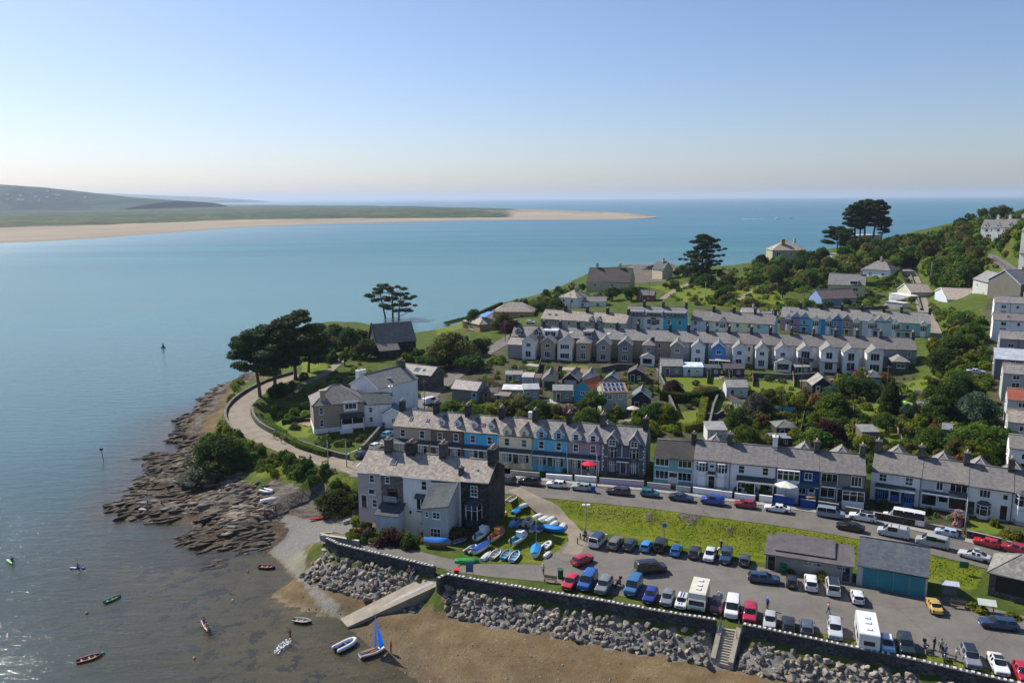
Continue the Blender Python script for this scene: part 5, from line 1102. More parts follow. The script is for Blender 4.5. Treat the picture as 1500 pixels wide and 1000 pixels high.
hs = H2(1131, 386, 1180, 386, 14, 7.0, 4.2, render_wall((.38, .36, .24)), SLATEL, 'hip', 'mansion', 'large stone coloured mansion with hipped roof on the headland', 'house', 19.5, ((-.32, 3.9, 2.2, 1.9), (.05, 3.9, 1.3, 1.8), (.3, 3.9, 1.0, 1.6), (-.32, .8, 2.2, 1.9), (.05, .8, 1.3, 1.8)), ((.25, .5, 1.4),))
b_ = MB(); b_.box(-.9, .9, -.8, .8, -2, 3.2, render_wall((.40, .22, .05))); b_.box(-1, 1, -.9, .9, 3.2, 3.5, render_wall((.34, .2, .06))); b_.build('chimney', hs.roof, Matrix.Translation((-2.4, 4.5, 9.0)))
hs = H2(1212, 434, 1266, 436, 9, 5.2, 4.0, render_wall((.50, .46, .28)), SLATE, 'gable', 'yellow_house', 'pale yellow house with wide grey roof above the coloured terrace', 'house', None, ((.25, 2.6, 2.0, 1.4), (-.25, .5, 1.5, 1.4), (.32, .5, 1.0, 1.2)), ((.38, .5, 1.6),)); dormer(hs, 2.8, .2, 3.2, 1.5, .2, FRAME, SLATE, 3, 1, True, ww=2.8, wh=1.2)
hs = H2(1203, 447, 1254, 447, 8, 3.0, 3.0, render_wall((.22, .32, .56)), slate((.21, .16, .15), .15, .2), 'gable', 'blue_bungalow', 'powder blue bungalow with reddish slate roof behind the gabled terrace', 'bungalow', None, ((-.2, .7, 1.2, 1.2), (.2, .7, 1.4, 1.2)))
hs = H2(1262, 405, 1304, 406, 9, 3.6, 3.4, WH, SLATEP, 'hip', 'white_bungalow', 'white house with brown hipped roof and flat dormers by the upper lane', 'house', None, ((-.2, .8, 1.4, 1.3), (.25, .8, 1.6, 1.3)), ((.0, .5, 1.6),)); hs3 = house('flat_garage', 'long low grey annexe beside the brown hipped roof', 'outbuilding', hs.loc+Vector((13.5, 2, 0)), 0, 9.5, 5, 2.6, .3, LGREY, felt((.22, .21, .21)), 'shed', far=True)
hs = H2(1314, 436, 1334, 436, 8, 3.6, 2.6, render_wall((.48, .46, .36)), SLATEL, 'cross', 'gabled_cottage', 'small cream gabled cottage at the side of the upper lane', 'cottage', None, ())
hs = H2(1363, 441, 1394, 441, 9, 3.8, 2.6, render_wall((.50, .54, .60)), SLATEL, 'cross', 'white_chalet', 'white gabled bungalow right of the upper lane', 'bungalow', None, ((.2, 1, 1.4, 1.0),), dyaw=-.1)
hs = H2(1251, 356, 1290, 354, 10, 4.2, .3, render_wall((.45, .46, .48)), felt((.5, .5, .5)), 'flat', 'modern_house', 'flat roofed modern house half hidden behind the headland pines', 'house', 26.5, ((0, 1.2, 4, 1.6),))
hs = H2(1212, 379, 1236, 379, 6, 2.6, .3, WH, felt((.5, .5, .5)), 'flat', 'garage', 'white flat roofed garage among shrubs below the headland pines', 'garage')
hs = H2(1424, 430, 1446, 432, 8, 5.2, 2.6, LGREY, SLATE, 'gable', 'grey_house', 'grey slate roofed house left of the dark pebbledashed gable', 'house', None, ((-.2, 2.8, 1, 1.2), (.25, .6, 1, 1.2)))
hs = H2(1446, 436, 1494, 438, 9, 6.0, 3.6, render_wall((.13, .125, .105)), SLATEB, 'cross', 'dark_gabled_house', 'house with big dark pebbledashed gable and blue barge boards', 'house', None, (), ((-.15, .75, 1.6), (.25, .5, 1.4)), fascia=plain((.35, .45, .6), .6))
for k, (px, py, ww, lab) in enumerate([(1449, 340, 9, 'white semi detached house with dormers, left end of the hilltop row'), (1466, 342, 9, 'white gabled house in the middle of the hilltop row'), (1484, 346, 10, 'white gabled house with tall chimneys at the right end of the hilltop row')]):
 q = PY(px, py, 376-9*k); q.z = hz(q.x, q.y)
 hs = house('hilltop_house', lab, 'house', q, -.85, ww*.8, 7.5, 5.4, 3.4, WH, SLATEP, 'gable', far=True, group='white houses on the hilltop'); window(hs, 'R', 3.7, 3.2, 1.3, 1.4, 2, 1); dormer(hs, -1.5, .4, 1.6, .9, .8, WH, SLATEP, 2, 1); window(hs, 'F', -1, 3.4, 1.2, 1.4, 2, 1); window(hs, 'F', 1.3, 3.4, 1.2, 1.4, 2, 1); window(hs, 'F', 0, .8, 2.2, 1.5, 3, 1); chimney(hs, 2.2, 3.75, 1.0, 1.4, 2.0, WH, 2)
for k, (px, Y, z, lab) in enumerate([(1508, 300, None, 'white house edge above the top road wall, upper'), (1510, 268, None, 'white house edge above the top road wall, lower')]):
 q = PY(px, 400, Y); q.z = hz(q.x, q.y)+1.5
 hs = house('roadside_house', lab, 'house', q, -.9, 8, 8, 6, 2.5, WHC, SLATE, 'gable', far=True, below=4); window(hs, 'F', -2, 3.4, 1.2, 1.5, 1, 2); window(hs, 'F', 2, 3.4, 1.2, 1.5, 1, 2)
# ---- terrace climbing the hill at the right edge, rear wings toward the gardens
CL = [(1474, 690, 8.6, WH, SLATEP, 'white rear wing with brown slate roof, lowest of the climbing terrace', 5.0), (1472, 648, 10.6, render_wall((.42, .41, .38)), SLATEL, 'grey rear wing with patched roof in the climbing terrace', 4.8), (1472, 612, 12.0, render_wall((.5, .5, .5)), TILER, 'rear wing with red tiled roof in the climbing terrace', 4.6), (1466, 570, 13.8, LGREY, SLATE, 'grey rear wing above the red tiled one in the climbing terrace', 4.4), (1455, 541, 15.0, render_wall((.16, .17, .18)), felt((.42, .45, .50)), 'wide low rear wing with pale blue grey sheet roof in the climbing terrace', 3.2), (1462, 514, 16.6, render_wall((.3, .3, .3)), SLATE, 'rear wing with two stacked slate roofs in the climbing terrace', 4.0), (1452, 488, 18.0, WH, SLATEP, 'white rear wing with lean-to roof high in the climbing terrace', 4.6), (1454, 462, 19.8, WH, SLATE, 'highest white rear wing of the climbing terrace', 4.8)]
prev = None
for k, (px, py, z, wl, rf, lab, he) in enumerate(CL):
 q = P(px, py, z); q.z = z-.3
 hs = house('climbing_terrace_house', lab, 'house', q+Vector((4.4, -1.2, 0)), -.85*math.atan2(q.x, q.y), 8.4, 5.2, he*.86, 1.5, wl, rf, 'gable' if k != 4 else 'shed', far=True, below=5, oe=.1, group='houses of the climbing terrace')
 he *= .86; window(hs, 'F', -1.8, 2.4 if he > 3.5 else 1.2, 1.3, 1.0, 2, 1); window(hs, 'F', 1.6, 2.4 if he > 3.5 else 1.2, .7, 1.0, 1, 1); window(hs, 'L', 3, 2.2 if he > 3.5 else 1.1, 1.0, 1.1, 1, 2)
 b_ = MB(); b_.face([(4.2, -.6, -2), (4.2, 6.8, -2), (4.2, 6.8, he+1.2), (4.2, 3.1, he+2.6), (4.2, -.6, he+1.0)][::-1], WH); b_.box(4.22, 12, -.6, 6.8, -2, he+1.0, WH); b_.slab([(4.1, -.9, he+.9), (12.2, -.9, he+.9), (12.2, 3.1, he+3.2), (4.1, 3.1, he+3.2)], .15, SLATEB if k % 2 else SLATE); b_.slab([(12.2, 7.1, he+.9), (4.1, 7.1, he+.9), (4.1, 3.102, he+3.2), (12.2, 3.102, he+3.2)], .15, SLATEB if k % 2 else SLATE)
 b_.build('main_block', hs.root); pipe(hs, -.2); skylight(hs, -.8, 1.2, .8, .7, METAL) if k % 2 == 0 and k != 4 else chimney(hs, 3.4, 2.6, .7, .9, 1.2, LGREY, 2); window(hs, 'F', -1.8, .3, 1.5, 1.5, 2, 1) if he > 3.5 else None; occupy_box(q+Vector((8, 0, 0)), 0, 10, 7)
# ---- car park buildings
m, yw, w = corner(1121, 833, 1248, 853, 4.45, 4.45)
hs = house('toilet_block', 'long low rendered public toilets with stepped flat roof at the car park', 'toilet block', m, yw, w, 5.2, 2.3, .4, render_wall((.22, .23, .21)), felt((.12, .105, .11)), 'shed', ov=.35, oe=.2)
door(hs, 'F', -w*.43, .9, 2.0, (.015, .015, .018), fm=GF); door(hs, 'F', w*.43, .9, 2.0, (.05, .05, .05), fm=GF); [window(hs, 'F', u*w, 1.5, 1.2, .5, 2, 1, GF) for u in (.0, .09, .36)]
b_ = MB(); b_.slab([(-w*.40, .8, 2.64), (w*.30, .8, 2.64), (w*.30, 5.6, 3.18), (-w*.40, 5.6, 3.18)], .14, felt((.12, .105, .11))); b_.build('upper_roof', hs.roof)
m, yw, w = corner(1254, 856, 1357, 876, 4.45, 4.45)
hs = house('boat_store', 'boat store with four blue green roller doors and slate roof', 'garage', m, yw, w, 6.6, 3.0, 2.4, render_wall((.42, .43, .42)), SLATEB, 'gable', ov=.25, oe=.1)
dm = plain((.025, .20, .25), .45, .15)
for k in range(4):
 b_ = MB(); u = -w*.41+k*w*.2225; b_.box(u, u+w*.212, -.06, .01, 0.05, 2.6, dm); [b_.box(u, u+w*.212, -.068, -.06, .05+j*.25, .06+j*.25, BLACKP) for j in range(1, 10)]; b_.build('roller_door', hs.root)
m = P(1447, 868, 4.6); m2 = P(1530, 889, 4.6); l = Line(m, m2);
hs = house('boathouse', 'stone boathouse with mossy roof and dark open front at the picture edge', 'boathouse', l.at(l.L/2), l.yaw, l.L, 6, 3.0, 1.9, STONEG, slate((.20, .20, .18), .5), 'hip', ov=.3); b_ = MB(); b_.box(-l.L*.38, l.L*.2, -.05, .01, .5, 2.6, BLACKP); b_.build('opening_shade', hs.root)  # black panel on the wall stands in for shade inside the open front
# ------------------------------------------------------------------ cars
def split_mesh(me, sets):                      # {name: set of material indices} -> meshes
 out = {}
 V = np.empty(len(me.vertices)*3, np.float32); me.vertices.foreach_get('co', V); V = V.reshape(-1, 3)
 for nm, mats in sets.items():
  fs = [tuple(p.vertices) for p in me.polygons if p.material_index in mats]
  if not fs: continue
  u = sorted({i for f in fs for i in f}); mp = {a: k for k, a in enumerate(u)}
  m = bpy.data.meshes.new(nm); m.from_pydata(V[u].tolist(), [], [[mp[i] for i in f] for f in fs]); m.polygons.foreach_set('use_smooth', [True]*len(fs)); m.update(); out[nm] = m
 return out
def subdivided(me, lv=2):
 o = bpy.data.objects.new('tmp', me); COL.objects.link(o); s = o.modifiers.new('s', 'SUBSURF'); s.levels = lv
 r = bpy.data.meshes.new_from_object(o.evaluated_get(bpy.context.evaluated_depsgraph_get())); bpy.data.objects.remove(o); return r
#        L    W    H   hood  hz   ws  rear boot  bz  roofw pillar glass_to
CT = {'hatchback': (4.05, 1.76, 1.48, 1.0, .92, .75, .45, .10, 0, .74), 'small_hatchback': (3.65, 1.66, 1.43, .85, .90, .65, .28, .10, 0, .78), 'saloon': (4.65, 1.80, 1.43, 1.2, .90, .80, .75, .65, .98, .72), 'estate': (4.75, 1.82, 1.50, 1.2, .92, .78, .35, .10, 0, .75),
 'suv': (4.6, 1.88, 1.72, 1.15, 1.04, .62, .35, .10, 0, .78), 'offroader': (4.2, 1.80, 1.85, 1.1, 1.08, .35, .08, .08, 0, .88), 'van': (5.0, 1.92, 1.98, .85, 1.12, .75, .12, .06, 0, .86), 'people_carrier': (4.85, 1.90, 1.93, .85, 1.08, .75, .15, .06, 0, .86), 'minibus': (6.9, 2.05, 2.65, .85, 1.3, .85, .10, .06, 0, .88), 'classic': (4.1, 1.60, 1.38, 1.15, .88, .45, .45, .80, .88, .80), 'small_van': (4.4, 1.80, 1.84, .95, 1.05, .65, .12, .06, 0, .84)}
CM = {}
def cyl(r, w, m, hub=None, n=14, y=0):
 b = MB(); pr = [(-w/2, r*.62), (-w/2, r*.93), (-w/2+.03, r), (w/2-.03, r), (w/2, r*.93), (w/2, r*.62)]
 vs = [(r_*math.cos(2*math.pi*k/n), yy, r_*math.sin(2*math.pi*k/n)) for yy, r_ in pr for k in range(n)]
 fs = [(i*n+k, i*n+(k+1) % n, (i+1)*n+(k+1) % n, (i+1)*n+k) for i in range(5) for k in range(n)]
 b.mesh_(vs, fs, m, True); return b
def car_meshes(t):
 if t in CM: return CM[t]
 L, W, H, hood, hz_, ws, rear, boot, bz, rw = CT[t]; hw = W/2; xf = L/2; boxy = rw > .85
 st = [(xf, .36, hz_*.78, hz_*.80, hw*.78, 0), (xf-.09, .25, hz_*.92, hz_*.95, hw*.93, 0), (xf-.45, .20, hz_*.98, hz_*1.02, hw*.99, 0)]
 xc = xf-hood; xr = xc-ws; xe = -xf+boot+rear
 st += [(xc, .2, hz_, hz_*1.06, hw, 0), (xr, .2, hz_*1.02, H*.985, hw, 1)]
 n = 3 if L > 6 else 2; van = t in ('van', 'small_van'); gl = []
 for k in range(1, n):
  xm = xr+(xe-xr)*k/n; st += [(xm+.035, .2, hz_*1.02, H, hw, 1), (xm-.035, .2, hz_*1.02, H, hw, 1)]
 st.append((xe, .2, hz_*1.04, H*.97, hw, 1))
 if boot > .3: st += [(-xf+boot, .2, bz, bz*1.04, hw*.98, 0), (-xf+.1, .24, bz*.97, bz*1.0, hw*.94, 0), (-xf, .36, bz*.78, bz*.8, hw*.82, 0)]
 else: st += [(-xf+boot, .22, hz_*1.0, hz_*1.05, hw*.95, 0), (-xf, .34, hz_*.78, hz_*.8, hw*.86, 0)]
 vs = []; fs = []; mi = []
 for (x, zb, zl, zt, w, cab) in st:
  hr = [(0, zb), (.85*w, zb), (.99*w, zb+.12), (w, (zb+zl)/2+.05), (w*.97, zl), (hw*rw, zt-.05) if cab else (w*.83, zt-.01), (0, zt)]
  ring = hr+[(-y, z) for y, z in hr[-2:0:-1]]
  vs += [(x, y, z) for y, z in ring]
 R_ = 12; k4 = {4: 0, 7: 1}
 for i in range(len(st)-1):
  a, b_ = st[i], st[i+1]
  for k in range(R_):
   fs.append((i*R_+k, i*R_+(k+1) % R_, (i+1)*R_+(k+1) % R_, (i+1)*R_+k)); m = 0
   if k in (5, 6) and not a[5] and b_[5]: m = 1
   elif k in (5, 6) and a[5] and not b_[5] and not van: m = 2
   elif k in (4, 7) and a[5] and b_[5] and abs(a[0]-b_[0]) > .2 and not (van and a[0] < xr-.1): m = 3 if k == 4 else 4
   elif k in (0, 11, 1, 10): m = 5
   mi.append(m)
 fs += [tuple(range(R_))[::-1], tuple(range((len(st)-1)*R_, len(st)*R_))]; mi += [0, 0]
 me = bpy.data.meshes.new('cage'); me.from_pydata(vs, [], fs)
 for _ in range(6): me.materials.append(None)
 me.polygons.foreach_set('material_index', mi); me.update()
 bm = bmesh.new(); bm.from_mesh(me); bmesh.ops.recalc_face_normals(bm, faces=bm.faces); cl = bm.edges.layers.float.new('crease_edge')
 for e in bm.edges:
  ms = {f.material_index for f in e.link_faces}
  if len(ms) > 1: e[cl] = .55
  if boxy: e[cl] = max(e[cl], .45)
 bm.to_mesh(me); bm.free()
 S = subdivided(me, 2); d = split_mesh(S, {'body': {0}, 'windscreen': {1}, 'rear_window': {2}, 'side_window': {3}, 'side_window2': {4}, 'sill': {5}})
 for k in ('windscreen', 'rear_window', 'side_window', 'side_window2'):
  if k in d: d[k].materials.append(GLASS)
 d['sill'].materials.append(BLACKP)
 r = .33 if H < 1.6 else .37; d['tyre'] = cyl(r, .22, TYRE).data('wheel', False)
 b = MB(); n = 14
 for sg in (-1, 1): b.face([(r*.63*math.cos(2*math.pi*k/n), sg*.085, r*.63*math.sin(2*math.pi*k/n)) for k in range(n)][::sg], RIM)
 b.tube([(0, -.1, 0), (0, .1, 0)], .06, BLACKP, 6)
 for k in range(5): a_ = 2*math.pi*k/5; b.box(.08, r*.6, -.095, .095, -.02, .02, BLACKP, Matrix.Rotation(a_, 4, 'Y'))
 d['rim'] = b.data('rim', False)
 b = MB()
 b.box(-.06, .05, -.16, .16, -.07, .07, LAMP); d['headlight'] = b.data('headlight', False)
 b = MB(); b.box(-.05, .06, -.09, .09, -.13, .13, TAIL); d['tail_light'] = b.data('tail_light', False)
 b = MB(); b.ball((0, 0, 0), .11, BLACKP, .7, 1.0, .75, 8); d['mirror'] = b.data('wing_mirror', False)
 b = MB(); b.box(-.02, .02, -.25, .25, -.055, .055, PLATEW); d['pf'] = b.data('number_plate', False)
 b = MB(); b.box(-.02, .02, -.25, .25, -.055, .055, PLATEY); d['pr'] = b.data('number_plate', False)
 b = MB(); b.box(-.03, .03, -.42, .42, -.09, .09, BLACKP); d['grille'] = b.data('grille', False)
 fx = xf-.78; rx = -xf+.72 if L < 6 else -xf+1.5
 bm = bmesh.new(); bm.from_mesh(d['sill'])
 for x_ in (fx, rx): bmesh.ops.create_cone(bm, cap_ends=True, segments=16, radius1=r*1.16, radius2=r*1.16, depth=hw*1.965, matrix=Matrix.Translation((x_, 0, r)) @ Matrix.Rotation(math.pi/2, 4, 'X'))
 bm.to_mesh(d['sill']); bm.free(); d['sill'].name = 'underbody'
 roof = MB()
 for sg in (-1, 1): roof.tube([(xr-.2, sg*hw*(rw-.06), H-.03), (xr-.3, sg*hw*(rw-.06), H+.05), (xe+.4, sg*hw*(rw-.06), H+.04), (xe+.3, sg*hw*(rw-.06), H-.03)], .025, METAL, 5)
 d['rails'] = roof.data('roof_rails', False)
 d['dim'] = (L, W, H, hz_, r, fx, rx, xe, xr, hw, rw); CM[t] = d; return d
CARN = 0
def add_car(t, c, px, py, yaw, lab, cat='car', name=None, z=None, rails=False, extra=(), metallic=.0, loc=None, grp='parked cars'):
 d = car_meshes(t); L, W, H, hz_, r, fx, rx, xe, xr, hw, rw = d['dim']
 if loc is None:
  g = G(px, py+6) if z is None else P(px, py, z+.7); zz = hz(g.x, g.y) if z is None else z
  loc = P(px, py, zz+.7); loc.z = (hz(loc.x, loc.y) if z is None else z)+.062
 VS = .86
 e = empty(name or ('parked_van' if cat in ('van', 'minibus') else 'parked_car'), loc, R(yaw), lab, cat, grp); occupy(loc.x, loc.y, L*.4); e.scale = (VS, VS, VS)
 pm = paint(c, .3, metallic)
 def obj_mat(o, m):
  if not o.data.materials: o.data.materials.append(m)
  o.material_slots[0].link = 'OBJECT'; o.material_slots[0].material = m
 body = link('body', d['body'], e); obj_mat(body, pm); link('underbody', d['sill'], body)
 for k in ('windscreen', 'rear_window', 'side_window', 'side_window2'):
  if k in d: link(k.rstrip('2'), d[k], e)
 for x_ in (fx, rx):
  for sg in (-1, 1): w_ = link('wheel', d['tyre'], e, Matrix.Translation((x_, sg*(hw-.115), r))); link('rim', d['rim'], w_)
 for sg in (-1, 1):
  link('headlight', d['headlight'], e, Matrix.Translation((L/2-.15, sg*hw*.66, hz_*.72)) @ Matrix.Rotation(sg*-.35, 4, 'Z')); link('tail_light', d['tail_light'], e, Matrix.Translation((-L/2+.07, sg*hw*.76, hz_*.85)))
  mo = link('wing_mirror', d['mirror'], e, Matrix.Translation((xr+.62, sg*(hw+.08), hz_*1.06)))
 link('number_plate', d['pf'], e, Matrix.Translation((L/2-.005, 0, .40))); link('number_plate', d['pr'], e, Matrix.Translation((-L/2+.005, 0, .62))); link('grille', d['grille'], e, Matrix.Translation((L/2-.035, 0, .58)))
 if rails: link('roof_rails', d['rails'], body)
 for ex in extra:
  b = MB()
  if ex[0] == 'roof': b.box(xe+.25, xr-.12, -hw*rw+.12, hw*rw-.12, H-.04, H+.022, paint(ex[1])); b.build('roof_panel', body)
  if ex[0] == 'stripes': [b.box(xr+.75, L/2-.35, s_-.07, s_+.07, hz_*1.005, hz_*1.055, BLACKP) or b.box(xe+.2, xr-.1, s_-.07, s_+.07, H-.03, H+.02, BLACKP) for s_ in (-.18, .18)]; b.build('stripes', body)
  if ex[0] == 'box': b.box(xe+.3, xr-.2, -.42, .42, H+.08, H+.42, paint((.35, .36, .37))); b.build('roof_box', e)
  if ex[0] == 'spare': cyl(.34, .2, TYRE).build('spare_wheel', e, Matrix.Translation((-L/2-.1, 0, .95)) @ Matrix.Rotation(math.pi/2, 4, 'Z'))
  if ex[0] == 'door': b.box(-1.0, 0, -.03, .03, .25, hz_, pm); b.box(-.95, -.05, -.02, .02, hz_+.01, H*.93, GLASS); b.build('door', e, Matrix.Translation((.75, ex[1]*hw, 0)) @ Matrix.Rotation(ex[1]*-1.0, 4, 'Z'))
  if ex[0] == 'rack': [b.box(x_-.04, x_+.04, -hw*.8, hw*.8, H+.03, H+.09, METAL) for x_ in (xe+.4, (xe+xr)/2, xr-.4)]; b.build('roof_rack', e)
  if ex[0] == 'winglass': b.box(xe+.4, xr-.9, -hw*.985, hw*.985, hz_*1.12, H*.86, GLASS); b.build('side_window', e)
  if ex[0] == 'bonnet': b.box(xr+.8, L/2-.3, -hw*.8, hw*.8, hz_*.97, hz_*1.045, paint(ex[1])); b.build('bonnet', body)
 return e
WC, BK, SV, DG, RD, BL, DB, NB = (.72, .72, .71), (.012, .013, .015), (.42, .44, .46), (.09, .10, .11), (.42, .012, .016), (.025, .16, .46), (.012, .05, .20), (.02, .045, .10)
A_ = 158; Z = 4.4
ROADC = [('suv', (.03, .035, .045), 740, 702, 0, 'dark SUV parked behind the corner of the waterside terrace'), ('suv', BK, 776, 704, 0, 'black SUV on the seafront road below the pale yellow house'), ('hatchback', WC, 815, 708, 0, 'white hatchback on the road below the mid blue house'), ('hatchback', (.34, .40, .38), 852, 712, 0, 'silver green hatchback parked beside the blue bin, below the red parasol'), ('estate', (.055, .035, .045), 906, 718, 0, 'dark maroon estate car below the lilac garden wall'), ('small_hatchback', (.02, .13, .17), 952, 721, 180, 'teal small car below the end of the lilac garden wall'), ('saloon', NB, 998, 727, 180, 'navy saloon below the near black roof'), ('small_van', (.02, .07, .33), 1044, 732, 0, 'royal blue small van car on the seafront road'), ('hatchback', (.30, .012, .03), 1092, 737, 0, 'red hatchback parked below the white house with shrubs'), ('saloon', WC, 1139, 743, 0, 'white coupe parked below the royal blue garden wall'), ('people_carrier', (.22, .27, .33), 1217, 751, 180, 'blue grey people carrier below the dark grey end house'),
 ('suv', WC, 1264, 756, 0, 'white SUV with black roof below the gap between the terraces'), ('saloon', BK, 1246, 770, 0, 'black saloon at the grass edge of the seafront road'), ('minibus', WC, 1324, 760, 0, 'long white high roof camper van on the seafront road'), ('van', (.48, .50, .51), 1309, 779, 0, 'silver white panel van with roof rack at the grass edge'), ('small_hatchback', (.42, .52, .64), 1387, 778, 0, 'light blue hatchback behind the white camper van'), ('van', (.36, .38, .39), 1366, 793, 0, 'silver window van at the grass edge behind the panel van'), ('hatchback', (.46, .012, .02), 1446, 793, 0, 'bright red hatchback parked near the right end of the seafront road'), ('suv', (.32, .012, .03), 1489, 803, 0, 'crimson SUV cut by the picture edge on the seafront road'), ('saloon', (.52, .54, .55), 1428, 812, 0, 'pale silver saloon with a grey roof box'), ('saloon', (.015, .07, .20), 1488, 832, 0, 'deep blue saloon above the stone boathouse')]
for t_, c_, px, py, dy, lab in ROADC:
 q = P(px, py, 5.3); k = min(range(len(kc)-1), key=lambda i: (kc[i]-q).length); d_ = kc[k+1]-kc[k]
 yw = math.degrees(math.atan2(d_.y, d_.x))+180+dy
 add_car(t_, c_, px, py, yw, lab, 'minibus' if t_ == 'minibus' else ('van' if t_ == 'van' else 'car'), extra={'white SUV with': [('roof', BK)], 'silver white': [('rack',)], 'pale silver': [('box',)], 'long white': [('winglass',)], 'silver window': [('winglass',)]}.get(' '.join(lab.split()[:3 if lab.startswith('white SUV') else 2]), ()), grp='vehicles parked along the seafront road')
PK = [('people_carrier', WC, 876, 790, 62, 'white people carrier with dark roof at the left end of the upper parking row', [('roof', NB)]), ('estate', (.16, .145, .125), 902, 793, 65, 'brown grey estate car in the upper parking row', []), ('hatchback', (.015, .035, .045), 923, 796, 66, 'dark petrol hatchback beside the brown grey estate', []), ('small_hatchback', (.04, .26, .60), 947, 798, 67, 'bright blue small hatchback left of the black off-roader', []), ('offroader', BK, 968, 797, 68, 'black off-roader with spare wheel on its tailgate', [('spare',)]), ('small_hatchback', (.03, .24, .62), 991, 804, 68, 'bright blue small car right of the black off-roader', [('roof', DB)]), ('hatchback', (.02, .02, .03), 1018, 807, 69, 'black hatchback between bright blue and silver cars', []), ('hatchback', (.56, .57, .60), 1040, 811, 248, 'silver white hatchback facing the car park from the grass bank', []), ('suv', NB, 1064, 813, 249, 'navy SUV with people loading beside it', []), ('small_hatchback', (.05, .055, .075), 1091, 818, 69, 'slate grey small car at the right end of the upper parking row', []),
 ('hatchback', (.44, .015, .03), 853, 818, 42, 'red hatchback driving into the car park', []), ('van', (.010, .014, .016), 953, 831, 10, 'black van driving through the car park', []), ('estate', NB, 1119, 845, -14, 'navy estate car crossing below the toilet block', []), ('small_hatchback', BK, 1160, 849, 72, 'black small car in front of the toilet block', []), ('suv', WC, 1188, 852, 72, 'white pickup style SUV in front of the toilet block', []), ('people_carrier', WC, 1220, 858, 72, 'white people carrier with dark glass roof by the toilet block', [('roof', BK)]), ('small_hatchback', WC, 1256, 872, 74, 'small white hatchback below the boat store', []), ('classic', (.50, .33, .07), 1369, 885, 76, 'mustard yellow classic saloon beside the boat store', []), ('estate', NB, 1463, 911, 166, 'navy estate car below the stone boathouse', []),
 ('hatchback', (.50, .012, .03), 836, 851, 245, 'red hatchback at the left end of the sea wall row', []), ('van', (.015, .09, .32), 861, 850, 246, 'royal blue high van beside the red hatchback', []), ('suv', (.17, .19, .20), 885, 856, 247, 'grey SUV left of the red moped', []), ('van', (.03, .14, .28), 928, 857, 247, 'steel blue van right of the red moped', []), ('hatchback', (.012, .03, .22), 953, 870, 248, 'deep blue hatchback in the sea wall row', []), ('hatchback', (.18, .19, .21), 978, 874, 249, 'grey hatchback left of the striped white car', []), ('small_hatchback', (.60, .62, .64), 999, 879, 249, 'white small car with twin black stripes', [('stripes',)]), ('hatchback', (.16, .015, .02), 1050, 885, 250, 'dark red car with black roof between motorhome and white van', [('roof', BK)]), ('van', WC, 1073, 889, 250, 'white van at the head of the sea steps', []), ('suv', (.36, .012, .04), 1099, 897, 250, 'crimson SUV with an open door right of the sea steps', [('door', -1)]), ('hatchback', (.40, .41, .42), 1128, 907, 250, 'silver hatchback right of the crimson SUV', []),
 ('hatchback', BK, 1155, 913, 71, 'black hatchback nosed in to the car park from the wall', []), ('hatchback', (.07, .09, .12), 1182, 917, 71, 'dark blue grey hatchback left of the silver off-roader', []), ('suv', (.48, .50, .52), 1223, 920, 251, 'silver SUV with roof rails left of the white motorhome', []), ('hatchback', (.22, .42, .62), 1300, 942, 251, 'pale blue car with broad white bonnet stripe', [('bonnet', WC), ('roof', WC)]), ('suv', (.012, .02, .025), 1327, 943, 251, 'black SUV left of the motorcycles', []), ('suv', (.20, .22, .25), 1422, 961, 252, 'grey SUV with dark roof right of the motorcycles', [('roof', BK)]), ('saloon', WC, 1463, 970, 252, 'white car with black glass roof near the picture corner', [('roof', BK)]), ('hatchback', (.40, .012, .03), 1499, 983, 252, 'red car cut off by the picture edge in the sea wall row', [])]
for t_, c_, px, py, yw, lab, ex in PK: add_car(t_, c_, px, py, yw, lab, 'van' if t_ == 'van' else 'car', z=Z, extra=ex, rails='rails' in lab, grp='vehicles in the car park')
for t_, c_, px, py, yw, lab in [('hatchback', (.10, .33, .52), 569, 635, 60, 'pale blue car parked beside the beige end terrace house'), ('small_hatchback', WC, 551, 652, 60, 'small white car below the pale blue one on the hill street'), ('hatchback', NB, 531, 664, 62, 'dark blue car at the foot of the hill street'), ('van', WC, 631, 587, 48, 'white van parked on the hill street beside the bushes'), ('hatchback', WC, 610, 600, 48, 'white car behind the beige end terrace chimney'), ('saloon', SV, 566, 546, 20, 'silver car parked beside the stone barn'), ('hatchback', WC, 777, 471, -5, 'white car parked alone above the middle row'), ('saloon', (.5, .55, .6), 1430, 544, -20, 'pale silver car parked among shrubs below the climbing terrace'), ('offroader', BK, 1341, 397, 262, 'black off-roader on the upper lane')]:
 add_car(t_, c_, px, py, yw, lab, 'van' if t_ == 'van' else 'car', grp='vehicles on the back streets')
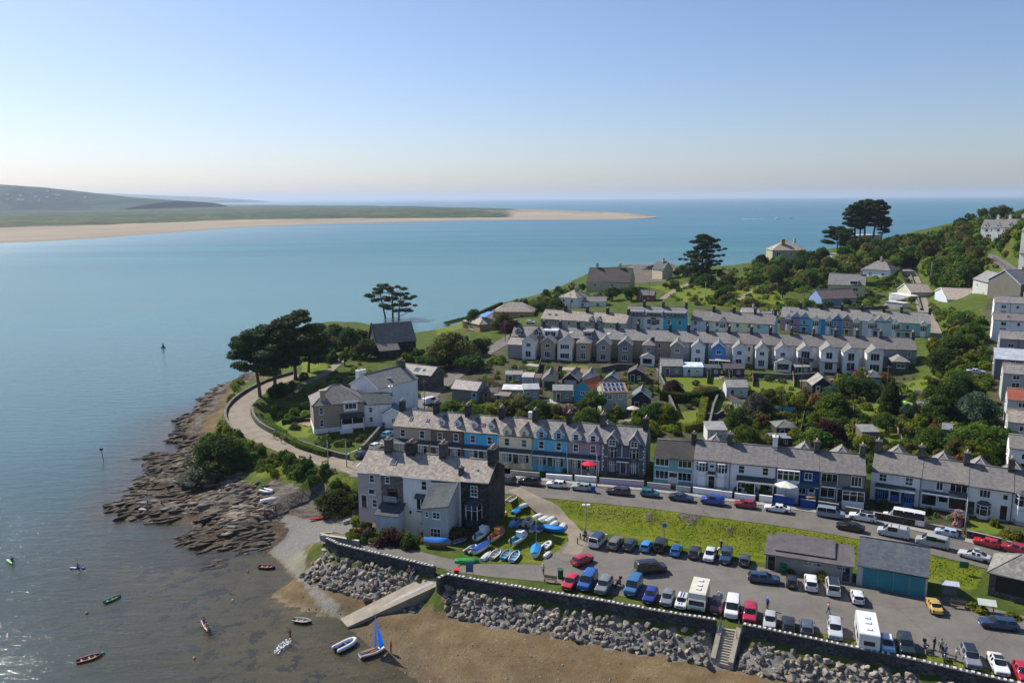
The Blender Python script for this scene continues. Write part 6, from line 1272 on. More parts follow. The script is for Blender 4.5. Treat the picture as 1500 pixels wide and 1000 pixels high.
def motorhome(px, py, yaw, lab, L, W, H, col, over, rear_mark=False):
 loc = P(px, py, Z+1.2); loc.z = Z+.05; e = empty('motorhome', loc, R(yaw), lab, 'motorhome', 'vehicles in the car park'); occupy(loc.x, loc.y, 3); m = paint(col, .35); e.scale = (.87, .95, .87)
 b = MB(); hw = W/2; pr = [(-L/2, .45), (L/2-.55, .45), (L/2-.02, .55), (L/2+.02, 1.15), (L/2-.55, H-.75) if not over else (L/2-.6, 1.25), (L/2-.75, H-.12) if not over else (L/2-.05, 1.95), (L/2-1.0, H) if not over else (L/2-.3, H-.1), (L/2-1.2, H), (-L/2+.1, H), (-L/2, H-.1)]
 n = len(pr); vs = [(x, -hw*(.96 if z > H-.15 else 1), z) for x, z in pr]+[(x, hw*(.96 if z > H-.15 else 1), z) for x, z in pr]
 b.mesh_(vs, [tuple(range(n)), tuple(range(n, 2*n))[::-1]]+[(i, n+i, n+(i+1) % n, (i+1) % n) for i in range(n)], m)
 b.box(-L/2+.02, L/2-.1, -hw+.04, hw-.04, .28, .448, BLACKP); b.build('body', e)
 g = MB(); a, c = Vector((pr[3][0], 0, pr[3][1])), Vector((pr[4][0], 0, pr[4][1])); d_ = (c-a); nn = Vector((d_.z, 0, -d_.x)).normalized()*.015
 if not over: p0, p1 = a+d_*.08+nn, a+d_*.72+nn
 else: a, c = Vector((L/2-.02+.02, 0, 1.15)), Vector((L/2-.6, 0, 1.25)); p0, p1 = Vector((L/2-.03, 0, 1.19)), Vector((L/2-.5, 0, 1.27))
 g.face([(p0.x, -hw*.9, p0.z), (p0.x, hw*.9, p0.z), (p1.x, hw*.86, p1.z), (p1.x, -hw*.86, p1.z)], GLASS); g.build('windscreen', e)
 for sg in (-1, 1):
  for x0, x1 in ((-L*.36, -L*.12), (L*.02, L*.16)): w_ = MB(); w_.box(x0, x1, sg*hw-.015, sg*hw+.015, 1.35, 1.95, GLASS); w_.build('side_window', e)
  for x_ in (L/2-1.0, -L/2+1.5): cyl(.36, .24, TYRE).build('wheel', e, Matrix.Translation((x_, sg*(hw-.08), .36)))
  w_ = MB(); w_.box(L/2-.02, L/2+.035, sg*hw*.72-.16, sg*hw*.72+.16, .72, .92, LAMP); w_.build('headlight', e); w_ = MB(); w_.box(-L/2-.03, -L/2, sg*hw*.85-.08, sg*hw*.85+.08, .6, .95, TAIL); w_.build('tail_light', e)
 w_ = MB()
 for x_ in (-L*.3, -L*.05, L*.15): w_.box(x_-.3, x_+.3, -.3, .3, H+.002, H+.14, plain((.62, .62, .58), .5))
 w_.build('roof_hatch', e); w_ = MB(); w_.box(L/2+.01, L/2+.05, -.7, .7, .62, .72, BLACKP); w_.box(L/2-.01, L/2+.03, -hw*.8, hw*.8, .48, .52, BLACKP); w_.build('bumper', e)
 w_ = MB(); w_.box(-L/2-.02, -L/2, -.6, .6, 1.4, 2.0, GLASS); w_.build('rear_window', e)
motorhome(1024, 872, 249, 'cream coach built motorhome facing the sea steps', 5.8, 2.2, 2.75, (.66, .62, .50), False)
motorhome(1270, 927, 71, 'tall white motorhome with its back to the sea wall', 6.6, 2.3, 2.95, (.74, .75, .76), True)
# ------------------------------------------------------------------ boats
def hull_pts(L, B, D, n=10, transom=.72, rocker=.12, flare=.62):
 o = []
 for i in range(n+1):
  t = i/n; b = B/2*((transom+(1-transom)*math.sin(t*math.pi/1.05)**.9) if t < .52 else max(0, 1-((t-.52)/.48)**2.1))
  o.append((-L/2+L*t, b, D*(rocker*(2*t-.9)**2), D*(1+.28*max(0, t-.3)**2)))
 return o
def hull(L, B, D, mo, mi=None, rim=None, closed=False, crown=.0, cm=None):
 P_ = hull_pts(L, B, D); b = MB(); n = len(P_); mi = mi or mo; rim = rim or mo
 def rows(f, m, flip=False, sm=True):
  vs = []; k = len(f(P_[0]))
  for p in P_: vs += f(p)
  fs = [(i*k+j, i*k+j+1, (i+1)*k+j+1, (i+1)*k+j) for i in range(n-1) for j in range(k-1)]
  b.mesh_(vs, [f[::-1] for f in fs] if flip else fs, m, sm)
 out = lambda p: [(p[0], -p[1], p[3]), (p[0], -p[1]*.92, p[2]+(p[3]-p[2])*.45), (p[0], -p[1]*.55, p[2]+D*.06), (p[0], 0, p[2]), (p[0], p[1]*.55, p[2]+D*.06), (p[0], p[1]*.92, p[2]+(p[3]-p[2])*.45), (p[0], p[1], p[3])]
 rows(out, mo, True)
 e = out(P_[0]); b.face(e, mo)
 if closed:
  rows(lambda p: [(p[0], -p[1], p[3]), (p[0], -p[1]*.5, p[3]+crown*.75*min(1, p[1]*4/B)), (p[0], 0, p[3]+crown*min(1, p[1]*4/B)), (p[0], p[1]*.5, p[3]+crown*.75*min(1, p[1]*4/B)), (p[0], p[1], p[3])], cm or mi); b.face([(P_[0][0], -P_[0][1], P_[0][3]), (P_[0][0], 0, P_[0][3]+crown), (P_[0][0], P_[0][1], P_[0][3])][::-1], cm or mi)
 else:
  k = .88; q = lambda p, s: max(p[1]*k-.02, 0)*s
  rows(lambda p: [(p[0], -p[1], p[3]), (p[0], q(p, -1), p[3]+.005)], rim); rows(lambda p: [(p[0], q(p, 1), p[3]+.005), (p[0], p[1], p[3])], rim)
  rows(lambda p: [(p[0]*.97, q(p, -1), p[3]), (p[0]*.97, q(p, -.85), p[2]+D*.28), (p[0]*.97, 0, p[2]+D*.22), (p[0]*.97, q(p, .85), p[2]+D*.28), (p[0]*.97, q(p, 1), p[3])], mi)
  p = P_[0]; b.face([(p[0]*.97, q(p, -1), p[3]), (p[0]*.97, q(p, -.85), D*.3), (p[0]*.97, q(p, .85), D*.3), (p[0]*.97, q(p, 1), p[3])], mi)
 return b
TANW = plain((.42, .30, .17), .7, .25, 3); OUTB = plain((.05, .05, .055), .4)
def boat(kind, px, py, yaw, L, cols, lab, name=None, cat='boat', z=None, grp='boats laid up on the boat park grass', bs=0):
 roll = pitch = 0
 g = G(px, py) if z is None else P(px, py, z); e = empty(name or 'boat', (g.x, g.y, g.z+(.05 if z is None else 0)), R(yaw), lab, cat, grp); occupy(g.x, g.y, L*.35)
 e.rotation_euler = (roll, pitch, R(yaw)); e.scale = [bs or .76]*3; c = [plain(x, .4, .12, 2) for x in cols]; mo, mi = c[0], c[1 % len(c)]; c2 = c[2 % len(c)]; B = L*.40 if L < 5 else L*.34; D = .55 if L < 4.5 else .95
 if kind == 'over':                        # turned keel up
  h = hull(L, B, D, mo, mi).build('hull', e, Matrix.Translation((0, 0, D*1.05)) @ Matrix.Rotation(math.pi, 4, 'X')); b = MB(); b.box(-L*.42, L*.40, -.03, .03, D*1.0, D*1.09, c2); [b.box(-L*.35, L*.2, s*B*.3-.02, s*B*.3+.02, D*.86, D*1.0, c2) for s in (-1, 1)]; b.build('keel', e)
 elif kind == 'open':
  hull(L, B, D, mo, mi, c2).build('hull', e)
  for t in (-.30, .0, .22): b = MB(); w_ = B*(.40 if t < .2 else .33); b.box(L*t-.13, L*t+.13, -w_, w_, D*.62, D*.67, TANW); b.build('thwart', e)
  b = MB(); b.tube([(-L*.3, -B*.2, D*.72), (L*.3, -B*.1, D*.76)], .025, TANW, 5); b.tube([(-L*.3, B*.2, D*.72), (L*.3, B*.1, D*.76)], .025, TANW, 5); b.build('oars', e)
 elif kind == 'cover':
  hull(L, B, D, mo, mi, None, True, .32, mi).build('hull', e); b = MB(); b.tube([(-L*.46, 0, D+.30), (L*.42, 0, D+.42)], .05, mi, 6); b.build('boom', e)
  if len(cols) > 2: b = MB(); b.tube([(L*.12, 0, D), (L*.12, 0, D+5.2)], .045, METAL, 6); b.build('mast', e)
 elif kind == 'cruiser':
  T = MB(); [T.tube([(x_, s*B*.3, 0), (x_, s*B*.25, .5)], .05, METAL, 5) for x_ in (-L*.25, L*.2) for s in (-1, 1)]; T.build('trailer', e); M_ = Matrix.Translation((0, 0, .35))
  h = hull(L, B, D, mo, mi, c2).build('hull', e, M_); b = MB(); pl = [(-L*.05, -B*.36), (L*.28, -B*.30), (L*.40, -B*.05), (L*.40, B*.05), (L*.28, B*.30), (-L*.05, B*.36)]
  b.prism(pl, D*.8, D+.35, c2, M_); b.prism([(x*.8, y*.85) for x, y in [(-L*.06, -B*.36), (L*.18, -B*.33), (L*.18, B*.33), (-L*.06, B*.36)]], D+.35, D+.95, c2, M_); b.box(-L*.07, L*.17, -B*.34, B*.34, D+.952, D+1.02, c2, M_); b.build('cabin', e)
  g_ = MB(); g_.box(L*.142, L*.150, -B*.24, B*.24, D+.45, D+.88, GLASS, M_); [g_.box(-L*.03, L*.12, s*B*.283-.01, s*B*.283+.01, D+.5, D+.85, GLASS, M_) for s in (-1, 1)]; g_.build('windows', e)
  o = MB(); o.box(-L*.53, -L*.47, -.16, .16, D*.5, D+.65, OUTB, M_); o.box(-L*.52, -L*.48, -.06, .06, -.1, D*.5, OUTB, M_); o.build('outboard_motor', e); r = MB(); r.tube([(L*.2, -B*.28, D+.3+.35), (L*.38, -B*.12, D+1.0), (L*.46, 0, D+1.05), (L*.38, B*.12, D+1.0), (L*.2, B*.28, D+.65)], .022, METAL, 5); r.build('pulpit_rail', e)
 elif kind == 'rib':
  r = L*.075; b = MB(); U = smooth([Vector((-L*.48, -B*.42, r+.1)), Vector((0, -B*.44, r+.1)), Vector((L*.30, -B*.34, r+.16)), Vector((L*.44, 0, r+.24)), Vector((L*.30, B*.34, r+.16)), Vector((0, B*.44, r+.1)), Vector((-L*.48, B*.42, r+.1))], 5)
  b.tube(U, [r*.55]+[r]*(len(U)-2)+[r*.55], mo, 9); b.build('tube', e); f = MB(); f.box(-L*.40, L*.28, -B*.38, B*.38, .08, .14, mi); f.box(-L*.42, -L*.38, -B*.38, B*.38, .1, r*2+.1, mi); f.build('floor', e)
  s_ = MB(); s_.box(-.15, .15, -B*.3, B*.3, .14, r*2, c2); s_.build('seat', e); o = MB(); o.box(-L*.50, -L*.43, -.14, .14, .3, .85, OUTB); o.box(-L*.48, -L*.45, -.05, .05, -.2, .3, OUTB); o.build('outboard_motor', e)
 elif kind == 'kayak':
  b = hull(L, L*.2 if L < 3.4 else L*.17, .30, mo, mi, None, True, .10, mo); P_ = b; b.build('hull', e, Matrix.Translation((0, 0, .0))); k = MB(); k.ball((-.1, 0, .36), .42, BLACKP, 1, .62, .14, 10); k.build('cockpit', e)
 elif kind == 'tarp':
  T = MB(); T.box(-L*.3, L*.3, -B*.35, B*.35, 0, .35, TIMBER); T.build('cradle', e); hull(L, B, D, mo, mi, None, True, .6, mi).build('hull', e, Matrix.Translation((0, 0, .3)))
 elif kind == 'sail':
  hull(L, B, D, mo, mi, c2).build('hull', e); b = MB(); b.box(-.4, .5, -.1, .1, D*.3, D*.8, c2); b.box(L*.24, L*.44, -B*.2, B*.2, D*.98, D*1.1, mo); b.box(-L*.49, L*.2, B*.28, B*.4, D*.75, D*.9, TANW); b.box(-L*.49, L*.2, -B*.4, -B*.28, D*.75, D*.9, TANW); b.build('thwart', e)
  m = MB(); m.tube([(L*.16, 0, D*.5), (L*.155, 0, 6.7)], [.05, .03], METAL, 7); m.build('mast', e); k = MB(); k.tube([(L*.15, 0, D+.55), (L*.0, -.9, D+.5), (-L*.05, -1.0, D+.5)], .03, METAL, 5); k.build('boom', e)
  s_ = MB(); SA = leaf((.03, .34, .66), (.04, .40, .74), .6); n = 8; vs = []; fs = []
  for (x0, zb, zt, ex, ey, nm) in ((L*.14, D+.6, 6.6, -.15, -1.15, 'mainsail'), (L*.45, D+.35, 5.5, None, None, 'jib')):
   s_ = MB(); vs = []; fs = []
   for i in range(n+1):
    t = i/n
    for j in range(4):
     u = j/3
     if nm == 'mainsail': p = (L*.145+(ex-L*.145)*u*(1-t), ey*u*(1-t)+.18*math.sin(u*3)*(1-t), zb+(zt-zb)*t)
     else: p = (L*.45+(L*.17-L*.45)*t-u*(1-t)*1.1, -u*(1-t)*.75-.1*math.sin(3*u)*(1-t), zb+(zt-zb)*t)
     vs.append(p)
   fs = [(i*4+j, i*4+j+1, (i+1)*4+j+1, (i+1)*4+j) for i in range(n) for j in range(3)]
   s_.mesh_(vs, fs, SA, True); o = s_.build(nm, e); so = o.modifiers.new('thick', 'SOLIDIFY'); so.thickness = .012
 return e
W_ = (.68, .69, .69); LB_ = (.16, .38, .62); B1 = (.02, .22, .56)
for a in [('open', 750, 733, 60, 4.2, [(.40, .45, .50), (.55, .42, .36), W_], 'grey and white open rowing boat highest beside the footpath'), ('kayak', 740, 754, 82, 3.4, [(.50, .42, .05), (.5, .42, .05)], 'yellow kayak lying in the shadow of the stone gable'), ('cover', 758, 750, 62, 4.2, [(.10, .28, .55), (.02, .24, .58)], 'dinghy under a smooth bright blue cover below the grey rowing boat'), ('over', 770, 741, 40, 3.4, [(.50, .54, .56), W_, W_], 'upturned pale grey dinghy beside the bright blue cover'), ('over', 789, 757, 42, 3.4, [W_, W_, (.5, .5, .5)], 'upturned white dinghy, first of the white row by the path'), ('over', 797, 761, 48, 3.5, [W_, W_, (.5, .5, .5)], 'upturned white dinghy, second of the white row by the path'), ('over', 807, 762, 52, 3.6, [W_, W_, (.45, .45, .45)], 'upturned white dinghy with ribbed bottom, third of the white row'), ('over', 812, 768, 55, 3.0, [W_, W_, (.6, .6, .6)], 'short upturned white tender at the end of the white row'), ('over', 824, 773, 72, 4.0, [(.60, .60, .58), W_, (.4, .4, .4)], 'large upturned white hull nearest to the car park bollards'), ('cover', 811, 779, -22, 4.6, [B1, (.02, .22, .60)], 'long boat wrapped in a royal blue cover below the white row'), ('over', 750, 768, 75, 3.2, [LB_, LB_, LB_], 'upturned light blue dinghy left of the yellow inflatable'), ('open', 760, 769, 70, 3.6, [B1, (.04, .25, .5), LB_], 'mid blue open dinghy beside the yellow inflatable'),
 ('rib', 773, 768, 78, 4.4, [(.40, .40, .30), (.52, .46, .20), W_], 'grey tubed inflatable boat with yellow floor'), ('open', 784, 776, 60, 3.6, [W_, (.10, .36, .62), (.05, .25, .55)], 'white and blue dinghy right of the yellow floored inflatable'), ('cover', 794, 776, 58, 3.4, [W_, (.015, .05, .22)], 'white dinghy with navy cover beside the long royal blue one'), ('cruiser', 707, 788, 62, 5.6, [W_, W_, (.70, .70, .70)], 'white cabin cruiser nearest to the stone house'), ('cruiser', 729, 790, 60, 5.4, [(.55, .50, .45), (.55, .22, .12), (.50, .20, .11)], 'orange topped cabin boat on trailer'), ('cruiser', 761, 795, 55, 5.6, [W_, (.05, .40, .48), W_], 'white cabin boat with turquoise cockpit'), ('cover', 706, 806, 55, 5.2, [(.48, .50, .52), (.03, .10, .36)], 'motor boat with dark blue cover in front of the white cruiser'), ('rib', 690, 807, 60, 3.6, [(.42, .43, .44), (.2, .2, .2), (.3, .3, .3)], 'light grey inflatable dinghy at the left of the boat park front'),
 ('over', 713, 816, 65, 3.6, [(.58, .59, .60), W_, (.4, .4, .4)], 'upturned white hull in the front line of the boat park'), ('open', 726, 814, 68, 4.2, [(.45, .47, .50), (.40, .42, .45), W_], 'grey open dinghy in the front line of the boat park'), ('open', 741, 815, 72, 3.9, [(.06, .30, .42), (.05, .35, .55), (.08, .4, .6)], 'turquoise open dinghy in the front line of the boat park'), ('open', 754, 817, 74, 4.4, [(.35, .50, .62), (.04, .35, .58), W_], 'white and turquoise skiff at the right of the front line'), ('cover', 785, 810, 82, 4.8, [W_, (.02, .22, .52), W_], 'sailing dinghy with bright blue cover and mast, nose to the path'), ('rib', 801, 801, 62, 3.2, [W_, (.55, .55, .55), W_], 'small white inflatable right of the blue covered sailing dinghy'), ('over', 802, 814, 60, 2.6, [(.72, .73, .72), W_, W_], 'small white upturned tender at the boat park corner'), ('over', 684, 823, 0, 4.4, [(.03, .32, .07), (.03, .3, .07), (.02, .2, .05)], 'upturned bright green canoe beside the paved walk'), ('tarp', 641, 801, -8, 5.2, [(.30, .20, .12), (.02, .16, .52)], 'boat under a blue tarpaulin in the waterside garden'), ('open', 674, 795, 40, 3.6, [(.03, .16, .30), (.1, .1, .1), (.4, .42, .45)], 'dark blue dinghy behind the blue tarpaulin'), ('over', 694, 766, -8, 4.0, [(.30, .36, .34), (.3, .3, .3), (.2, .2, .2)], 'upturned grey green boat against the grey extension'), ('over', 511, 764, 45, 3.0, [(.36, .37, .37), (.3, .3, .3), (.2, .2, .2)], 'upturned grey dinghy at the garden edge of the pink house')]:
 boat(*a, name='laid_up_boat' if a[0] != 'kayak' else 'kayak', cat='boat' if a[0] != 'kayak' else 'kayak')
FLO = 'boats afloat in the shallow bay'
boat('open', 131, 966, 35, 4.4, [(.22, .03, .03), (.03, .03, .07), (.4, .1, .08)], 'dark red rowing boat moored in the bay beside a green buoy', 'rowing_boat', z=-.08, grp=FLO, bs=.63)
boat('open', 165, 879, 55, 3.8, [(.02, .14, .14), (.08, .22, .12), (.06, .2, .2)], 'dark green rowing boat with yellow green thwarts afloat', 'rowing_boat', z=-.08, grp=FLO, bs=.63)
boat('open', 391, 832, -8, 4.2, [(.025, .03, .10), (.16, .05, .045), (.35, .05, .05)], 'navy rowing boat with red inside near the pebble beach', 'rowing_boat', z=-.08, grp=FLO, bs=.63)
boat('open', 443, 911, -12, 4.2, [(.03, .05, .09), (.35, .30, .24), W_], 'navy rowing boat with white rim and tan seats near the slipway foot', 'rowing_boat', z=-.07, grp=FLO, bs=.63)
boat('kayak', 302, 919, -55, 5.4, [(.45, .07, .02), (.4, .06, .02)], 'orange red canoe carrying three paddlers', 'canoe', 'canoe', z=-.05, grp=FLO, bs=.68)
boat('kayak', 15, 824, -40, 3.3, [(.12, .55, .05), (.1, .5, .05)], 'lime green sit-on kayak far out at the picture edge', 'kayak', 'kayak', z=-.04, grp=FLO, bs=.7)
boat('kayak', 114, 833, -5, 3.4, [(.03, .16, .42), (.03, .15, .4)], 'blue kayak with a paddler splashing', 'kayak', 'kayak', z=-.04, grp=FLO, bs=.7)
boat('rib', 506, 947, 48, 4.6, [(.55, .57, .60), (.03, .05, .16), (.1, .1, .2)], 'white and navy rigid inflatable at the water edge', 'inflatable_boat', z=.0, grp=FLO, bs=.72)
boat('sail', 546, 957, 32, 4.4, [W_, (.50, .50, .48), (.32, .12, .06)], 'white sailing dinghy with bright blue sails at the water edge', 'sailing_dinghy', z=.05, grp=None)
boat('kayak', 469, 760, 16, 4.6, [(.45, .03, .03), (.4, .03, .03)], 'red kayak lying on the pebble beach', 'kayak', 'kayak', grp=None)
boat('over', 395, 733, 28, 4.2, [(.66, .65, .62), W_, (.5, .5, .5)], 'long white upturned boat on the rocks', 'laid_up_boat', grp=None); boat('rib', 391, 721, -28, 3.8, [(.55, .56, .58), (.2, .2, .2), (.3, .3, .3)], 'pale inflatable dinghy above the long white boat on the rocks', 'inflatable_boat', grp=None)
boat('kayak', 1017, 549, 4, 3.6, [(.50, .06, .03), (.5, .06, .03)], 'red canoe leaning at the pale blue roofed shed', 'canoe', 'canoe', grp=None)
def speedboat(px, py, Y, yaw, lab, wl):
 q = P(px, py, 0); e = empty('speedboat', q, R(yaw), lab, 'boat', 'speedboats out at sea'); hull(9, 3.2, 1.6, FRAME, FRAME).build('hull', e); b = MB(); b.box(-1, 1.5, -1, 1, 1.2, 2.6, FRAME); b.build('cabin', e)
 k = MB(); n = 16; FO = plain((.62, .66, .68), .9, .2, .2)
 vs = [(-4-wl*i/n, s*(1.2+i*.45), .06) for i in range(n+1) for s in (-1, 1)]; k.mesh_(vs, [(2*i, 2*i+2, 2*i+3, 2*i+1) for i in range(n)], FO); w_ = k.build('foam', None, Matrix.Translation(q) @ Matrix.Rotation(R(yaw), 4, 'Z')); tag(w_, kind='stuff')
speedboat(1107, 306.5, 0, 178, 'white speedboat farthest out at sea', 60); speedboat(1139, 320.5, 0, 8, 'white speedboat between two others out at sea', 90); speedboat(1159, 320, 0, 165, 'white speedboat with the longest wake, nearest to the pines', 190)
# ------------------------------------------------------------------ walls, steps, slipway, boulders
def wall_line(name, pts, h, th, m, lab, grp=None, cope=None, base=None, down=.6, cat=None, stones=False):
 """a wall following the ground; its coping is a part of its own"""
 o = Vector((pts[0].x, pts[0].y, hz(pts[0].x, pts[0].y) if base is None else base)); b = MB(); c = MB(); q = [Vector(p) for p in pts]
 dn = []
 for i in range(len(q)-1):
  L = max(1, int((q[i+1]-q[i]).length/2.5)); dn += [q[i].lerp(q[i+1], k/L) for k in range(L)]
 dn.append(q[-1]); n = len(dn)
 for p in dn:
  if base is None: p.z = hz(p.x, p.y)
  else: p.z = base
 vs = []; vc = []
 for i, p in enumerate(dn):
  d = dn[min(i+1, n-1)]-dn[max(i-1, 0)]; d.z = 0; d.normalize(); nn = Vector((-d.y, d.x, 0))*th/2
  p = p-o; vs += [p-nn+Vector((0, 0, -down)), p+nn+Vector((0, 0, -down)), p+nn+Vector((0, 0, h)), p-nn+Vector((0, 0, h))]
  nn = nn*1.15; vc += [p-nn+Vector((0, 0, h+.004)), p+nn+Vector((0, 0, h+.004)), p+nn+Vector((0, 0, h+.09)), p-nn+Vector((0, 0, h+.09))]
 fs = [(4*i+a, 4*i+4+a, 4*i+4+(a+1) % 4, 4*i+(a+1) % 4) for i in range(n-1) for a in range(4)]+[(0, 1, 2, 3), (4*n-1, 4*n-2, 4*n-3, 4*n-4)]
 fs = [f[::-1] for f in fs]
 e = empty(name, o, 0, lab, cat or 'wall', grp); b.mesh_(vs, fs, m); b.build('masonry' if 'hedge' not in name else 'foliage', e)
 if cope:
  c.mesh_(vc, fs, cope)
  if stones:
   for i in range(n-1):
    L = (dn[i+1]-dn[i]).length; d = (dn[i+1]-dn[i])/L; yw = math.atan2(d.y, d.x)
    for k in range(int(L/.55)):
     p = dn[i]+d*(k*.55+.25)-o; s_ = rng.uniform(.75, 1.2); c.box(-.13*s_, .13*s_, -.2, .2, h+.07, h+.17*s_, stones, Matrix.Translation(p) @ Matrix.Rotation(yw, 4, 'Z'))
  c.build('coping', e)
 for p in dn: occupy(p.x, p.y, th/2+.3)
 return e
CAPW = plain((.52, .51, .48), .9, .3, 3); SEAW = stone((.095, .105, .115), (.045, .05, .055), 1.6)
for wl, lab in ((WALLA, 'sea wall with white capping stones on the sea side of the slipway'), (WALLB, 'long sea wall with white capping stones between slipway and steps'), (WALLC, 'sea wall with white capping stones beyond the beach steps')):
 wall_line('sea_wall', [Vector((p.x, p.y, 0)) for p in wl], 1.05, .5, SEAW, lab, 'sea walls with white capping stones', STONEG, 4.15, 1.4, stones=CAPW)
def off_line(c, dd, i0=0, i1=None):
 r = []
 for i in range(i0, len(c) if i1 is None else i1):
  d = c[min(i+1, len(c)-1)]-c[max(i-1, 0)]; d.z = 0; d.normalize(); r.append(c[i]+Vector((-d.y, d.x, 0))*dd)
 return r
lc = RL['lane'][0]; wall_line('stone_wall', off_line(lc, -2.9, 0, 34), .75, .45, STONEG, 'low stone parapet round the outside of the shore lane bend', None, STONEL)
wall_line('stone_wall', off_line(lc, 3.0, 24, 56), .9, .4, STONEG, 'stone garden wall of the villa along the shore lane', None, STONEL)
hc = RL['hill_street'][0]; wall_line('stone_wall', off_line(hc, 3.0, 7, 22), 1.3, .4, STONEG, 'stone wall on the villa side of the hill street', None, STONEL)
wall_line('garden_wall', px2w([(482, 790), (470, 786), (502, 761)], 4.4)[:2]+[P(503, 760, 4.6)], .9, .35, CONC, 'cream topped concrete wall round the waterside garden corner', None, plain((.50, .44, .30), .8)); wall_line('garden_wall', px2w([(470, 787), (526, 799)], 4.4), .8, .35, CONC, 'cream topped concrete wall along the waterside garden front', None, plain((.50, .44, .30), .8))
FW = off_line(kc, 5.4)
def fw(px):
 for i in range(len(FW)-1):
  a, b = proj(FW[i])[0], proj(FW[i+1])[0]
  if a <= px < b: return FW[i].lerp(FW[i+1], (px-a)/(b-a))
 return FW[-1]
for a, c, m, h, lab in [(748, 790, render_wall((.36, .40, .34)), 1.3, 'grey green front wall below the pale yellow house'), (800, 838, WH, 1.2, 'pale front wall with a hedge below the mid blue house'), (842, 874, WH, 1.3, 'white front wall below the red parasol'), (878, 943, render_wall((.50, .46, .56)), 1.2, 'long lilac front wall below the dark grey house'), (948, 982, LGREY, 1.0, 'grey front wall left of the teal house steps'), (990, 1011, LGREY, 1.0, 'grey front wall right of the teal house steps'), (1015, 1072, WH, 1.1, 'white front wall with gate posts below the round bays'), (1076, 1106, WH, 1.0, 'white front wall below the big garden shrubs, left part'), (1112, 1131, WH, 1.2, 'white front wall below the big garden shrubs, right part'), (1134, 1164, DBLUE, 1.6, 'royal blue front wall under the cream parasol'), (1172, 1194, DBLUE, 1.5, 'royal blue and white front wall beside the blue house steps'), (1198, 1228, STONEG, 1.5, 'stone front wall left of the dark grey house steps'), (1238, 1262, STONEG, 1.3, 'stone front wall right of the dark grey house steps'), (1275, 1340, STONED, 1.2, 'dark stone front wall behind the white camper van'), (1354, 1408, STONEG, 1.0, 'stone front wall with flowers behind the light blue car'), (1416, 1466, STONED, 1.2, 'dark stone front wall below the square lawn'), (1474, 1530, STONEG, 1.1, 'stone front wall with yellow shrub at the picture edge')]:
 wall_line('garden_wall', [fw(a), fw((a+c)/2), fw(c)], h, .3, m, lab, 'front garden walls of the seafront houses', FRAME if m in (WH,) else KERB)
for pts, h, lab in [([(962, 548), (975, 575), (990, 612)], 1.6, 'stone garden wall beside the narrow lawn of the brown shed'), ([(1055, 575), (1045, 600), (1036, 640)], 1.2, 'dark wall along the garden path with the L shaped hedge'), ([(1205, 553), (1150, 556), (1100, 553)], 1.3, 'rubble retaining wall below the white rear wings'), ([(1245, 572), (1300, 585), (1370, 582)], 1.2, 'stone retaining wall below the upper lawn'), ([(880, 546), (905, 541), (928, 541)], 1.5, 'rendered wall below the grey gabled wings'), ([(1020, 610), (1050, 612), (1060, 606)], .9, 'curved pale garden terrace wall below the washing'), ([(1340, 577), (1430, 590)], 1.0, 'retaining wall above the lime green parasol'), ([(640, 470), (690, 458), (722, 447)], .8, 'field wall along the top of the seaward lawn'), ([(1455, 380), (1475, 394), (1500, 412)], 1.6, 'high stone wall beside the top road'), ([(1330, 395), (1341, 425), (1349, 455)], .8, 'low wall on the near side of the upper lane'), ([(1200, 452), (1260, 455), (1300, 452)], 1.2, 'dark wall behind the coloured gabled terrace')]:
 wall_line('stone_wall', [G(a, b) for a, b in pts], h, .4, STONEG, lab, None, STONEL)
for k, (pts, lab) in enumerate([([(792, 533), (786, 552)], 'timber fence beside the stone lean-to house garden'), ([(819, 536), (815, 556)], 'timber fence between the grey brown and narrow white wing gardens'), ([(845, 538), (842, 558)], 'timber fence below the narrow white rear wing'), ([(1037, 548), (1036, 562)], 'timber fence below the square window wing'), ([(1069, 549), (1068, 566)], 'timber fence right of the raised deck'), ([(1102, 550), (1103, 566)], 'timber fence below the wide white wing'), ([(1161, 551), (1163, 567)], 'timber fence below the small gabled porch'), ([(1226, 554), (1228, 570)], 'timber fence below the tall white wing'), ([(1258, 556), (1262, 574)], 'timber fence below the juliet balcony wing'), ([(1068, 585), (1100, 600), (1096, 640)], 'post fence down the edge of the sloping lawn'), ([(1180, 600), (1172, 640)], 'weathered fence between sloping lawn and palm garden'), ([(1250, 600), (1248, 650)], 'fence in front of the two shaded lawns'), ([(1300, 600), (1322, 650)], 'fence beside the tall dark tree in the long gardens'), ([(700, 560), (760, 575), (795, 577)], 'fence along the lower edge of the garage yard')]):
 wall_line('fence', [G(a, b) for a, b in pts], rng.uniform(1.0, 1.5), .09, TIMBER if k % 2 else plain((.24, .19, .13), .85, .3, 3), lab, 'garden fences behind the terraces', TIMBER)
for k, (x0, y0, x1, y1, w) in enumerate([(772, 534, 790, 536, 2.5), (822, 540, 842, 541, 3), (848, 543, 870, 545, 4), (880, 545, 896, 546, 2.5), (1015, 548, 1033, 548, 2.5), (1046, 553, 1062, 553, 3.5), (1075, 552, 1097, 552, 3), (1106, 553, 1126, 554, 3), (1135, 556, 1158, 556, 3), (1168, 556, 1186, 556, 4), (1200, 556, 1222, 558, 4), (1232, 558, 1256, 558, 3.5), (1270, 556, 1290, 556, 2.5), (1065, 592, 1098, 594, 2), (445, 618, 462, 622, 3), (905, 619, 938, 622, 4), (800, 585, 812, 592, 2), (1320, 614, 1345, 618, 3)]):
 ribbon('paving', [G(x0, y0), G(x1, y1)], w, [CONC, plain((.30, .25, .20), .9, .3, 2), plain((.24, .15, .10), .85, .3, 2), STONEL][k % 4], .07, 3)
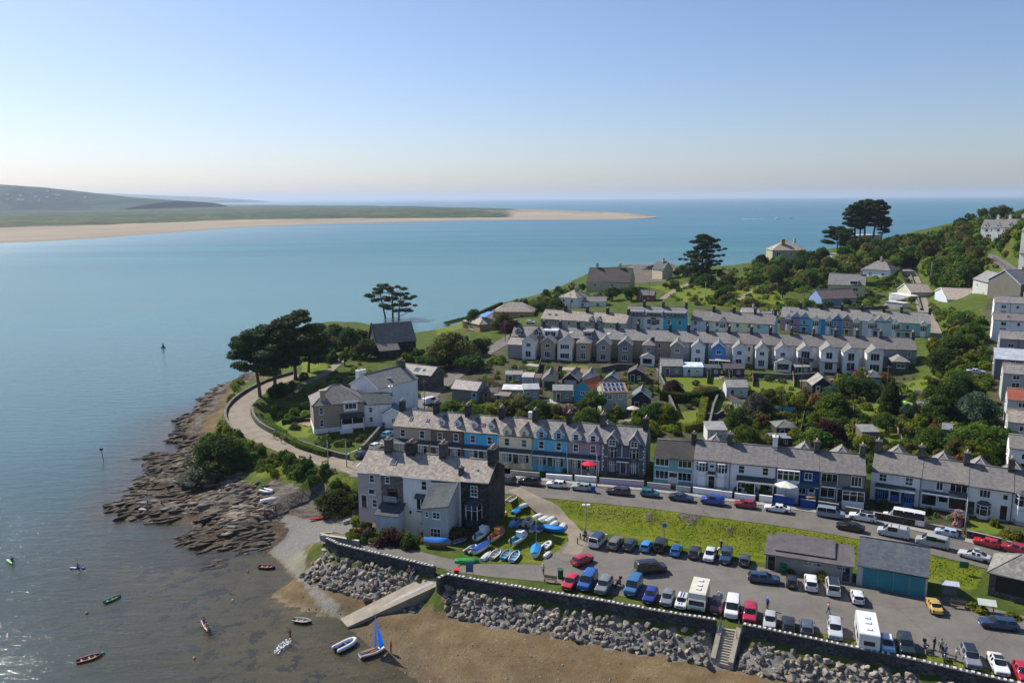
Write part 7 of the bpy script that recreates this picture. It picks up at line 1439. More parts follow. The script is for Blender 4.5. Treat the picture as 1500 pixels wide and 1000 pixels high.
# beach steps
g0, g1 = WALLB[-1].copy(), WALLC[0].copy(); g0.z = g1.z = 4.4; a0, a1, b0, b1 = g0.lerp(g1, .16), g0.lerp(g1, .86), P(1044, 972, 1.3), P(1070, 979, 1.3)
st = empty('sea_steps', (a0+a1)/2, 0, 'concrete steps with railings from car park down to the beach', 'steps'); o = (a0+a1)/2; N = 14; b = MB(); SC2 = plain((.36, .32, .25), .9, .25, 2)
for i in range(N):
 t, t1 = i/N, (i+1)/N; z = 4.4-2.9*(i)/N
 q = [a0.lerp(b0, t), a1.lerp(b1, t), a1.lerp(b1, t1+.02), a0.lerp(b0, t1+.02)]; b.slab([(p.x-o.x, p.y-o.y, z-o.z) for p in q[::-1]], .9, SC2)
b.build('treads', st)
for u, v, s in ((a0, b0, 1), (a1, b1, -1)):
 w_ = MB(); d = (v-u); nn = Vector((-d.y, d.x, 0)).normalized()*.28; T = [(u-nn, v-nn, u+nn, v+nn)][0]
 w_.mesh_([(p.x-o.x, p.y-o.y, z-o.z) for p, z in ((T[0], 3), (T[1], 1), (T[3], 1), (T[2], 3), (T[0], 4.75), (T[1], 2.1), (T[3], 2.1), (T[2], 4.75))], [(0, 1, 2, 3)[::-1], (4, 5, 6, 7), (0, 1, 5, 4), (1, 2, 6, 5), (2, 3, 7, 6), (3, 0, 4, 7)], SC2); w_.build('side_wall', st)
 r = MB(); r.tube([u-o+Vector((0, 0, .3)), u-o+Vector((0, 0, 1.3)), u.lerp(v, .3)-o+Vector((0, 0, 1.4)), u.lerp(v, .3)-o+Vector((0, 0, .3))], .04, METAL, 6); r.build('railing', st)
# slipway
S = [P(664, 831, 4.42), P(650, 848, 4.42), P(509, 918, .25), P(498, 906, .25)]; S0 = [P(640, 838, 4.2)]
sl_ = empty('slipway', S[0], 0, 'concrete slipway running down to the water beside the boulders', 'slipway'); b = MB(); N = 12; SLC = plain((.27, .235, .18), .9, .3, .7)
a0, a1, b0, b1 = P(618, 846, 3.4), P(642, 857, 3.4), S[3], S[2]; ua, ub = P(648, 831, 4.43), P(676, 843, 4.43); o = S[0]
def quadslab(bb, p, q, r, s, th, m): bb.slab([Vector(v)-o for v in (p, q, r, s)], th, m)
quadslab(b, a0, b0, b1, a1, 3.0, SLC); quadslab(b, ua, a0+Vector((0, 0, -.002)), a1+Vector((0, 0, -.002)), ub, 2.5, SLC); b.build('ramp', sl_)
b = MB(); up = Vector((0, 0, .03)); quadslab(b, a0.lerp(a1, .55)+up, b0.lerp(b1, .5).lerp(a0.lerp(a1, .5), .35)+up, b0.lerp(b1, .72).lerp(a0.lerp(a1, .72), .35)+up, a0.lerp(a1, .75)+up, .02, plain((.34, .33, .31), .8, .2, 2)); b.build('smooth_strip', sl_)
# boulders of the rock armour: the largest 300 one by one, the small fill between them as one mass
RK = [plain((.27, .24, .20), .9, .5, 1.6), plain((.17, .15, .125), .9, .4, 1.6), plain((.36, .30, .21), .9, .4, 1.6), plain((.115, .11, .105), .9, .4, 1.6)]
def rock_mesh(seed):
 r = random.Random(seed); bm = bmesh.new()
 for _ in range(15):
  v = Vector((r.gauss(0, 1), r.gauss(0, 1), r.gauss(0, 1))).normalized(); bm.verts.new((v.x*r.uniform(.8, 1.15), v.y*r.uniform(.65, 1), v.z*r.uniform(.5, .8)))
 g_ = bmesh.ops.convex_hull(bm, input=bm.verts); bmesh.ops.delete(bm, geom=[v for v in bm.verts if not v.link_faces], context='VERTS'); bmesh.ops.bevel(bm, geom=bm.edges[:], offset=.06, segments=1, affect='EDGES'); me = bpy.data.meshes.new('boulder'); bm.to_mesh(me); bm.free(); return me
RM = []
for i in range(9):
 me = rock_mesh(i); me.materials.append(RK[[0, 0, 1, 1, 2, 0, 1, 3, 0][i]]); RM.append(me)
spots = []
for wl, L0, grp in ((WALLA, 0, 'a'), (WALLB, 1, 'b'), (WALLC, 2, 'c')):
 tot = [(wl[i+1]-wl[i]).length for i in range(len(wl)-1)]
 for i, Ls in enumerate(tot):
  d = (wl[i+1]-wl[i]).normalized(); nn = Vector((d.y, -d.x, 0))
  W_s = 3.1 if grp != 'a' else 4.6
  for k in range(int(Ls*W_s*4.2)):
   u = rng.random()*Ls; v = .6+rng.random()**.9*W_s; p = wl[i]+d*u+nn*v
   if grp == 'a' and proj((p.x, p.y, 2))[0] > 628: continue
   if grp != 'a' and 1036 < proj((p.x, p.y, 2))[0] < 1086: continue
   if grp == 'b' and (proj((p.x, p.y, 2))[0] < 648): continue
   spots.append((p.x, p.y, rng.uniform(.34, .62)*(1.15 if v > W_s*.75 else 1), v/W_s, grp))
rng.shuffle(spots); big = []; small = []
for s in sorted(spots, key=lambda s: -s[2]):
 if len(big) < 300 and all((s[0]-q[0])**2+(s[1]-q[1])**2 > (s[2]*.55+q[2]*.55)**2*1.15 for q in big): big.append(s)
 else: small.append(s)
for x, y, r, v, g in big:
 k = rng.randrange(9) if v < .75 else rng.choice([7, 7, 7, 3, 6]); o = link('boulder', RM[k]); o.location = (x, y, hz(x, y)+r*.22); o.rotation_euler = (rng.uniform(-.5, .5), rng.uniform(-.5, .5), rng.uniform(0, 6)); o.scale = (r, r, r)
 tag(o, 'angular boulder in the rock armour '+{'a': 'left of the slipway', 'b': 'between slipway and beach steps', 'c': 'beyond the beach steps'}[g], 'boulder', 'boulders of the rock armour '+{'a': 'left of the slipway', 'b': 'between slipway and steps', 'c': 'beyond the steps'}[g])
b = MB()
for x, y, r, v, g in small:
 me = RM[rng.randrange(9)]; r *= .9; M_ = Matrix.Translation((x, y, hz(x, y)+r*.05)) @ Euler((rng.uniform(-.5, .5), rng.uniform(-.5, .5), rng.uniform(0, 6))).to_matrix().to_4x4() @ Matrix.Scale(r, 4); b.mesh_([M_@v_.co for v_ in me.vertices], [tuple(p.vertices) for p in me.polygons], me.materials[0])
tag(b.build('rubble'), kind='stuff')
# loose stones on the beach
b = MB()
for k in range(520):
 px, py = rng.uniform(430, 1000), rng.uniform(840, 1005); p = G(px, py)
 if p.z > 1.7 or p.z < -.1: continue
 r = rng.uniform(.05, .16); me = RM[rng.randrange(9)]; M_ = Matrix.Translation((p.x, p.y, p.z)) @ Matrix.Rotation(rng.random()*6, 4, 'Z') @ Matrix.Scale(r, 4); b.mesh_([M_@v_.co for v_ in me.vertices], [tuple(q.vertices) for q in me.polygons], me.materials[0])
tag(b.build('pebbles'), kind='stuff')
def onroad_(x, y): return any((x-a)**2+(y-b_)**2 < (w+1.2)**2 for a, b_, w in ROADX)
# jagged slabs breaking out of the rocky point, along one strike
rr = np.argwhere((rock > .6) & (H > -.35) & (H < 5) & (PXX < 480) & (PYY > 540)); STR = math.radians(24)
ROC = [plain((.215, .165, .115), .9, .45, .8), plain((.135, .105, .075), .9, .45, .8), plain((.27, .225, .175), .9, .35, .8)]; WEEDR = plain((.045, .030, .015), .7, .5, 2.5)
bd, bw_ = MB(), MB()
for k in range(1250):
 j, i = rr[rng.randrange(len(rr))]; x = GX0+(i+rng.random())*GS; y = GY0+(j+rng.random())*GS; z = hz(x, y); dcoast = float(bil(cd, GX0, GY0, GS, np.array([x]), np.array([y]))[0])
 if onroad_(x, y) or (PYY[j, i] < 668 and H[j, i] > 0 and (dcoast > 4 or k % 2)) or (proj((x, y, z))[0] > 395 and proj((x, y, z))[1] > 690): continue
 low_ = z < .75+.3*rng.random(); L = rng.uniform(.7, 2.4)*(1.0 if low_ else .9); r = rng.uniform(.3, .62); me = RM[rng.randrange(9)]
 M_ = Matrix.Translation((x, y, z+.02)) @ Matrix.Rotation(STR+rng.gauss(0, .22), 4, 'Z') @ Matrix.Rotation(rng.gauss(.35, .2), 4, 'X') @ Matrix.Diagonal((L, r, r*.95, 1)); (bw_ if low_ else bd).mesh_([M_@v_.co for v_ in me.vertices], [tuple(q.vertices) for q in me.polygons], WEEDR if low_ else ROC[k % 3])
for q in (bd, bw_): tag(q.build('rocks', None), kind='structure')
# ------------------------------------------------------------------ people
SK = {'pel': (0, 0, .53, .075), 'che': (0, 0, .70, .088), 'nec': (0, 0, .83, .033), 'hea': (.01, 0, .89, .058), 'top': (.01, 0, .975, .045)}
for s, k in ((1, 'l'), (-1, 'r')): SK.update({'sh'+k: (0, s*.115, .79, .042), 'el'+k: (-.015, s*.15, .64, .028), 'wr'+k: (.02, s*.16, .50, .020), 'hip'+k: (0, s*.05, .49, .058), 'kn'+k: (.01, s*.055, .28, .038), 'an'+k: (-.01, s*.055, .045, .025), 'to'+k: (.09, s*.06, .02, .022)})
def pose(**kw): d = dict(SK); d.update({k: (*v, SK[k][3]) for k, v in kw.items()}); return d
PO = {'stand': pose(), 'walk': pose(knl=(.09, .055, .29), anl=(.13, .055, .05), tol=(.22, .06, .03), knr=(-.02, -.055, .28), anr=(-.16, -.055, .07), tor=(-.08, -.06, .02), ell=(-.07, .15, .65), wrl=(-.05, .16, .52), elr=(.06, -.15, .65), wrr=(.15, -.14, .55)),
 'bend': pose(che=(.11, 0, .66), nec=(.2, 0, .74), hea=(.25, 0, .76), top=(.32, 0, .80), shl=(.16, .115, .72), shr=(.16, -.115, .72), ell=(.22, .14, .58), elr=(.22, -.14, .58), wrl=(.32, .12, .50), wrr=(.32, -.12, .50)),
 'sit': pose(**{k: (SK[k][0], SK[k][1], SK[k][2]-.42) for k in ('pel', 'che', 'nec', 'hea', 'top', 'shl', 'shr')}, hipl=(.03, .05, .09), hipr=(.03, -.05, .09), knl=(.24, .08, .17), knr=(.24, -.08, .17), anl=(.36, .07, .035), anr=(.36, -.07, .035), tol=(.45, .08, .03), tor=(.45, -.08, .03), ell=(.05, .15, .24), elr=(.05, -.15, .24), wrl=(.17, .12, .19), wrr=(.17, -.12, .19))}
PO['paddle'] = dict(PO['sit'], ell=(.10, .17, .28, .028), elr=(.12, -.17, .30, .028), wrl=(.22, .20, .33, .02), wrr=(.22, -.16, .26, .02))
ED = [('pel', 'che'), ('che', 'nec'), ('nec', 'hea'), ('hea', 'top')]+[(a+k, b_+k) for k in 'lr' for a, b_ in (('sh', 'el'), ('el', 'wr'), ('hip', 'kn'), ('kn', 'an'), ('an', 'to'))]+[('che', 'sh'+k) for k in 'lr']+[('pel', 'hip'+k) for k in 'lr']
PM = {}
def person_mesh(p):
 if p in PM: return PM[p]
 J = PO[p]; ks = list(J); vs = [J[k][:3] for k in ks]; rd = [J[k][3] for k in ks]; es = [(ks.index(a), ks.index(b_)) for a, b_ in ED]; slot = [1, 1, 0, 0]+[1, 0, 2, 2, 3]*2+[1, 1, 2, 2]; segs = [(Vector(vs[a]), Vector(vs[b_])) for a, b_ in es]
 for k in 'lr':                             # palm, four fingers and a thumb
  w = Vector(J['wr'+k][:3]); e_ = Vector(J['el'+k][:3]); d = (w-e_).normalized(); sd_ = Vector((1, 0, 0)) if abs(d.x) < .8 else Vector((0, 0, 1)); ci = len(vs); vs.append(tuple(w+d*.035)); rd.append(.017); es.append((ks.index('wr'+k), ci)); slot.append(0); segs.append((w, w+d*.1))
  for f in range(4): a = w+d*.05+sd_*(.011*(f-1.5)); c = a+d*(.024+.006*(1-abs(f-1.3)))+Vector((.004, 0, 0)); vs += [tuple(a), tuple(c)]; rd += [.0052, .0042]; es += [(ci, len(vs)-2), (len(vs)-2, len(vs)-1)]; slot += [0, 0]; segs += [(w, w+d*.1)]*2
  a = w+d*.03+sd_*.026; vs.append(tuple(a)); rd.append(.0055); es.append((ci, len(vs)-1)); slot.append(0); segs.append((w, w+d*.1))
 me = bpy.data.meshes.new('person'); me.from_pydata(vs, es, []); o = bpy.data.objects.new('tmp', me); COL.objects.link(o); m = o.modifiers.new('k', 'SKIN')
 for i, r in enumerate(rd): me.skin_vertices[0].data[i].radius = (r, r); me.skin_vertices[0].data[i].use_root = (i == 0)
 s = o.modifiers.new('s', 'SUBSURF'); s.levels = 1
 R_ = bpy.data.meshes.new_from_object(o.evaluated_get(bpy.context.evaluated_depsgraph_get())); bpy.data.objects.remove(o); R_.name = 'person'
 R_.materials.clear()
 for _ in range(4): R_.materials.append(None)
 for pl in R_.polygons:
  c = pl.center; best = 9; k = 0
  for (a, b_), sl__ in zip(segs, slot):
   t = max(0, min(1, (c-a).dot(b_-a)/max((b_-a).length_squared, 1e-9))); dd = (c-a.lerp(b_, t)).length
   if dd < best: best, k = dd, sl__
  pl.material_index = k; pl.use_smooth = True
 hb = MB(); h = Vector(J['hea'][:3]); tp = Vector(J['top'][:3]); u = (tp-h).normalized(); hb.ball(h+u*.055-Vector((.012, 0, 0)), .066, None, 1, .95, .95, 8); H_ = hb.data('hair', False)
 fb = MB(); fw_ = Vector((1, 0, 0))-u*u.x; fw_.normalize(); q = h+u*.035+fw_*.058; [fb.ball(q+Vector((0, s*.02, .008)), .006, BLACKP, n=6) for s in (-1, 1)]; fb.ball(q+fw_*.006-u*.008, .009, None, n=6); fb.box(-.004, .004, -.016, .016, -.003, .003, TAIL, Matrix.Translation(q-u*.032)); F_ = fb.data('face', False)
 PM[p] = (R_, H_, F_); return PM[p]
SKIN = plain((.48, .28, .19), .6, .1); HAIR = [plain((.06, .04, .03), .7), plain((.22, .14, .07), .7), plain((.5, .48, .45), .7)]
def person(p, px, py, yaw, top, leg, lab, z=None, hair=0, sc=1.62, grp=None, hat=None, skin_legs=False):
 b_, h_, f_ = person_mesh(p); g = G(px, py) if z is None else P(px, py, z)
 o = link('person', b_); o.location = (g.x, g.y, g.z+(.05 if z is None else 0)); o.rotation_euler = (0, 0, R(yaw)); o.scale = (sc, sc, sc); tag(o, lab, 'person', grp)
 for i, m in enumerate((SKIN, plain(top, .85), SKIN if skin_legs else plain(leg, .85), BLACKP)): o.material_slots[i].link = 'OBJECT'; o.material_slots[i].material = m
 k = link('hair', h_, o)
 if not h_.materials: h_.materials.append(None)
 k.material_slots[0].link = 'OBJECT'; k.material_slots[0].material = plain(hat, .8) if hat else HAIR[hair]; link('face', f_, o); return o
for a in [('walk', 796, 842, 250, (.55, .4, .33), (.2, .04, .04), 'person in pale top and dark red shorts walking near the wooden bench'), ('bend', 1057, 880, 200, (.25, .42, .5), (.05, .07, .15), 'person with white hat in light blue shirt behind the dark red car', dict(hat=(.7, .7, .68))), ('stand', 1124, 892, 30, (.01, .05, .45), (.02, .02, .03), 'man in bright blue shirt beside the open crimson door'), ('walk', 1213, 899, -30, (.6, .35, .38), (.03, .05, .12), 'person in pink top and navy trousers crossing the car park alone'), ('stand', 1056, 806, 270, (.03, .05, .12), (.02, .02, .03), 'person in navy standing at the grass behind the navy SUV'), ('bend', 1051, 814, 20, (.6, .6, .6), (.03, .04, .1), 'person in white leaning towards the navy SUV'), ('walk', 402, 643, 120, (.05, .05, .06), (.03, .03, .03), 'person in black walking along the shore lane'), ('walk', 412, 649, 110, (.40, .18, .12), (.3, .2, .15), 'person in rust coloured top walking on the shore lane'), ('walk', 418, 648, 115, (.35, .2, .15), (.1, .06, .05), 'person in brown walking behind the rust coloured top'), ('stand', 455, 678, 90, (.03, .09, .2), (.02, .03, .06), 'person in blue at the inner edge of the shore lane'), ('walk', 425, 936, 45, (.22, .06, .05), (.03, .03, .04), 'bather in dark red splashing through the shallows', dict(z=-.25)), ('stand', 573, 957, 180, (.16, .03, .05), (.2, .04, .05), 'person in maroon wetsuit standing beside the blue sails'), ('stand', 217, 743, 200, (.05, .06, .09), (.03, .04, .06), 'angler in dark clothes at the seaward end of the jetty', dict(z=.75)), ('stand', 237, 744, 230, (.10, .09, .09), (.05, .05, .06), 'angler in grey in the middle of the jetty', dict(z=.75)),
 ('sit', 546, 862, 230, (.5, .5, .55), (.3, .2, .16), 'person in white sitting on the beach below the boulders'), ('sit', 552, 860, 210, (.12, .1, .3), (.03, .03, .04), 'person in purple sitting on the beach below the boulders'), ('sit', 540, 862, 250, (.45, .22, .16), (.3, .2, .16), 'person in orange sitting on the beach below the boulders', dict(skin_legs=True)), ('sit', 606, 840, 240, (.03, .10, .35), (.3, .2, .16), 'person in blue sitting on the boulders under the sea wall end'), ('sit', 600, 838, 230, (.4, .1, .1), (.05, .05, .06), 'person in red sitting on the boulders under the sea wall end'), ('sit', 388, 752, 280, (.4, .08, .1), (.04, .04, .05), 'person in red in the picnic group on the rocks'), ('sit', 394, 753, 250, (.04, .06, .2), (.04, .04, .05), 'person in navy in the picnic group on the rocks'), ('sit', 400, 751, 220, (.5, .5, .5), (.04, .04, .05), 'person in white in the picnic group on the rocks'), ('bend', 404, 748, 200, (.1, .1, .1), (.04, .04, .05), 'person in black bending over in the picnic group on the rocks'),
 ('paddle', 299, 913, -55, (.12, .08, .3), (.05, .05, .06), 'paddler in purple at the stern of the orange canoe', dict(z=.17)), ('paddle', 303, 919, -55, (.45, .35, .3), (.05, .05, .06), 'paddler in pale top in the middle of the orange canoe', dict(z=.17)), ('paddle', 306, 924, -55, (.25, .42, .45), (.05, .05, .06), 'paddler in light blue at the bow of the orange canoe', dict(z=.17)), ('paddle', 18, 823, -40, (.02, .02, .03), (.02, .02, .03), 'paddler in black on the lime green kayak', dict(z=.15)), ('paddle', 114, 833, -5, (.02, .03, .08), (.02, .02, .03), 'paddler in navy on the blue kayak', dict(z=.15)),
 ('stand', 1368, 952, 300, (.02, .02, .025), (.02, .02, .03), 'rider in black standing by the first motorcycle'), ('stand', 1384, 962, 200, (.10, .12, .22), (.04, .06, .14), 'rider in blue leathers between the motorcycles'), ('stand', 1400, 968, 160, (.30, .36, .5), (.06, .08, .14), 'person in pale blue shirt right of the motorcycles'), ('stand', 1378, 955, 230, (.35, .3, .28), (.05, .05, .06), 'person in grey behind the motorcycles'), ('sit', 510+480, 690, 0, (.3, .3, .3), (.1, .1, .1), '')]:
 if not a[6]: continue
 kw = a[7] if len(a) > 7 else {}; person(*a[:7], hair=rng.randrange(3), **kw)
# paddles for the paddlers
for px, py, yw, lab in [(299, 911, -20, 'paddle held in the stern of the orange canoe'), (307, 922, 60, 'paddle held in the bow of the orange canoe'), (18, 821, 30, 'paddle across the lime green kayak'), (116, 831, 60, 'paddle across the blue kayak')]:
 q = P(px, py, .72); b = MB(); b.tube([(-.9, 0, -.1), (.9, 0, .15)], .02, BLACKP, 5); b.box(.75, 1.1, -.09, .09, .12, .17, BLACKP); b.box(-1.1, -.75, -.09, .09, -.14, -.09, BLACKP); o = b.build('paddle', None, Matrix.Translation(q) @ Matrix.Rotation(R(yw), 4, 'Z')); tag(o, lab, 'paddle')
FOAM = plain((.60, .62, .60), .8, .3, 3); b = MB()
for k in range(90): t = rng.random(); p = P(425-22*t+rng.gauss(0, 2.5), 938+16*t+rng.gauss(0, 2.2), 0); b.ball((p.x, p.y, .01), rng.uniform(.05, .16), FOAM, 1, 1, .5, 6)
for k in range(26): p = P(118+rng.gauss(0, 5), 837+rng.gauss(0, 1.8), 0); b.ball((p.x, p.y, .01), rng.uniform(.04, .12), FOAM, 1, 1, .5, 6)
tag(b.build('foam'), kind='stuff')
# ------------------------------------------------------------------ small things
def simple(name, lab, cat, px, py, parts, yaw=0, z=None, grp=None, sc=1.0):
 g = G(px, py) if z is None else P(px, py, z); e = empty(name, (g.x, g.y, g.z+(.04 if z is None else 0)), R(yaw), lab, cat, grp); e.scale = (sc, sc, sc)
 for nm, fn in parts: b = MB(); fn(b); b.build(nm, e)
 occupy(g.x, g.y, .6); return e
for px, py, h, lab in [(481, 684, 5, 'thin pole on the green beside the shore lane bench'), (508, 684, 5, 'pole on the green at the road junction'), (622, 600, 7, 'telegraph pole beside the white van on the hill street'), (740, 500, 7, 'telegraph pole at the top of the hill street'), (836, 456, 7, 'telegraph pole in front of the white villa'), (951, 441, 8, 'telegraph pole behind the red brick cottage'), (1033, 443, 8, 'street lamp pole beside the sloping field'), (1178, 446, 7, 'telegraph pole left of the blue bungalow'), (1362, 424, 11, 'tall mast beside the upper lane'), (1174, 570, 8, 'telegraph pole below the white rear wings'), (964, 580, 8, 'telegraph pole beside the dark green boathouse shed'), (1146, 607, 8, 'telegraph pole in the middle of the sloping lawn'), (1298, 585, 8, 'telegraph pole in the hedge right of the sage green room'), (1413, 782, 5.5, 'grey pole on the pavement left of the bright red car'), (874, 713, 6, 'slim flagpole like post in front of the red parasol'), (1196, 736, 6, 'white post in front of the royal blue house'), (646, 783, 7, 'bare mast standing in the waterside garden')]:
 w = MB(); e = simple('telegraph_pole' if 'telegraph' in lab else 'pole', lab, 'pole', px, py, [('shaft', lambda b: b.tube([(0, 0, -.3), (0, 0, h)], [.11, .07], TIMBER if 'telegraph' in lab else METAL, 7))]+([('crossarm', lambda b: (b.box(-.7, .7, -.05, .05, h-.6, h-.5, TIMBER), [b.tube([(x, 0, h-.5), (x, 0, h-.35)], .04, METAL, 5) for x in (-.6, -.2, .2, .6)]))] if 'telegraph' in lab else [('cap', lambda b: b.ball((0, 0, h+.04), .1, METAL, n=6))]))
def parasol(px, py, col, lab, r=1.5, h=2.3, z=None):
 m = plain(col, .85, .08, 1)
 def can(b):
  n = 8; rim = [(r*math.cos(2*math.pi*k/n), r*math.sin(2*math.pi*k/n), h-.05) for k in range(n)]
  for k in range(n): a, c = rim[k], rim[(k+1) % n]; b.face([(*a[:2], h), (*c[:2], h), (0, 0, h+r*.38)], m); b.face([(*a[:2], h-.16), (*c[:2], h-.16), (*c[:2], h), (*a[:2], h)], m)
 e = simple('parasol', lab, 'parasol', px, py, [('canopy', can), ('pole', lambda b: b.tube([(0, 0, 0), (0, 0, h+r*.4)], .03, METAL, 6)), ('base', lambda b: b.tube([(0, 0, 0), (0, 0, .1)], .3, CONC, 10))], z=z)
parasol(863, 694, (.60, .02, .05), 'bright red parasol in front of the mauve grey house', 1.3, 1.9, 6.4); parasol(1151, 728, (.66, .64, .56), 'big cream parasol on the royal blue house terrace', 1.9, 2.2, 6.2); parasol(927, 613, (.55, .45, .36), 'beige parasol on the walled patio behind the seafront terrace', 1.4); parasol(1325, 606, (.25, .62, .10), 'lime green parasol in the long gardens', 1.5); parasol(1251, 548, (.62, .03, .25), 'small pink parasol below the juliet balcony', .7, 1.0)
def bench(px, py, yaw, lab, m=None):
 m = m or TIMBER
 simple('bench', lab, 'bench', px, py, [('seat', lambda b: [b.box(-.85, .85, y, y+.11, .40, .44, m) for y in (-.22, -.09, .04)]), ('backrest', lambda b: [b.box(-.85, .85, .17, .21, z, z+.1, m) for z in (.52, .66, .80)])]+[('leg', lambda b, x=x: (b.box(x-.04, x+.04, -.2, -.12, 0, .40, m), b.box(x-.04, x+.04, .21, .28, 0, .9, m), b.box(x-.04, x+.04, -.12, .21, .33, .39, m))) for x in (-.75, .75)], yaw)
bench(806, 853, -15, 'wooden bench on the verge behind the sea wall, left of the red hatchback'); bench(1404, 891, -18, 'dark bench beside the notice board shelter'); bench(444, 674, 150, 'bench in the hedge beside the shore lane', TIMBER); bench(486, 694, 20, 'dark bench on the green above the shore rocks'); bench(1185, 843, -14, 'bench against the toilet block wall'); bench(548, 800, -10, 'dark bench beside the maroon shrub in the waterside garden'); bench(611, 768, -5, 'picnic seat on the small lawn below the tall white house', TIMBER)
def bin_(px, py, col, lab, w=.5, h=1.0):
 m = plain(col, .5, .1); simple('litter_bin', lab, 'bin', px, py, [('body', lambda b: b.prism([(-w/2, -w/2), (w/2, -w/2), (w/2, w/2), (-w/2, w/2)], 0, h, m)), ('lid', lambda b: (b.box(-w*.56, w*.56, -w*.56, w*.56, h+.002, h+.1, m), b.box(-w*.3, w*.3, -w*.6, -w*.57, h*.7, h*.85, BLACKP)))])
bin_(821, 846, (.02, .10, .06), 'green litter bin behind the red hatchback', .7, 1.1); bin_(1147, 838, (.02, .14, .06), 'bright green wheeled bin at the toilet block', .7, 1.15); bin_(869, 721, (.02, .08, .30), 'dark blue bin on the road behind the silver green hatchback', .6, 1.0); bin_(669, 843, (.55, .03, .02), 'red lifebuoy box at the head of the slipway', .6, .8)
for px, py, lab in [(846, 797, 'black bollard nearest to the driving red car'), (850, 790, 'black bollard in the middle of the footpath end'), (856, 786, 'black bollard beside the moped at the footpath end')]: simple('bollard', lab, 'bollard', px, py, [('post', lambda b: b.tube([(0, 0, 0), (0, 0, .85)], .08, BLACKP, 8)), ('cap', lambda b: b.ball((0, 0, .88), .1, BLACKP, n=8))])
def lamp(b): b.tube([(0, 0, 0), (0, 0, 4.6)], [.09, .05], METAL, 7)
simple('lamp_post', 'lamp post with white floodlights at the end of the grass bank', 'lamp post', 858, 783, [('post', lamp), ('lamp_head', lambda b: [b.box(x-.25, x+.25, -.15, .15, 4.5, 4.75, FRAME) for x in (-.35, .35)])])
BRD = plain((.02, .16, .12), .6); simple('sign', 'blue grey sign board on two posts at the head of the slipway', 'sign', 688, 843, [('board', lambda b: b.box(-.5, .5, -.03, .03, .5, 2.0, plain((.10, .16, .22), .5))), ('post', lambda b: b.tube([(-.45, .05, 0), (-.45, .05, 2.0)], .04, METAL, 6)), ('post', lambda b: b.tube([(.45, .05, 0), (.45, .05, 2.0)], .04, METAL, 6))])
simple('sign', 'small blue parking sign at the edge of the grass bank', 'sign', 973, 788, [('post', lambda b: b.tube([(0, 0, 0), (0, 0, 2.2)], .04, METAL, 6)), ('board', lambda b: b.box(-.3, .3, -.05, -.01, 1.7, 2.3, plain((.03, .15, .45), .5)))], 0); simple('sign', 'dark green sign facing the car park from the right end of the bank', 'sign', 1411, 840, [('post', lambda b: b.tube([(0, 0, 0), (0, 0, 1.2)], .05, METAL, 6)), ('board', lambda b: b.box(-.55, .55, -.06, -.01, .8, 1.7, BRD))], -18)
simple('notice_board', 'notice board shelter with pale roof beside the mustard yellow car', 'notice board', 1390, 879, [('board', lambda b: b.box(-.7, .7, -.04, .04, .7, 1.9, plain((.12, .12, .11), .6))), ('post', lambda b: b.box(-.8, -.7, -.06, .06, 0, 2.2, TIMBER)), ('post', lambda b: b.box(.7, .8, -.06, .06, 0, 2.2, TIMBER)), ('roof', lambda b: b.slab([(-1, -.4, 2.1), (1, -.4, 2.1), (1, .4, 2.4), (-1, .4, 2.4)], .08, plain((.45, .5, .55), .6)))], -18)
simple('information_board', 'pale sloping information board among yellow flowers near the boathouse', 'information board', 1445, 895, [('panel', lambda b: b.slab([(-1, -.45, .9), (1, -.45, .9), (1, .45, 1.35), (-1, .45, 1.35)], .06, plain((.50, .54, .48), .4))), ('leg', lambda b: b.box(-.8, -.7, -.05, .05, 0, 1.05, TIMBER)), ('leg', lambda b: b.box(.7, .8, -.05, .05, 0, 1.05, TIMBER))], -18)
def moto(px, py, yaw, col, lab):
 m = paint(col); e = simple('motorcycle', lab, 'motorcycle', px, py, [('body', lambda b: (b.ball((.1, 0, .72), .3, m, 1.3, .55, .6, 10), b.box(-.25, .3, -.14, .14, .35, .6, BLACKP), b.tube([(.45, 0, .85), (.68, 0, .33)], .05, METAL, 6), b.box(.38, .5, -.2, .2, .85, 1.15, m))), ('seat', lambda b: b.box(-.75, -.15, -.14, .14, .74, .86, BLACKP)), ('handlebar', lambda b: b.tube([(.36, -.36, 1.0), (.45, 0, 1.02), (.36, .36, 1.0)], .025, BLACKP, 6)), ('headlight', lambda b: b.ball((.56, 0, .92), .1, LAMP, n=8)), ('top_box', lambda b: b.box(-1.0, -.72, -.2, .2, .85, 1.15, BLACKP))], yaw, 4.45, None, .9)
 for x in (.7, -.65): cyl(.31, .13, TYRE).build('wheel', e, Matrix.Translation((x, 0, .31)))
moto(1356, 953, 255, (.05, .03, .08), 'dark purple touring motorcycle beside the black SUV'); moto(1382, 965, 250, (.03, .05, .12), 'dark blue motorcycle among the standing riders'); moto(905, 858, 235, (.40, .03, .02), 'red moped between the grey SUV and the steel blue van'); moto(857, 789, 70, (.02, .02, .02), 'black moped beside the white people carrier')
for px, py, col, lab, r in [(127, 898, (.55, .25, .08), 'small orange mooring buoy left of the green rowing boat', .22), (151, 957, (.05, .35, .22), 'green mooring buoy at the bow of the dark red boat', .22), (285, 964, (.5, .3, .2), 'pinkish mooring buoy below the orange canoe', .2), (341, 879, (.6, .6, .58), 'white mooring buoy right of the dark green rowing boat', .16), (363, 837, (.55, .2, .08), 'orange mooring buoy left of the navy and red boat', .18)]:
 b = MB(); b.ball((0, 0, .06), r, plain(col, .5), n=10); b.tube([(0, 0, r), (0, 0, r+.12)], .03, BLACKP, 5); o = b.build('buoy'); o.location = P(px, py, 0); tag(o, lab, 'buoy')
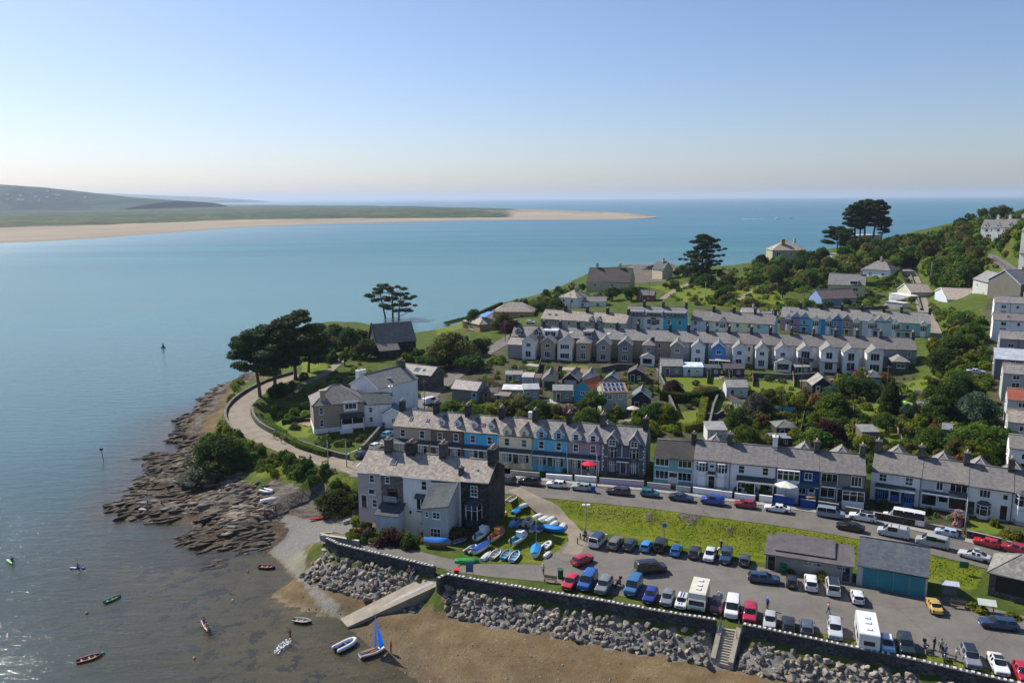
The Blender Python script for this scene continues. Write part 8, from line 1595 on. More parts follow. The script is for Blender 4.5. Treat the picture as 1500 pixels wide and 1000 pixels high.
def post(lab, px, py, h, tilt): o = simple('marker_post', lab, 'marker', px, py, [('post', lambda b: b.tube([(0, 0, -1), (tilt, 0, h)], .07, BLACKP, 6)), ('topmark', lambda b: b.box(tilt-.28, tilt+.28, -.2, .2, h, h+.5, BLACKP))], z=0)
post('leaning navigation post with dark box topmark off the rocks', 152, 672, 1.9, -.35)
simple('channel_buoy', 'dark channel buoy alone in the estuary', 'buoy', 239, 509, [('float', lambda b: b.tube([(0, 0, -.2), (0, 0, .35)], [.8, .8], BLACKP, 10)), ('tower', lambda b: b.tube([(0, 0, .35), (0, 0, 1.8)], [.4, .12], BLACKP, 8))], z=0)
b = MB(); q0, q1 = P(205, 744, .7), P(276, 750, .8); d = (q1-q0); nn = Vector((-d.y, d.x, 0)).normalized()*.5; o = q0; e = empty('jetty', q0, 0, 'narrow pale concrete jetty on the weedy rocks', 'jetty'); b.slab([p-o for p in (q0-nn, q1-nn, q1+nn, q0+nn)], .5, CONC); b.build('deck', e)
# washing, chairs, tables and planters in the gardens
LIN = plain((.66, .70, .76), .9, .1, 3)
for px, py, w, lab in [(1079, 598, 2.2, 'white washing hanging on the line below the summerhouse'), (1178, 547, 2.0, 'white washing on a line below the glazed gable'), (1151, 607, 3.2, 'blue washing hung across the sloping lawn')]:
 m = LIN if 'blue' not in lab else plain((.12, .30, .42), .9); simple('washing_line', lab, 'washing line', px, py, [('pole', lambda b: b.tube([(-w/2-.2, 0, 0), (-w/2-.2, 0, 1.8)], .03, METAL, 5)), ('pole', lambda b: b.tube([(w/2+.2, 0, 0), (w/2+.2, 0, 1.8)], .03, METAL, 5)), ('line', lambda b: b.tube([(-w/2-.2, 0, 1.7), (w/2+.2, 0, 1.7)], .012, BLACKP, 4)), ('laundry', lambda b: [b.box(-w/2+i*w/4+.04, -w/2+(i+1)*w/4-.04, -.02, .02, .5+.2*(i % 2), 1.66, m) for i in range(4)])], -8)
def table_set(px, py, lab, z=None, m=None):
 m = m or WOODL; simple('garden_table', lab, 'table', px, py, [('tabletop', lambda b: b.box(-.7, .7, -.45, .45, .70, .75, m))]+[('leg', lambda b, x=x, y=y: b.box(x-.04, x+.04, y-.04, y+.04, 0, .7, m)) for x in (-.6, .6) for y in (-.35, .35)], z=z)
for px, py, lab, z in [(453, 617, 'pale picnic table on the paved patio beside the villa', None), (920, 620, 'garden table on the walled patio under the beige parasol', None), (1187, 733, 'wooden table on the royal blue house terrace', 6.4), (1332, 613, 'garden table beside the lime green parasol', None), (1058, 556, 'table on the deck garden below the blue rear wing', None)]: table_set(px, py, lab, z)
# ------------------------------------------------------------------ vegetation
LM = {'dark green': leaf((.030, .061, .017), (.072, .112, .027)), 'mid green': leaf((.051, .098, .021), (.118, .169, .034)), 'yellow green': leaf((.105, .138, .021), (.209, .224, .041)), 'olive': leaf((.081, .091, .026), (.159, .150, .053)), 'blue green': leaf((.047, .082, .053), (.097, .137, .084)), 'maroon': leaf((.039, .018, .023), (.081, .034, .039)), 'grey green': leaf((.078, .091, .062), (.143, .153, .111)), 'russet': leaf((.111, .072, .033), (.195, .111, .046)), 'pine green': leaf((.021, .043, .016), (.055, .081, .026), .12), 'pink flowering': leaf((.130, .156, .078), (.600, .338, .390))}
def leaf_data(name, cen, out, size, mat_, rg, asp=.62):
 n = len(cen); a = rg.normal(size=(n, 3)); nn = out+.75*rg.normal(size=(n, 3)); nn /= np.linalg.norm(nn, axis=1)[:, None]+1e-9
 u = np.cross(nn, a); u /= np.linalg.norm(u, axis=1)[:, None]+1e-9; v = np.cross(nn, u); s = (size*rg.uniform(.6, 1.3, n))[:, None]
 V = np.stack([cen-u*s, cen-v*s*asp, cen+u*s, cen+v*s*asp], 1).reshape(-1, 3)
 me = bpy.data.meshes.new(name); me.vertices.add(4*n); me.vertices.foreach_set('co', V.astype(np.float32).ravel()); me.loops.add(4*n); me.loops.foreach_set('vertex_index', np.arange(4*n, dtype=np.int32)); me.polygons.add(n); me.polygons.foreach_set('loop_start', np.arange(0, 4*n, 4, dtype=np.int32)); me.update(calc_edges=True)
 me.materials.append(mat_); return me
def blob(rg, n, c, r, flat=1.0, shell=.55):
 d = rg.normal(size=(n, 3)); d /= np.linalg.norm(d, axis=1)[:, None]; rr = (shell+(1-shell)*rg.random(n)**.6)[:, None]
 return np.array(c)+d*rr*np.array([r, r, r*flat]), d
def crown(seed, nleaf, size, clumps, rc, flat, dome, low=0.0):          # unit crown: radius about 1, base at 0
 rg = np.random.default_rng(seed); C = []; O = []
 for k in range(clumps):
  th = rg.random()*6.28; z = rg.random()**.8; rad = math.sqrt(max(0, 1-(z if dome else abs(z*2-1))**2))*(.55+.35*rg.random())*(1 if not dome else 1-.25*z)
  c = (rad*math.cos(th)*(.85+.3*rg.random()), rad*math.sin(th), low+z*flat*(.75+.25*rg.random())); r = rc*rg.uniform(.6, 1.25)
  p, d = blob(rg, nleaf//clumps, c, r, .72); k_ = p[:, 2] > -.02; C.append(p[k_]); O.append((d+np.array([0, 0, .35]))[k_])
 return np.concatenate(C), np.concatenate(O), rg
CRW = {}
def crown_mesh(kind, i, colr):
 k = (kind, i, colr)
 if k in CRW: return CRW[k]
 if kind == 'tree': c, o, rg = crown(100+i, 3800, .105, 34, .30, 1.15, False, .1); me = leaf_data('crown', c, o, np.full(len(c), .068), LM[colr], rg)
 elif kind == 'big': c, o, rg = crown(150+i, 9000, .06, 60, .27, 1.1, True, 0); me = leaf_data('crown', c, o, np.full(len(c), .048), LM[colr], rg)
 else: c, o, rg = crown(200+i, 1300, .12, 13, .42, .8, True, 0); me = leaf_data('bush', c, o, np.full(len(c), .115), LM[colr], rg)
 CRW[k] = me; return me
VEG = []                                       # (object, words for its look, x, y)
def trunk_mesh(i):
 k = ('trunk', i)
 if k in CRW: return CRW[k]
 r = random.Random(i); b = MB(); b.tube([(0, 0, -.08), (r.uniform(-.03, .03), r.uniform(-.03, .03), .3), (r.uniform(-.06, .06), r.uniform(-.06, .06), .75)], [.05, .036, .018], BARK, 7)
 for j in range(5): a = j*1.3+r.random(); b.tube([(0, 0, .22+.06*j), (.16*math.cos(a), .16*math.sin(a), .42+.06*j), (.30*math.cos(a), .30*math.sin(a), .55+.07*j)], [.022, .014, .006], BARK, 5)
 CRW[k] = b.data('trunk', False); return CRW[k]
def tree(x, y, h, colr, w=None, kind='tree', name=None):
 w = w or h*.42; z = hz(x, y)-.1; e = empty(name or 'tree', (x, y, z), rng.random()*6.28); i = rng.randrange(5)
 t_ = link('trunk', trunk_mesh(i), e); t_.scale = (h*.9, h*.9, h); c = link('crown', crown_mesh(kind, i if kind == 'tree' else rng.randrange(3), colr), e); hb = h*(.28 if kind == 'tree' else .12); c.location = (0, 0, hb); c.scale = (w, w*rng.uniform(.85, 1.15), (h-hb)/1.35)
 VEG.append((e, ('tall ' if h > 7 else ('small ' if h < 4 else ''))+colr+' '+('spreading' if w > h*.5 else 'leafy')+' tree', x, y)); return e
def bush(x, y, h, colr, w=None):
 w = w or h*.62; o = link('bush', crown_mesh('bush', rng.randrange(5), colr)); o.location = (x, y, hz(x, y)-.12); o.scale = (w*rng.uniform(.9, 1.15), w, h/1.02); o.rotation_euler = (0, 0, rng.random()*6.28)
 VEG.append((o, ('large ' if h > 2.6 else ('small ' if h < 1.3 else ''))+colr+' bush', x, y)); return o
def pine(px, py, h, lab, sparse=False, lean=0.0, spread=.34, seed=1, wide=1.0, pads=None, low=.42, Y=None):
 p = G(px, py) if Y is None else PY(px, py, Y); p.z = hz(p.x, p.y); rg = np.random.default_rng(seed); r = random.Random(seed); e = empty('pine_tree', (p.x, p.y, p.z-.2), 0, lab, 'tree', None); occupy(p.x, p.y, 1.2)
 tr = [Vector((lean*h*t**1.6+.02*h*math.sin(5*t+seed)*t, .015*h*math.sin(4*t+seed*2)*t, h*.95*t)) for t in (0, .15, .3, .45, .6, .75, .88, 1)]; b = MB(); b.tube(tr, [h*.026*(1-.75*t)+.03 for t in (0, .15, .3, .45, .6, .75, .88, 1)], PINEBARK, 8); C = []; O = []
 n = pads or (12 if sparse else 30)
 for k in range(n):
  t = low+(.98-low)*(k+.5)/n; a = k*2.4+r.uniform(-.5, .5); at = tr[0].lerp(tr[0], 0); j = min(int(t*7), 6)
  ts = (0, .15, .3, .45, .6, .75, .88, 1); j = max(i for i in range(7) if ts[i] <= t); base = tr[j].lerp(tr[j+1], (t-ts[j])/(ts[j+1]-ts[j]))
  L = h*spread*wide*(1.0-.72*max(0, (t-.62)/.38)**1.3)*r.uniform(.55, 1.1)*(1 if t > low+.08 else .8); tip = base+Vector((math.cos(a)*L, math.sin(a)*L, L*r.uniform(.05, .45)))
  mid = base.lerp(tip, .55)+Vector((0, 0, -L*.06)); b.tube([base, mid, tip], [h*.008+.03, h*.005+.02, .02], PINEBARK, 5)
  for c, rr in ((tip, r.uniform(.085, .13)*h*wide), (mid+Vector((0, 0, h*.02)), r.uniform(.05, .09)*h*wide)) if not sparse else ((tip, r.uniform(.07, .115)*h),):
   m = int((230 if sparse else 330)*(rr/(.1*h))**1.5)+40; q, d = blob(rg, m, c, rr, .42, .35); C.append(q); O.append(d*.5+np.array([0, 0, .9]))
 b.build('trunk', e); C = np.concatenate(C); O = np.concatenate(O); link('crown', leaf_data('crown', C, O, np.full(len(C), .020*h+.05 if h < 30 else .5), LM['pine green'], rg, .38), e); return e
pine(381, 581, 17.5, 'tall dark pine nearest to the lane bend', seed=3, lean=-.10, wide=1.1, low=.33); pine(404, 576, 18, 'tall pine in the middle of the lane bend group', seed=5, lean=-.03, low=.36); pine(433, 556, 18.5, 'tallest broad pine of the lane bend group', seed=8, lean=.0, wide=1.2, low=.30); pine(452, 545, 14, 'shorter pine leaning inland behind the lane bend group', seed=13, lean=.12, wide=1.2, low=.35)
pine(566, 479, 20.0, 'slender leaning pine behind the church hall', True, -.16, .42, 21, low=.45); pine(576, 479, 20.5, 'slender upright pine behind the church hall', True, -.02, .38, 24, pads=18, low=.35); pine(584, 479, 17, 'second slender pine behind the church hall roof ridge', True, .10, .44, 27, pads=14, low=.3)
for px, py, h, lab, sd_, ln, wd, lw, Y in [(1252, 350, 25, 'tall headland pine at the left of the crest group', 31, -.04, .8, .45, 440), (1266, 350, 27, 'tallest headland pine of the crest group', 33, .0, .8, .5, 442), (1279, 350, 26, 'tall headland pine at the right of the crest group', 36, .05, .85, .42, 436), (1259, 350, 23, 'headland pine behind the crest group', 38, .02, .8, .5, 450), (1228, 352, 14, 'low spreading pine at the foot of the crest group', 41, -.1, 1.5, .3, 430), (1290, 350, 16, 'thin wind blown pine right of the crest group', 44, .18, .8, .4, 440), (1240, 352, 13, 'low dark pine under the crest group', 47, -.05, 1.3, .25, 425)]: pine(px, py, h, lab, False, ln, .30, sd_, wd, 24, lw, Y)
def cypress(px, py, h, lab, seed, name='cypress_tree'):
 p = G(px, py); e = empty(name, (p.x, p.y, p.z-.2), 0, lab, 'tree'); rg = np.random.default_rng(seed); r = random.Random(seed); b = MB(); C = []; O = []
 b.tube([(0, 0, 0), (0, 0, h*.5), (0, 0, h*.97)], [h*.03, h*.018, .05], BARK, 8)
 for k in range(74):
  t = .06+.92*k/74; a = k*2.39; L = h*.44*math.sin(math.pi*(.22+.68*t))*r.uniform(.35, 1.15); tip = Vector((L*math.cos(a), L*math.sin(a), h*t*.93+L*r.uniform(.05, .3))); b.tube([(0, 0, h*t), tip], [.10, .02], BARK, 4)
  for f in (.45, .75, 1): q, d = blob(rg, 90, Vector((0, 0, h*t)).lerp(tip, f), h*.062*(1.3-.5*f), .5, .3); C.append(q); O.append(d*.5+np.array([0, 0, .8]))
 b.build('trunk', e); C = np.concatenate(C); link('crown', leaf_data('crown', C, np.concatenate(O), np.full(len(C), .020*h), LM['pine green'], rg, .4), e); occupy(p.x, p.y, h*.2)
cypress(1028, 412, 23, 'big dark cypress with ragged layered branches above the sloping field', 61)
# single trees read off the photograph
for px, py, h, w, c, k in [(660, 535, 11.5, 7.6, 'olive', 'big'), (640, 540, 8, 4.5, 'olive', 'big'), (695, 482, 8.5, 4.2, 'dark green', 'big'), (738, 486, 8, 4.6, 'olive', 'big'), (748, 494, 6, 3.5, 'maroon', 'tree'), (492, 508, 9, 5.0, 'dark green', 'big'), (512, 512, 8.5, 4.4, 'dark green', 'big'), (535, 525, 7, 4.5, 'dark green', 'big'), (478, 522, 7, 4, 'olive', 'tree'), (596, 545, 6.5, 3.6, 'mid green', 'big'), (700, 520, 6, 4, 'dark green', 'big'), (690, 545, 5, 4, 'dark green', 'tree'), (625, 548, 5.5, 3.5, 'dark green', 'tree'), (322, 690, 8.5, 6.4, 'dark green', 'big'), (340, 682, 7, 4.5, 'mid green', 'big'), (296, 708, 4.5, 4.8, 'grey green', 'big'), (310, 668, 6, 4, 'mid green', 'big'), (490, 748, 4.5, 4, 'dark green', 'big'), (985, 582, 5, 3.6, 'maroon', 'big'), (1214, 652, 6, 3.8, 'maroon', 'big'), (1220, 610, 6.5, 4.4, 'mid green', 'big'), (1245, 580, 5.5, 5, 'dark green', 'big'), (1262, 578, 5, 4.5, 'dark green', 'big'), (1110, 615, 7, 4.0, 'grey green', 'big'), (1130, 600, 5, 3.5, 'mid green', 'tree'), (1303, 610, 9, 2.8, 'dark green', 'big'), (1390, 610, 9, 4.6, 'dark green', 'big'), (1405, 590, 8, 4, 'dark green', 'big'), (1375, 620, 7, 4, 'dark green', 'big'), (1430, 620, 7.5, 4.6, 'blue green', 'big'), (1425, 670, 7, 5, 'mid green', 'big'), (1450, 668, 6, 4, 'mid green', 'tree'), (1366, 660, 5.5, 3.6, 'mid green', 'big'), (1230, 545, 1, .6, 'mid green', ''), (1090, 660, 6, 4, 'mid green', 'big'), (1080, 630, 5.5, 3.4, 'dark green', 'big'), (960, 620, 5.5, 3, 'dark green', 'big'), (978, 622, 5.5, 3, 'yellow green', 'big'), (935, 640, 4.5, 3, 'mid green', 'big'), (862, 625, 5, 3.8, 'mid green', 'big'), (873, 605, 5.5, 3, 'mid green', 'tree'), (790, 610, 4.5, 4, 'dark green', 'big'), (750, 610, 5, 3.6, 'olive', 'tree'), (690, 615, 4, 4.5, 'mid green', 'big'), (660, 608, 4, 4, 'mid green', 'big'), (720, 612, 3.5, 4, 'yellow green', 'tree'), (1400, 520, 6, 5, 'dark green', 'big'), (1420, 500, 6, 4, 'mid green', 'big'), (1380, 540, 6, 4.5, 'dark green', 'big'), (1195, 660, 4.5, 3, 'mid green', 'tree'), (640, 760, 4.5, 3.5, 'mid green', 'big'), (575, 772, 3.5, 3, 'dark green', 'big'), (552, 752, 3.4, 2.0, 'mid green', 'big'), (1035, 420, 7, 6, 'dark green', 'big'), (1000, 405, 7, 5, 'dark green', 'big'), (1058, 428, 6, 6, 'dark green', 'big'), (815, 455, 6, 4, 'mid green', 'big'), (790, 455, 5, 5, 'mid green', 'big'), (897, 440, 6, 4, 'dark green', 'tree'), (925, 440, 6, 4, 'dark green', 'tree'), (1192, 395, 8, 5, 'dark green', 'big'), (1115, 392, 8, 5, 'dark green', 'big'), (1100, 460, 6, 3, 'olive', 'tree')]:
 if not k: continue
 p = G(px, py); tree(p.x, p.y, h, c, w, k); occupy(p.x, p.y, w*.45)
GC = ['dark green', 'mid green', 'mid green', 'olive', 'yellow green']
def onroad(x, y, r): return any((x-a)**2+(y-b_)**2 < (w+r)**2 for a, b_, w in ROADX)
def lawnish(x, y): return float(bil(lawn, GX0, GY0, GS, np.array([x]), np.array([y]))[0]) > .6
def scatter(poly, n, hlo, hhi, cols, ptree=0.0, gap=.8, lawn_ok=False, pk='tree'):
 x0, x1 = min(p[0] for p in poly), max(p[0] for p in poly); y0, y1 = min(p[1] for p in poly), max(p[1] for p in poly); k = 0; tries = 0
 while k < n and tries < n*14:
  tries += 1; px, py = rng.uniform(x0, x1), rng.uniform(y0, y1)
  if not inpoly(poly, np.array([px]), np.array([py]))[0]: continue
  p = G(px, py); h = rng.uniform(hlo, hhi)
  if p.z < 1.4 or onroad(p.x, p.y, h*.25+.3) or not free(p.x, p.y, h*.2*gap) or (not lawn_ok and lawnish(p.x, p.y)): continue
  c = rng.choice(cols)
  if rng.random() < ptree: tree(p.x, p.y, h*1.25, c, None, pk)
  else: bush(p.x, p.y, h, c)
  occupy(p.x, p.y, h*.26*gap); k += 1
HILL = [(1098, 398), (1190, 386), (1265, 366), (1340, 352), (1400, 333), (1500, 308), (1540, 330), (1500, 352), (1440, 352), (1425, 392), (1440, 412), (1400, 432), (1350, 402), (1320, 398), (1250, 398), (1190, 420), (1140, 425), (1100, 420)]
scatter(HILL, 150, 4.0, 7.5, ['dark green', 'dark green', 'mid green', 'olive'], .55, .55, True); scatter([(1400, 352), (1500, 350), (1500, 395), (1440, 400)], 26, 1.5, 4, ['yellow green', 'mid green', 'olive', 'dark green'], .1, .7, True)
scatter([(1090, 600), (1240, 562), (1380, 562), (1450, 590), (1455, 690), (1280, 692), (1100, 668)], 84, 1.2, 4.2, GC+['blue green', 'russet'], .25)
scatter([(1365, 455), (1440, 470), (1440, 565), (1380, 565), (1358, 500)], 52, 1.2, 3.6, GC+['russet', 'yellow green'], .15)
scatter([(640, 596), (760, 600), (960, 612), (1000, 640), (960, 645), (800, 625), (640, 612)], 34, 1.2, 3.4, GC+['grey green'], .1); scatter([(700, 515), (760, 535), (1060, 552), (1320, 556), (1320, 562), (1000, 580), (700, 565)], 62, .8, 2.2, GC+['yellow green', 'russet', 'grey green'], 0)
scatter([(400, 592), (440, 562), (480, 545), (545, 520), (540, 495), (490, 490), (430, 550), (385, 575)], 26, 1.6, 4.5, ['dark green', 'dark green', 'mid green'], .3); scatter([(395, 596), (450, 600), (455, 618), (420, 622), (392, 610)], 14, 1.0, 2.2, ['dark green', 'mid green'], 0, .7, True)
scatter([(338, 600), (352, 640), (410, 668), (480, 692), (478, 704), (400, 694), (345, 668), (322, 640), (325, 610)], 48, 1.0, 2.8, ['mid green', 'dark green', 'mid green', 'yellow green'], 0, .6); scatter([(345, 560), (375, 560), (350, 590), (330, 590)], 10, 1, 2, ['mid green', 'dark green'])
scatter([(740, 452), (800, 432), (850, 415), (860, 425), (815, 452), (770, 462)], 20, 2, 4.5, ['mid green', 'dark green'], .2); scatter([(960, 420), (1130, 398), (1150, 440), (1000, 446)], 34, 1.5, 4.5, ['dark green', 'mid green', 'olive'], .2); scatter([(1000, 462), (1130, 460), (1340, 448), (1300, 420), (1270, 428), (1140, 448)], 36, 1.2, 3.4, GC, .15)
scatter([(497, 748), (560, 768), (650, 788), (600, 804), (540, 800), (490, 782)], 24, .8, 2.2, GC+['russet', 'grey green', 'yellow green'], 0, .7, True); scatter([(460, 690), (520, 720), (528, 760), (500, 745)], 8, 1.2, 2.4, ['dark green', 'mid green']); scatter([(590, 550), (640, 520), (735, 495), (690, 545), (630, 562)], 16, 2, 4.5, ['dark green', 'olive'], .3)
scatter([(600, 668), (760, 690), (950, 704), (1260, 742), (1480, 775), (1480, 768), (1260, 734), (950, 696), (760, 678), (600, 655)], 46, .7, 1.6, GC+['yellow green', 'russet'], 0, .6, True); scatter([(436, 630), (460, 640), (560, 640), (550, 650), (470, 655)], 14, .8, 1.6, GC, 0, .6, True)
for px, py, h, w, c in [(833, 607, 2.6, 2.0, 'pink flowering'), (1087, 622, 1.6, 1.3, 'pink flowering'), (1403, 765, 2.0, 1.5, 'pink flowering'), (431, 629, 1.6, 1.5, 'grey green'), (570, 795, 2.2, 2.4, 'maroon'), (588, 797, 1.8, 1.6, 'maroon'), (1095, 722, 3.2, 2.0, 'mid green'), (1122, 728, 2.4, 1.8, 'mid green'), (1083, 720, 2.6, 1.5, 'dark green'), (1204, 848, 1.3, 1.1, 'yellow green'), (1157, 840, .9, .9, 'olive'), (1432, 893, 1.2, 1.3, 'yellow green'), (1483, 905, 1.0, 1.0, 'yellow green'), (1483, 786, 1.3, 1.6, 'yellow green'), (1262, 552, 1.8, 1.3, 'yellow green'), (945, 562, 1.2, 1.0, 'russet'), (1035, 571, .8, 4.5, 'russet'), (506, 757, 1.8, 1.6, 'mid green'), (522, 767, 1.4, 1.2, 'yellow green'), (535, 775, 1.7, 1.4, 'mid green'), (545, 783, 1.2, 1.1, 'grey green'), (560, 779, 1.6, 1.3, 'dark green'), (598, 795, 1.7, 1.6, 'mid green'), (630, 783, 2.2, 1.8, 'mid green'), (655, 783, 2.4, 2.0, 'dark green'), (672, 787, 2.0, 1.8, 'olive'), (608, 777, 1.5, 1.2, 'mid green'), (515, 784, 1.0, .9, 'yellow green'), (530, 792, 1.1, 1.0, 'russet'), (830, 692, 1.8, 1.5, 'mid green'), (876, 694, 1.6, 1.1, 'dark green')]: p = G(px, py); bush(p.x, p.y, h, c, w)
def palm(px, py, h):
 p = G(px, py); e = empty('palm_tree', p, rng.random()*6); b = MB(); b.tube([(0, 0, 0), (.05, 0, h)], [.12, .09], BARK, 7); b.build('trunk', e); m = LM['yellow green']; f = MB()
 for k in range(46):
  a = k*2.4; el = rng.uniform(-.5, 1.2); L = 1.1; d = Vector((math.cos(a)*math.cos(el), math.sin(a)*math.cos(el), math.sin(el))); s = Vector((-math.sin(a), math.cos(a), 0))*.06; q = Vector((.05, 0, h)); f.face([q-s, q+s, q+d*L*.6+s+Vector((0, 0, .08)), q+d*L+Vector((0, 0, -.18)), q+d*L*.6-s+Vector((0, 0, .08))], m)
 f.build('crown', e); VEG.append((e, 'spiky cordyline palm', p.x, p.y)); occupy(p.x, p.y, 1)
palm(1193, 622, 2.2); palm(1280, 632, 1.8); palm(1380, 585, 2.0); palm(945, 600, 1.6)
def hedge(pts, w, h, c, lab, z=None):
 q = [G(a, b_) for a, b_ in pts]; C = []; O = []; o = q[0].copy(); rg = np.random.default_rng(int(q[0].x*7) % 999+1)
 for i in range(len(q)-1):
  d = q[i+1]-q[i]; L = d.length; u = d/L; s = np.array((-u.y, u.x, 0)); n = int(L*(w+2*h)*26)+20; t = rg.random(n); f = rg.integers(0, 3, n); a = rg.uniform(-.5, .5, n); zz = rg.random(n)
  off = np.where(f == 0, a*w, np.where(f == 1, -.5*w, .5*w))+rg.normal(0, .05, n); hh = np.where(f == 0, h, zz*h)+rg.normal(0, .05, n); base = np.array(q[i]-o)+np.outer(t, np.array(d)); C.append(base+np.outer(off, s)+np.outer(hh, (0, 0, 1))); O.append(np.where((f == 0)[:, None], (0, 0, 1.), np.outer(np.where(f == 1, -1, 1), s)))
  for k in range(int(L/1.2)+1): v = q[i].lerp(q[i+1], min(1, k*1.2/L)); occupy(v.x, v.y, w*.6)
 C = np.concatenate(C); me = leaf_data('hedge', C, np.concatenate(O), np.full(len(C), .15), LM[c], rg); ob = link('hedge', me); ob.location = o; tag(ob, lab, 'hedge'); b = MB()
 for i in range(len(q)-1): d = q[i+1]-q[i]; yw = math.atan2(d.y, d.x); b.box(0, d.length, -w*.42, w*.42, -.3, h*.93, LM[c], Matrix.Translation(q[i]-o) @ Matrix.Rotation(yw, 4, 'Z') @ Matrix.Rotation(-math.atan2(d.z, math.hypot(d.x, d.y)), 4, 'Y'))
 b.build('core', ob)
for a in [([(1032, 590), (1025, 628), (1001, 632)], 1.5, 1.5, 'yellow green', 'L shaped clipped bright hedge round a shaded lawn'), ([(968, 585), (1005, 590), (1052, 582)], 2.0, 2.2, 'dark green', 'tall dark hedge below the red soil bed'), ([(390, 612), (398, 630), (418, 640)], 1.2, 1.3, 'mid green', 'clipped hedge along the lane side of the villa garden'), ([(405, 636), (440, 656), (478, 668)], 1.3, 1.1, 'mid green', 'lower clipped hedge in front of the villa lawn'), ([(415, 622), (440, 618), (458, 612)], 1.2, 1.2, 'dark green', 'hedge across the top of the villa lawn'), ([(1424, 712), (1470, 722), (1520, 732)], 3.0, 2.6, 'mid green', 'big clipped hedge behind the house with the square lawn'), ([(752, 693), (795, 698)], .9, .7, 'yellow green', 'low front hedge before the pale yellow house'), ([(803, 699), (832, 702)], .9, .7, 'mid green', 'low front hedge before the mid blue house'), ([(1210, 440), (1262, 446)], 1.2, 1.2, 'dark green', 'dark hedge beside the blue bungalow'), ([(1268, 418), (1310, 420)], 1.6, 1.6, 'dark green', 'dark hedge below the brown hipped house'), ([(640, 478), (690, 466), (735, 446)], 1.2, 1.1, 'dark green', 'hedge along the seaward side of the upper lawn')]: hedge(*a)
# rough grass on the banks
rg = np.random.default_rng(5); bk_ = np.argwhere((bank > .85) & (H > 2.5) & (PXX > 300) & (PXX < 1520) & (PYY > 600)); ix = bk_[rg.integers(0, len(bk_), 10000)]; gx = GX0+(ix[:, 1]+rg.random(len(ix)))*GS; gy = GY0+(ix[:, 0]+rg.random(len(ix)))*GS
ok = np.ones(len(gx), bool)
for x, y, r in OCC:
 if y < 150: ok &= (gx-x)**2+(gy-y)**2 > (r*.8)**2
for x, y, w in ROADX: ok &= (gx-x)**2+(gy-y)**2 > (w+.2)**2
ok &= ~inpoly([(v.x, v.y) for v in CPARK], gx, gy); gx, gy = gx[ok], gy[ok]; gz = bil(H, GX0, GY0, GS, gx, gy); n = len(gx)
c = np.stack([gx, gy, gz+.10], -1); me = leaf_data('grass', c, np.tile([.0, 0, 3.5], (n, 1)), rg.uniform(.07, .16, n), leaf((.095, .145, .008), (.155, .185, .015), .3), rg, .5); tag(link('grass', me), kind='stuff')
# bushes past the 300 that show largest, and the low scrub between them, are one mass of undergrowth
def size_px(o): return (o.scale.x+o.scale.z)/math.hypot(o.location.x, o.location.y)
allb = sorted([v for v in VEG if v[0].name.startswith('bush')], key=lambda v: -size_px(v[0])); UG = []
for v in allb[292:]:
 o = v[0]; UG.append((o.location.x, o.location.y, o.scale.x, o.scale.z)); VEG.remove(v); bpy.data.objects.remove(o)
def fill(poly, n, lo, hi, ok_lawn=False):
 x0, x1 = min(p[0] for p in poly), max(p[0] for p in poly); y0, y1 = min(p[1] for p in poly), max(p[1] for p in poly)
 for _ in range(n):
  px, py = rng.uniform(x0, x1), rng.uniform(y0, y1)
  if not inpoly(poly, np.array([px]), np.array([py]))[0]: continue
  p = G(px, py); h = rng.uniform(lo, hi)
  if p.z < 1.6 or onroad(p.x, p.y, h*.4) or not free(p.x, p.y, h*.12) or (not ok_lawn and lawnish(p.x, p.y)): continue
  UG.append((p.x, p.y, h*.75, h))
for a in [(HILL, 1050, 2.5, 5, True), ([(1010, 560), (1330, 570), (1330, 660), (1100, 650), (1000, 630)], 130, .5, 1.9, True), ([(1505, 330), (1640, 330), (1640, 480), (1560, 480)], 90, 1, 4, True), ([(1560, 480), (1720, 480), (1760, 900), (1600, 900)], 90, .8, 3, True), ([(1490, 300), (1560, 300), (1560, 345), (1500, 345)], 90, 3, 6, True), ([(1085, 560), (1175, 555), (1175, 600), (1130, 625), (1080, 620)], 60, .5, 1.6, True), ([(965, 428), (1130, 405), (1130, 450), (1000, 445)], 70, .6, 2.0, True), ([(1325, 555), (1400, 552), (1390, 580), (1330, 580)], 16, .4, 1.0, True), ([(1090, 600), (1240, 562), (1380, 562), (1455, 590), (1460, 700), (1280, 692), (1100, 668)], 640, .6, 2.2), ([(1355, 440), (1440, 470), (1445, 570), (1375, 565)], 420, .6, 2.2), ([(640, 590), (760, 596), (960, 606), (1000, 640), (960, 645), (800, 625), (640, 612)], 200, .6, 1.8), ([(700, 515), (760, 530), (1060, 548), (1330, 550), (1320, 566), (1000, 585), (700, 575)], 330, .4, 1.3), ([(330, 605), (350, 640), (410, 672), (480, 694), (470, 706), (400, 698), (345, 672), (318, 645)], 160, .5, 1.5), ([(960, 400), (1130, 392), (1340, 400), (1340, 445), (1140, 462), (1000, 446)], 330, .8, 2.6), ([(740, 455), (800, 430), (860, 412), (930, 440), (800, 455)], 110, .8, 2.2), ([(497, 748), (560, 766), (650, 786), (600, 800), (490, 782)], 50, .4, 1.0), ([(390, 590), (440, 560), (540, 500), (600, 545), (640, 520), (735, 490), (690, 550), (560, 560), (470, 600)], 170, .6, 2.0), ([(590, 662), (950, 698), (1480, 770), (1480, 778), (950, 706), (590, 670)], 150, .3, .8)]: fill(*a)
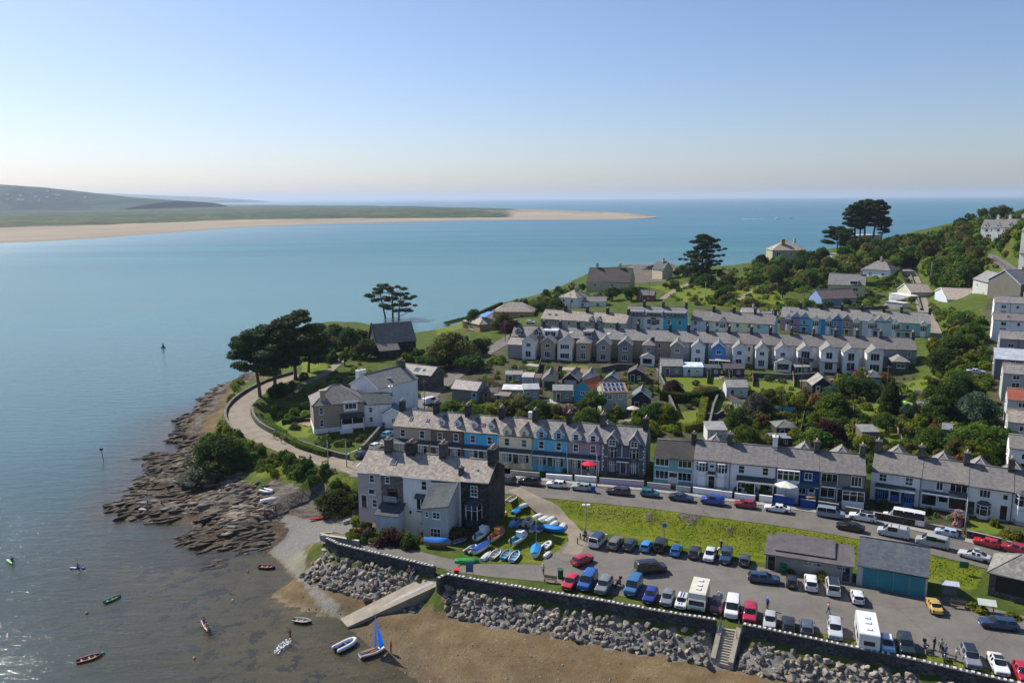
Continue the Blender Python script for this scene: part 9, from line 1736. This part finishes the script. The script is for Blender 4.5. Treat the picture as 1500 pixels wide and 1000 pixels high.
for c_, part in zip(('mid green', 'dark green', 'olive', 'yellow green'), range(4)):
 rg = np.random.default_rng(90+part); C = []; O = []; S_ = []
 for x, y, w, h in UG[part::4] if part < 3 else UG[3::4]:
  n = int(min(420, max(50, 26000*((w+h)/math.hypot(x, y))**1.2))); q, d = blob(rg, n, (0, 0, .42), 1, .55, .6); q[:, :2] *= w*rg.uniform(.8, 1.2); q[:, 2] *= h; q += (x, y, hz(x, y)-.1); C.append(q); O.append(d+np.array([0, 0, .4])); S_.append(np.full(n, .11*(w+h)*(130/n)**.45))
 tag(link('undergrowth', leaf_data('undergrowth', np.concatenate(C), np.concatenate(O), np.concatenate(S_), LM[c_], rg)), kind='stuff')
# white cottages of the town on the far hill
for k in range(34):
 i, j = rng.randrange(70, 128), rng.randrange(2, 6); v = HV[i*HN+j]; e = house('far_cottage', 'tiny white cottage on the hazy hill across the estuary', 'house', v, rng.uniform(-.6, .6), rng.uniform(14, 26), 9, 6, 3.5, WH, SLATE, 'gable', far=True, below=8, group='white cottages on the far hill')
# ------------------------------------------------------------------ labels of the plants, from their look and the nearest nameable neighbour
CUT = {'with', 'without', 'beside', 'behind', 'in', 'at', 'below', 'above', 'of', 'on', 'to', 'between', 'from', 'right', 'left', 'parked', 'facing', 'next', 'joined', 'round', 'along', 'under', 'running', 'second', 'before', 'across', 'covering', 'cut', 'by', 'leaning', 'lying', 'alone', 'and', 'half', 'among', 'standing', 'lowest'}
def short(l):
 w_ = l.split(); k = 2
 while k < len(w_) and w_[k] not in CUT and k < 6: k += 1
 return ' '.join(w_[:k])
cand = {}
for o in THINGS:
 if o.name.split('.')[0] in ('boulder', 'person', 'bush', 'tree', 'paddle', 'buoy', 'parked_car', 'boat', 'laid_up_boat', 'pole', 'telegraph_pole', 'parked_van', 'stone_wall', 'garden_wall', 'bench', 'bollard', 'motorcycle'): continue
 cand.setdefault(short(o['label']), []).append(o)
LMK = [(v[0].location.x, v[0].location.y, k) for k, v in cand.items() if len(v) == 1 and len(k.split()) >= 2]
by = {}
for o, look, x, y in VEG:
 d, lx, ly, k = min(((a-x)**2+(b_-y)**2, a, b_, k) for a, b_, k in LMK); dx, dy = x-lx, y-ly
 rel = ('behind' if dy > 0 else 'in front of') if abs(dy) > abs(dx)*1.2 else ('right of' if dx > 0 else 'left of')
 by.setdefault(look+' '+rel+' the '+k, []).append((proj((x, y, o.location.z))[0], o))
ORD = ['first', 'second', 'third', 'fourth', 'fifth', 'sixth', 'seventh', 'eighth', 'ninth', 'tenth', 'eleventh', 'twelfth']
for l, v in by.items():
 v.sort(key=lambda a: a[0])
 for i, (_, o) in enumerate(v):
  kind = 'bush' if o.name.startswith('bush') else 'tree'; big = len(v) > 12
  lab = l if len(v) == 1 or big else ORD[i]+' from the left, '+l
  o['label'] = ' '.join(lab.split()[:16]); o['category'] = kind; o['kind'] = 'thing'; o['group'] = l if big else ('bushes in the gardens and on the slopes' if kind == 'bush' else 'leafy trees of the village and hill')
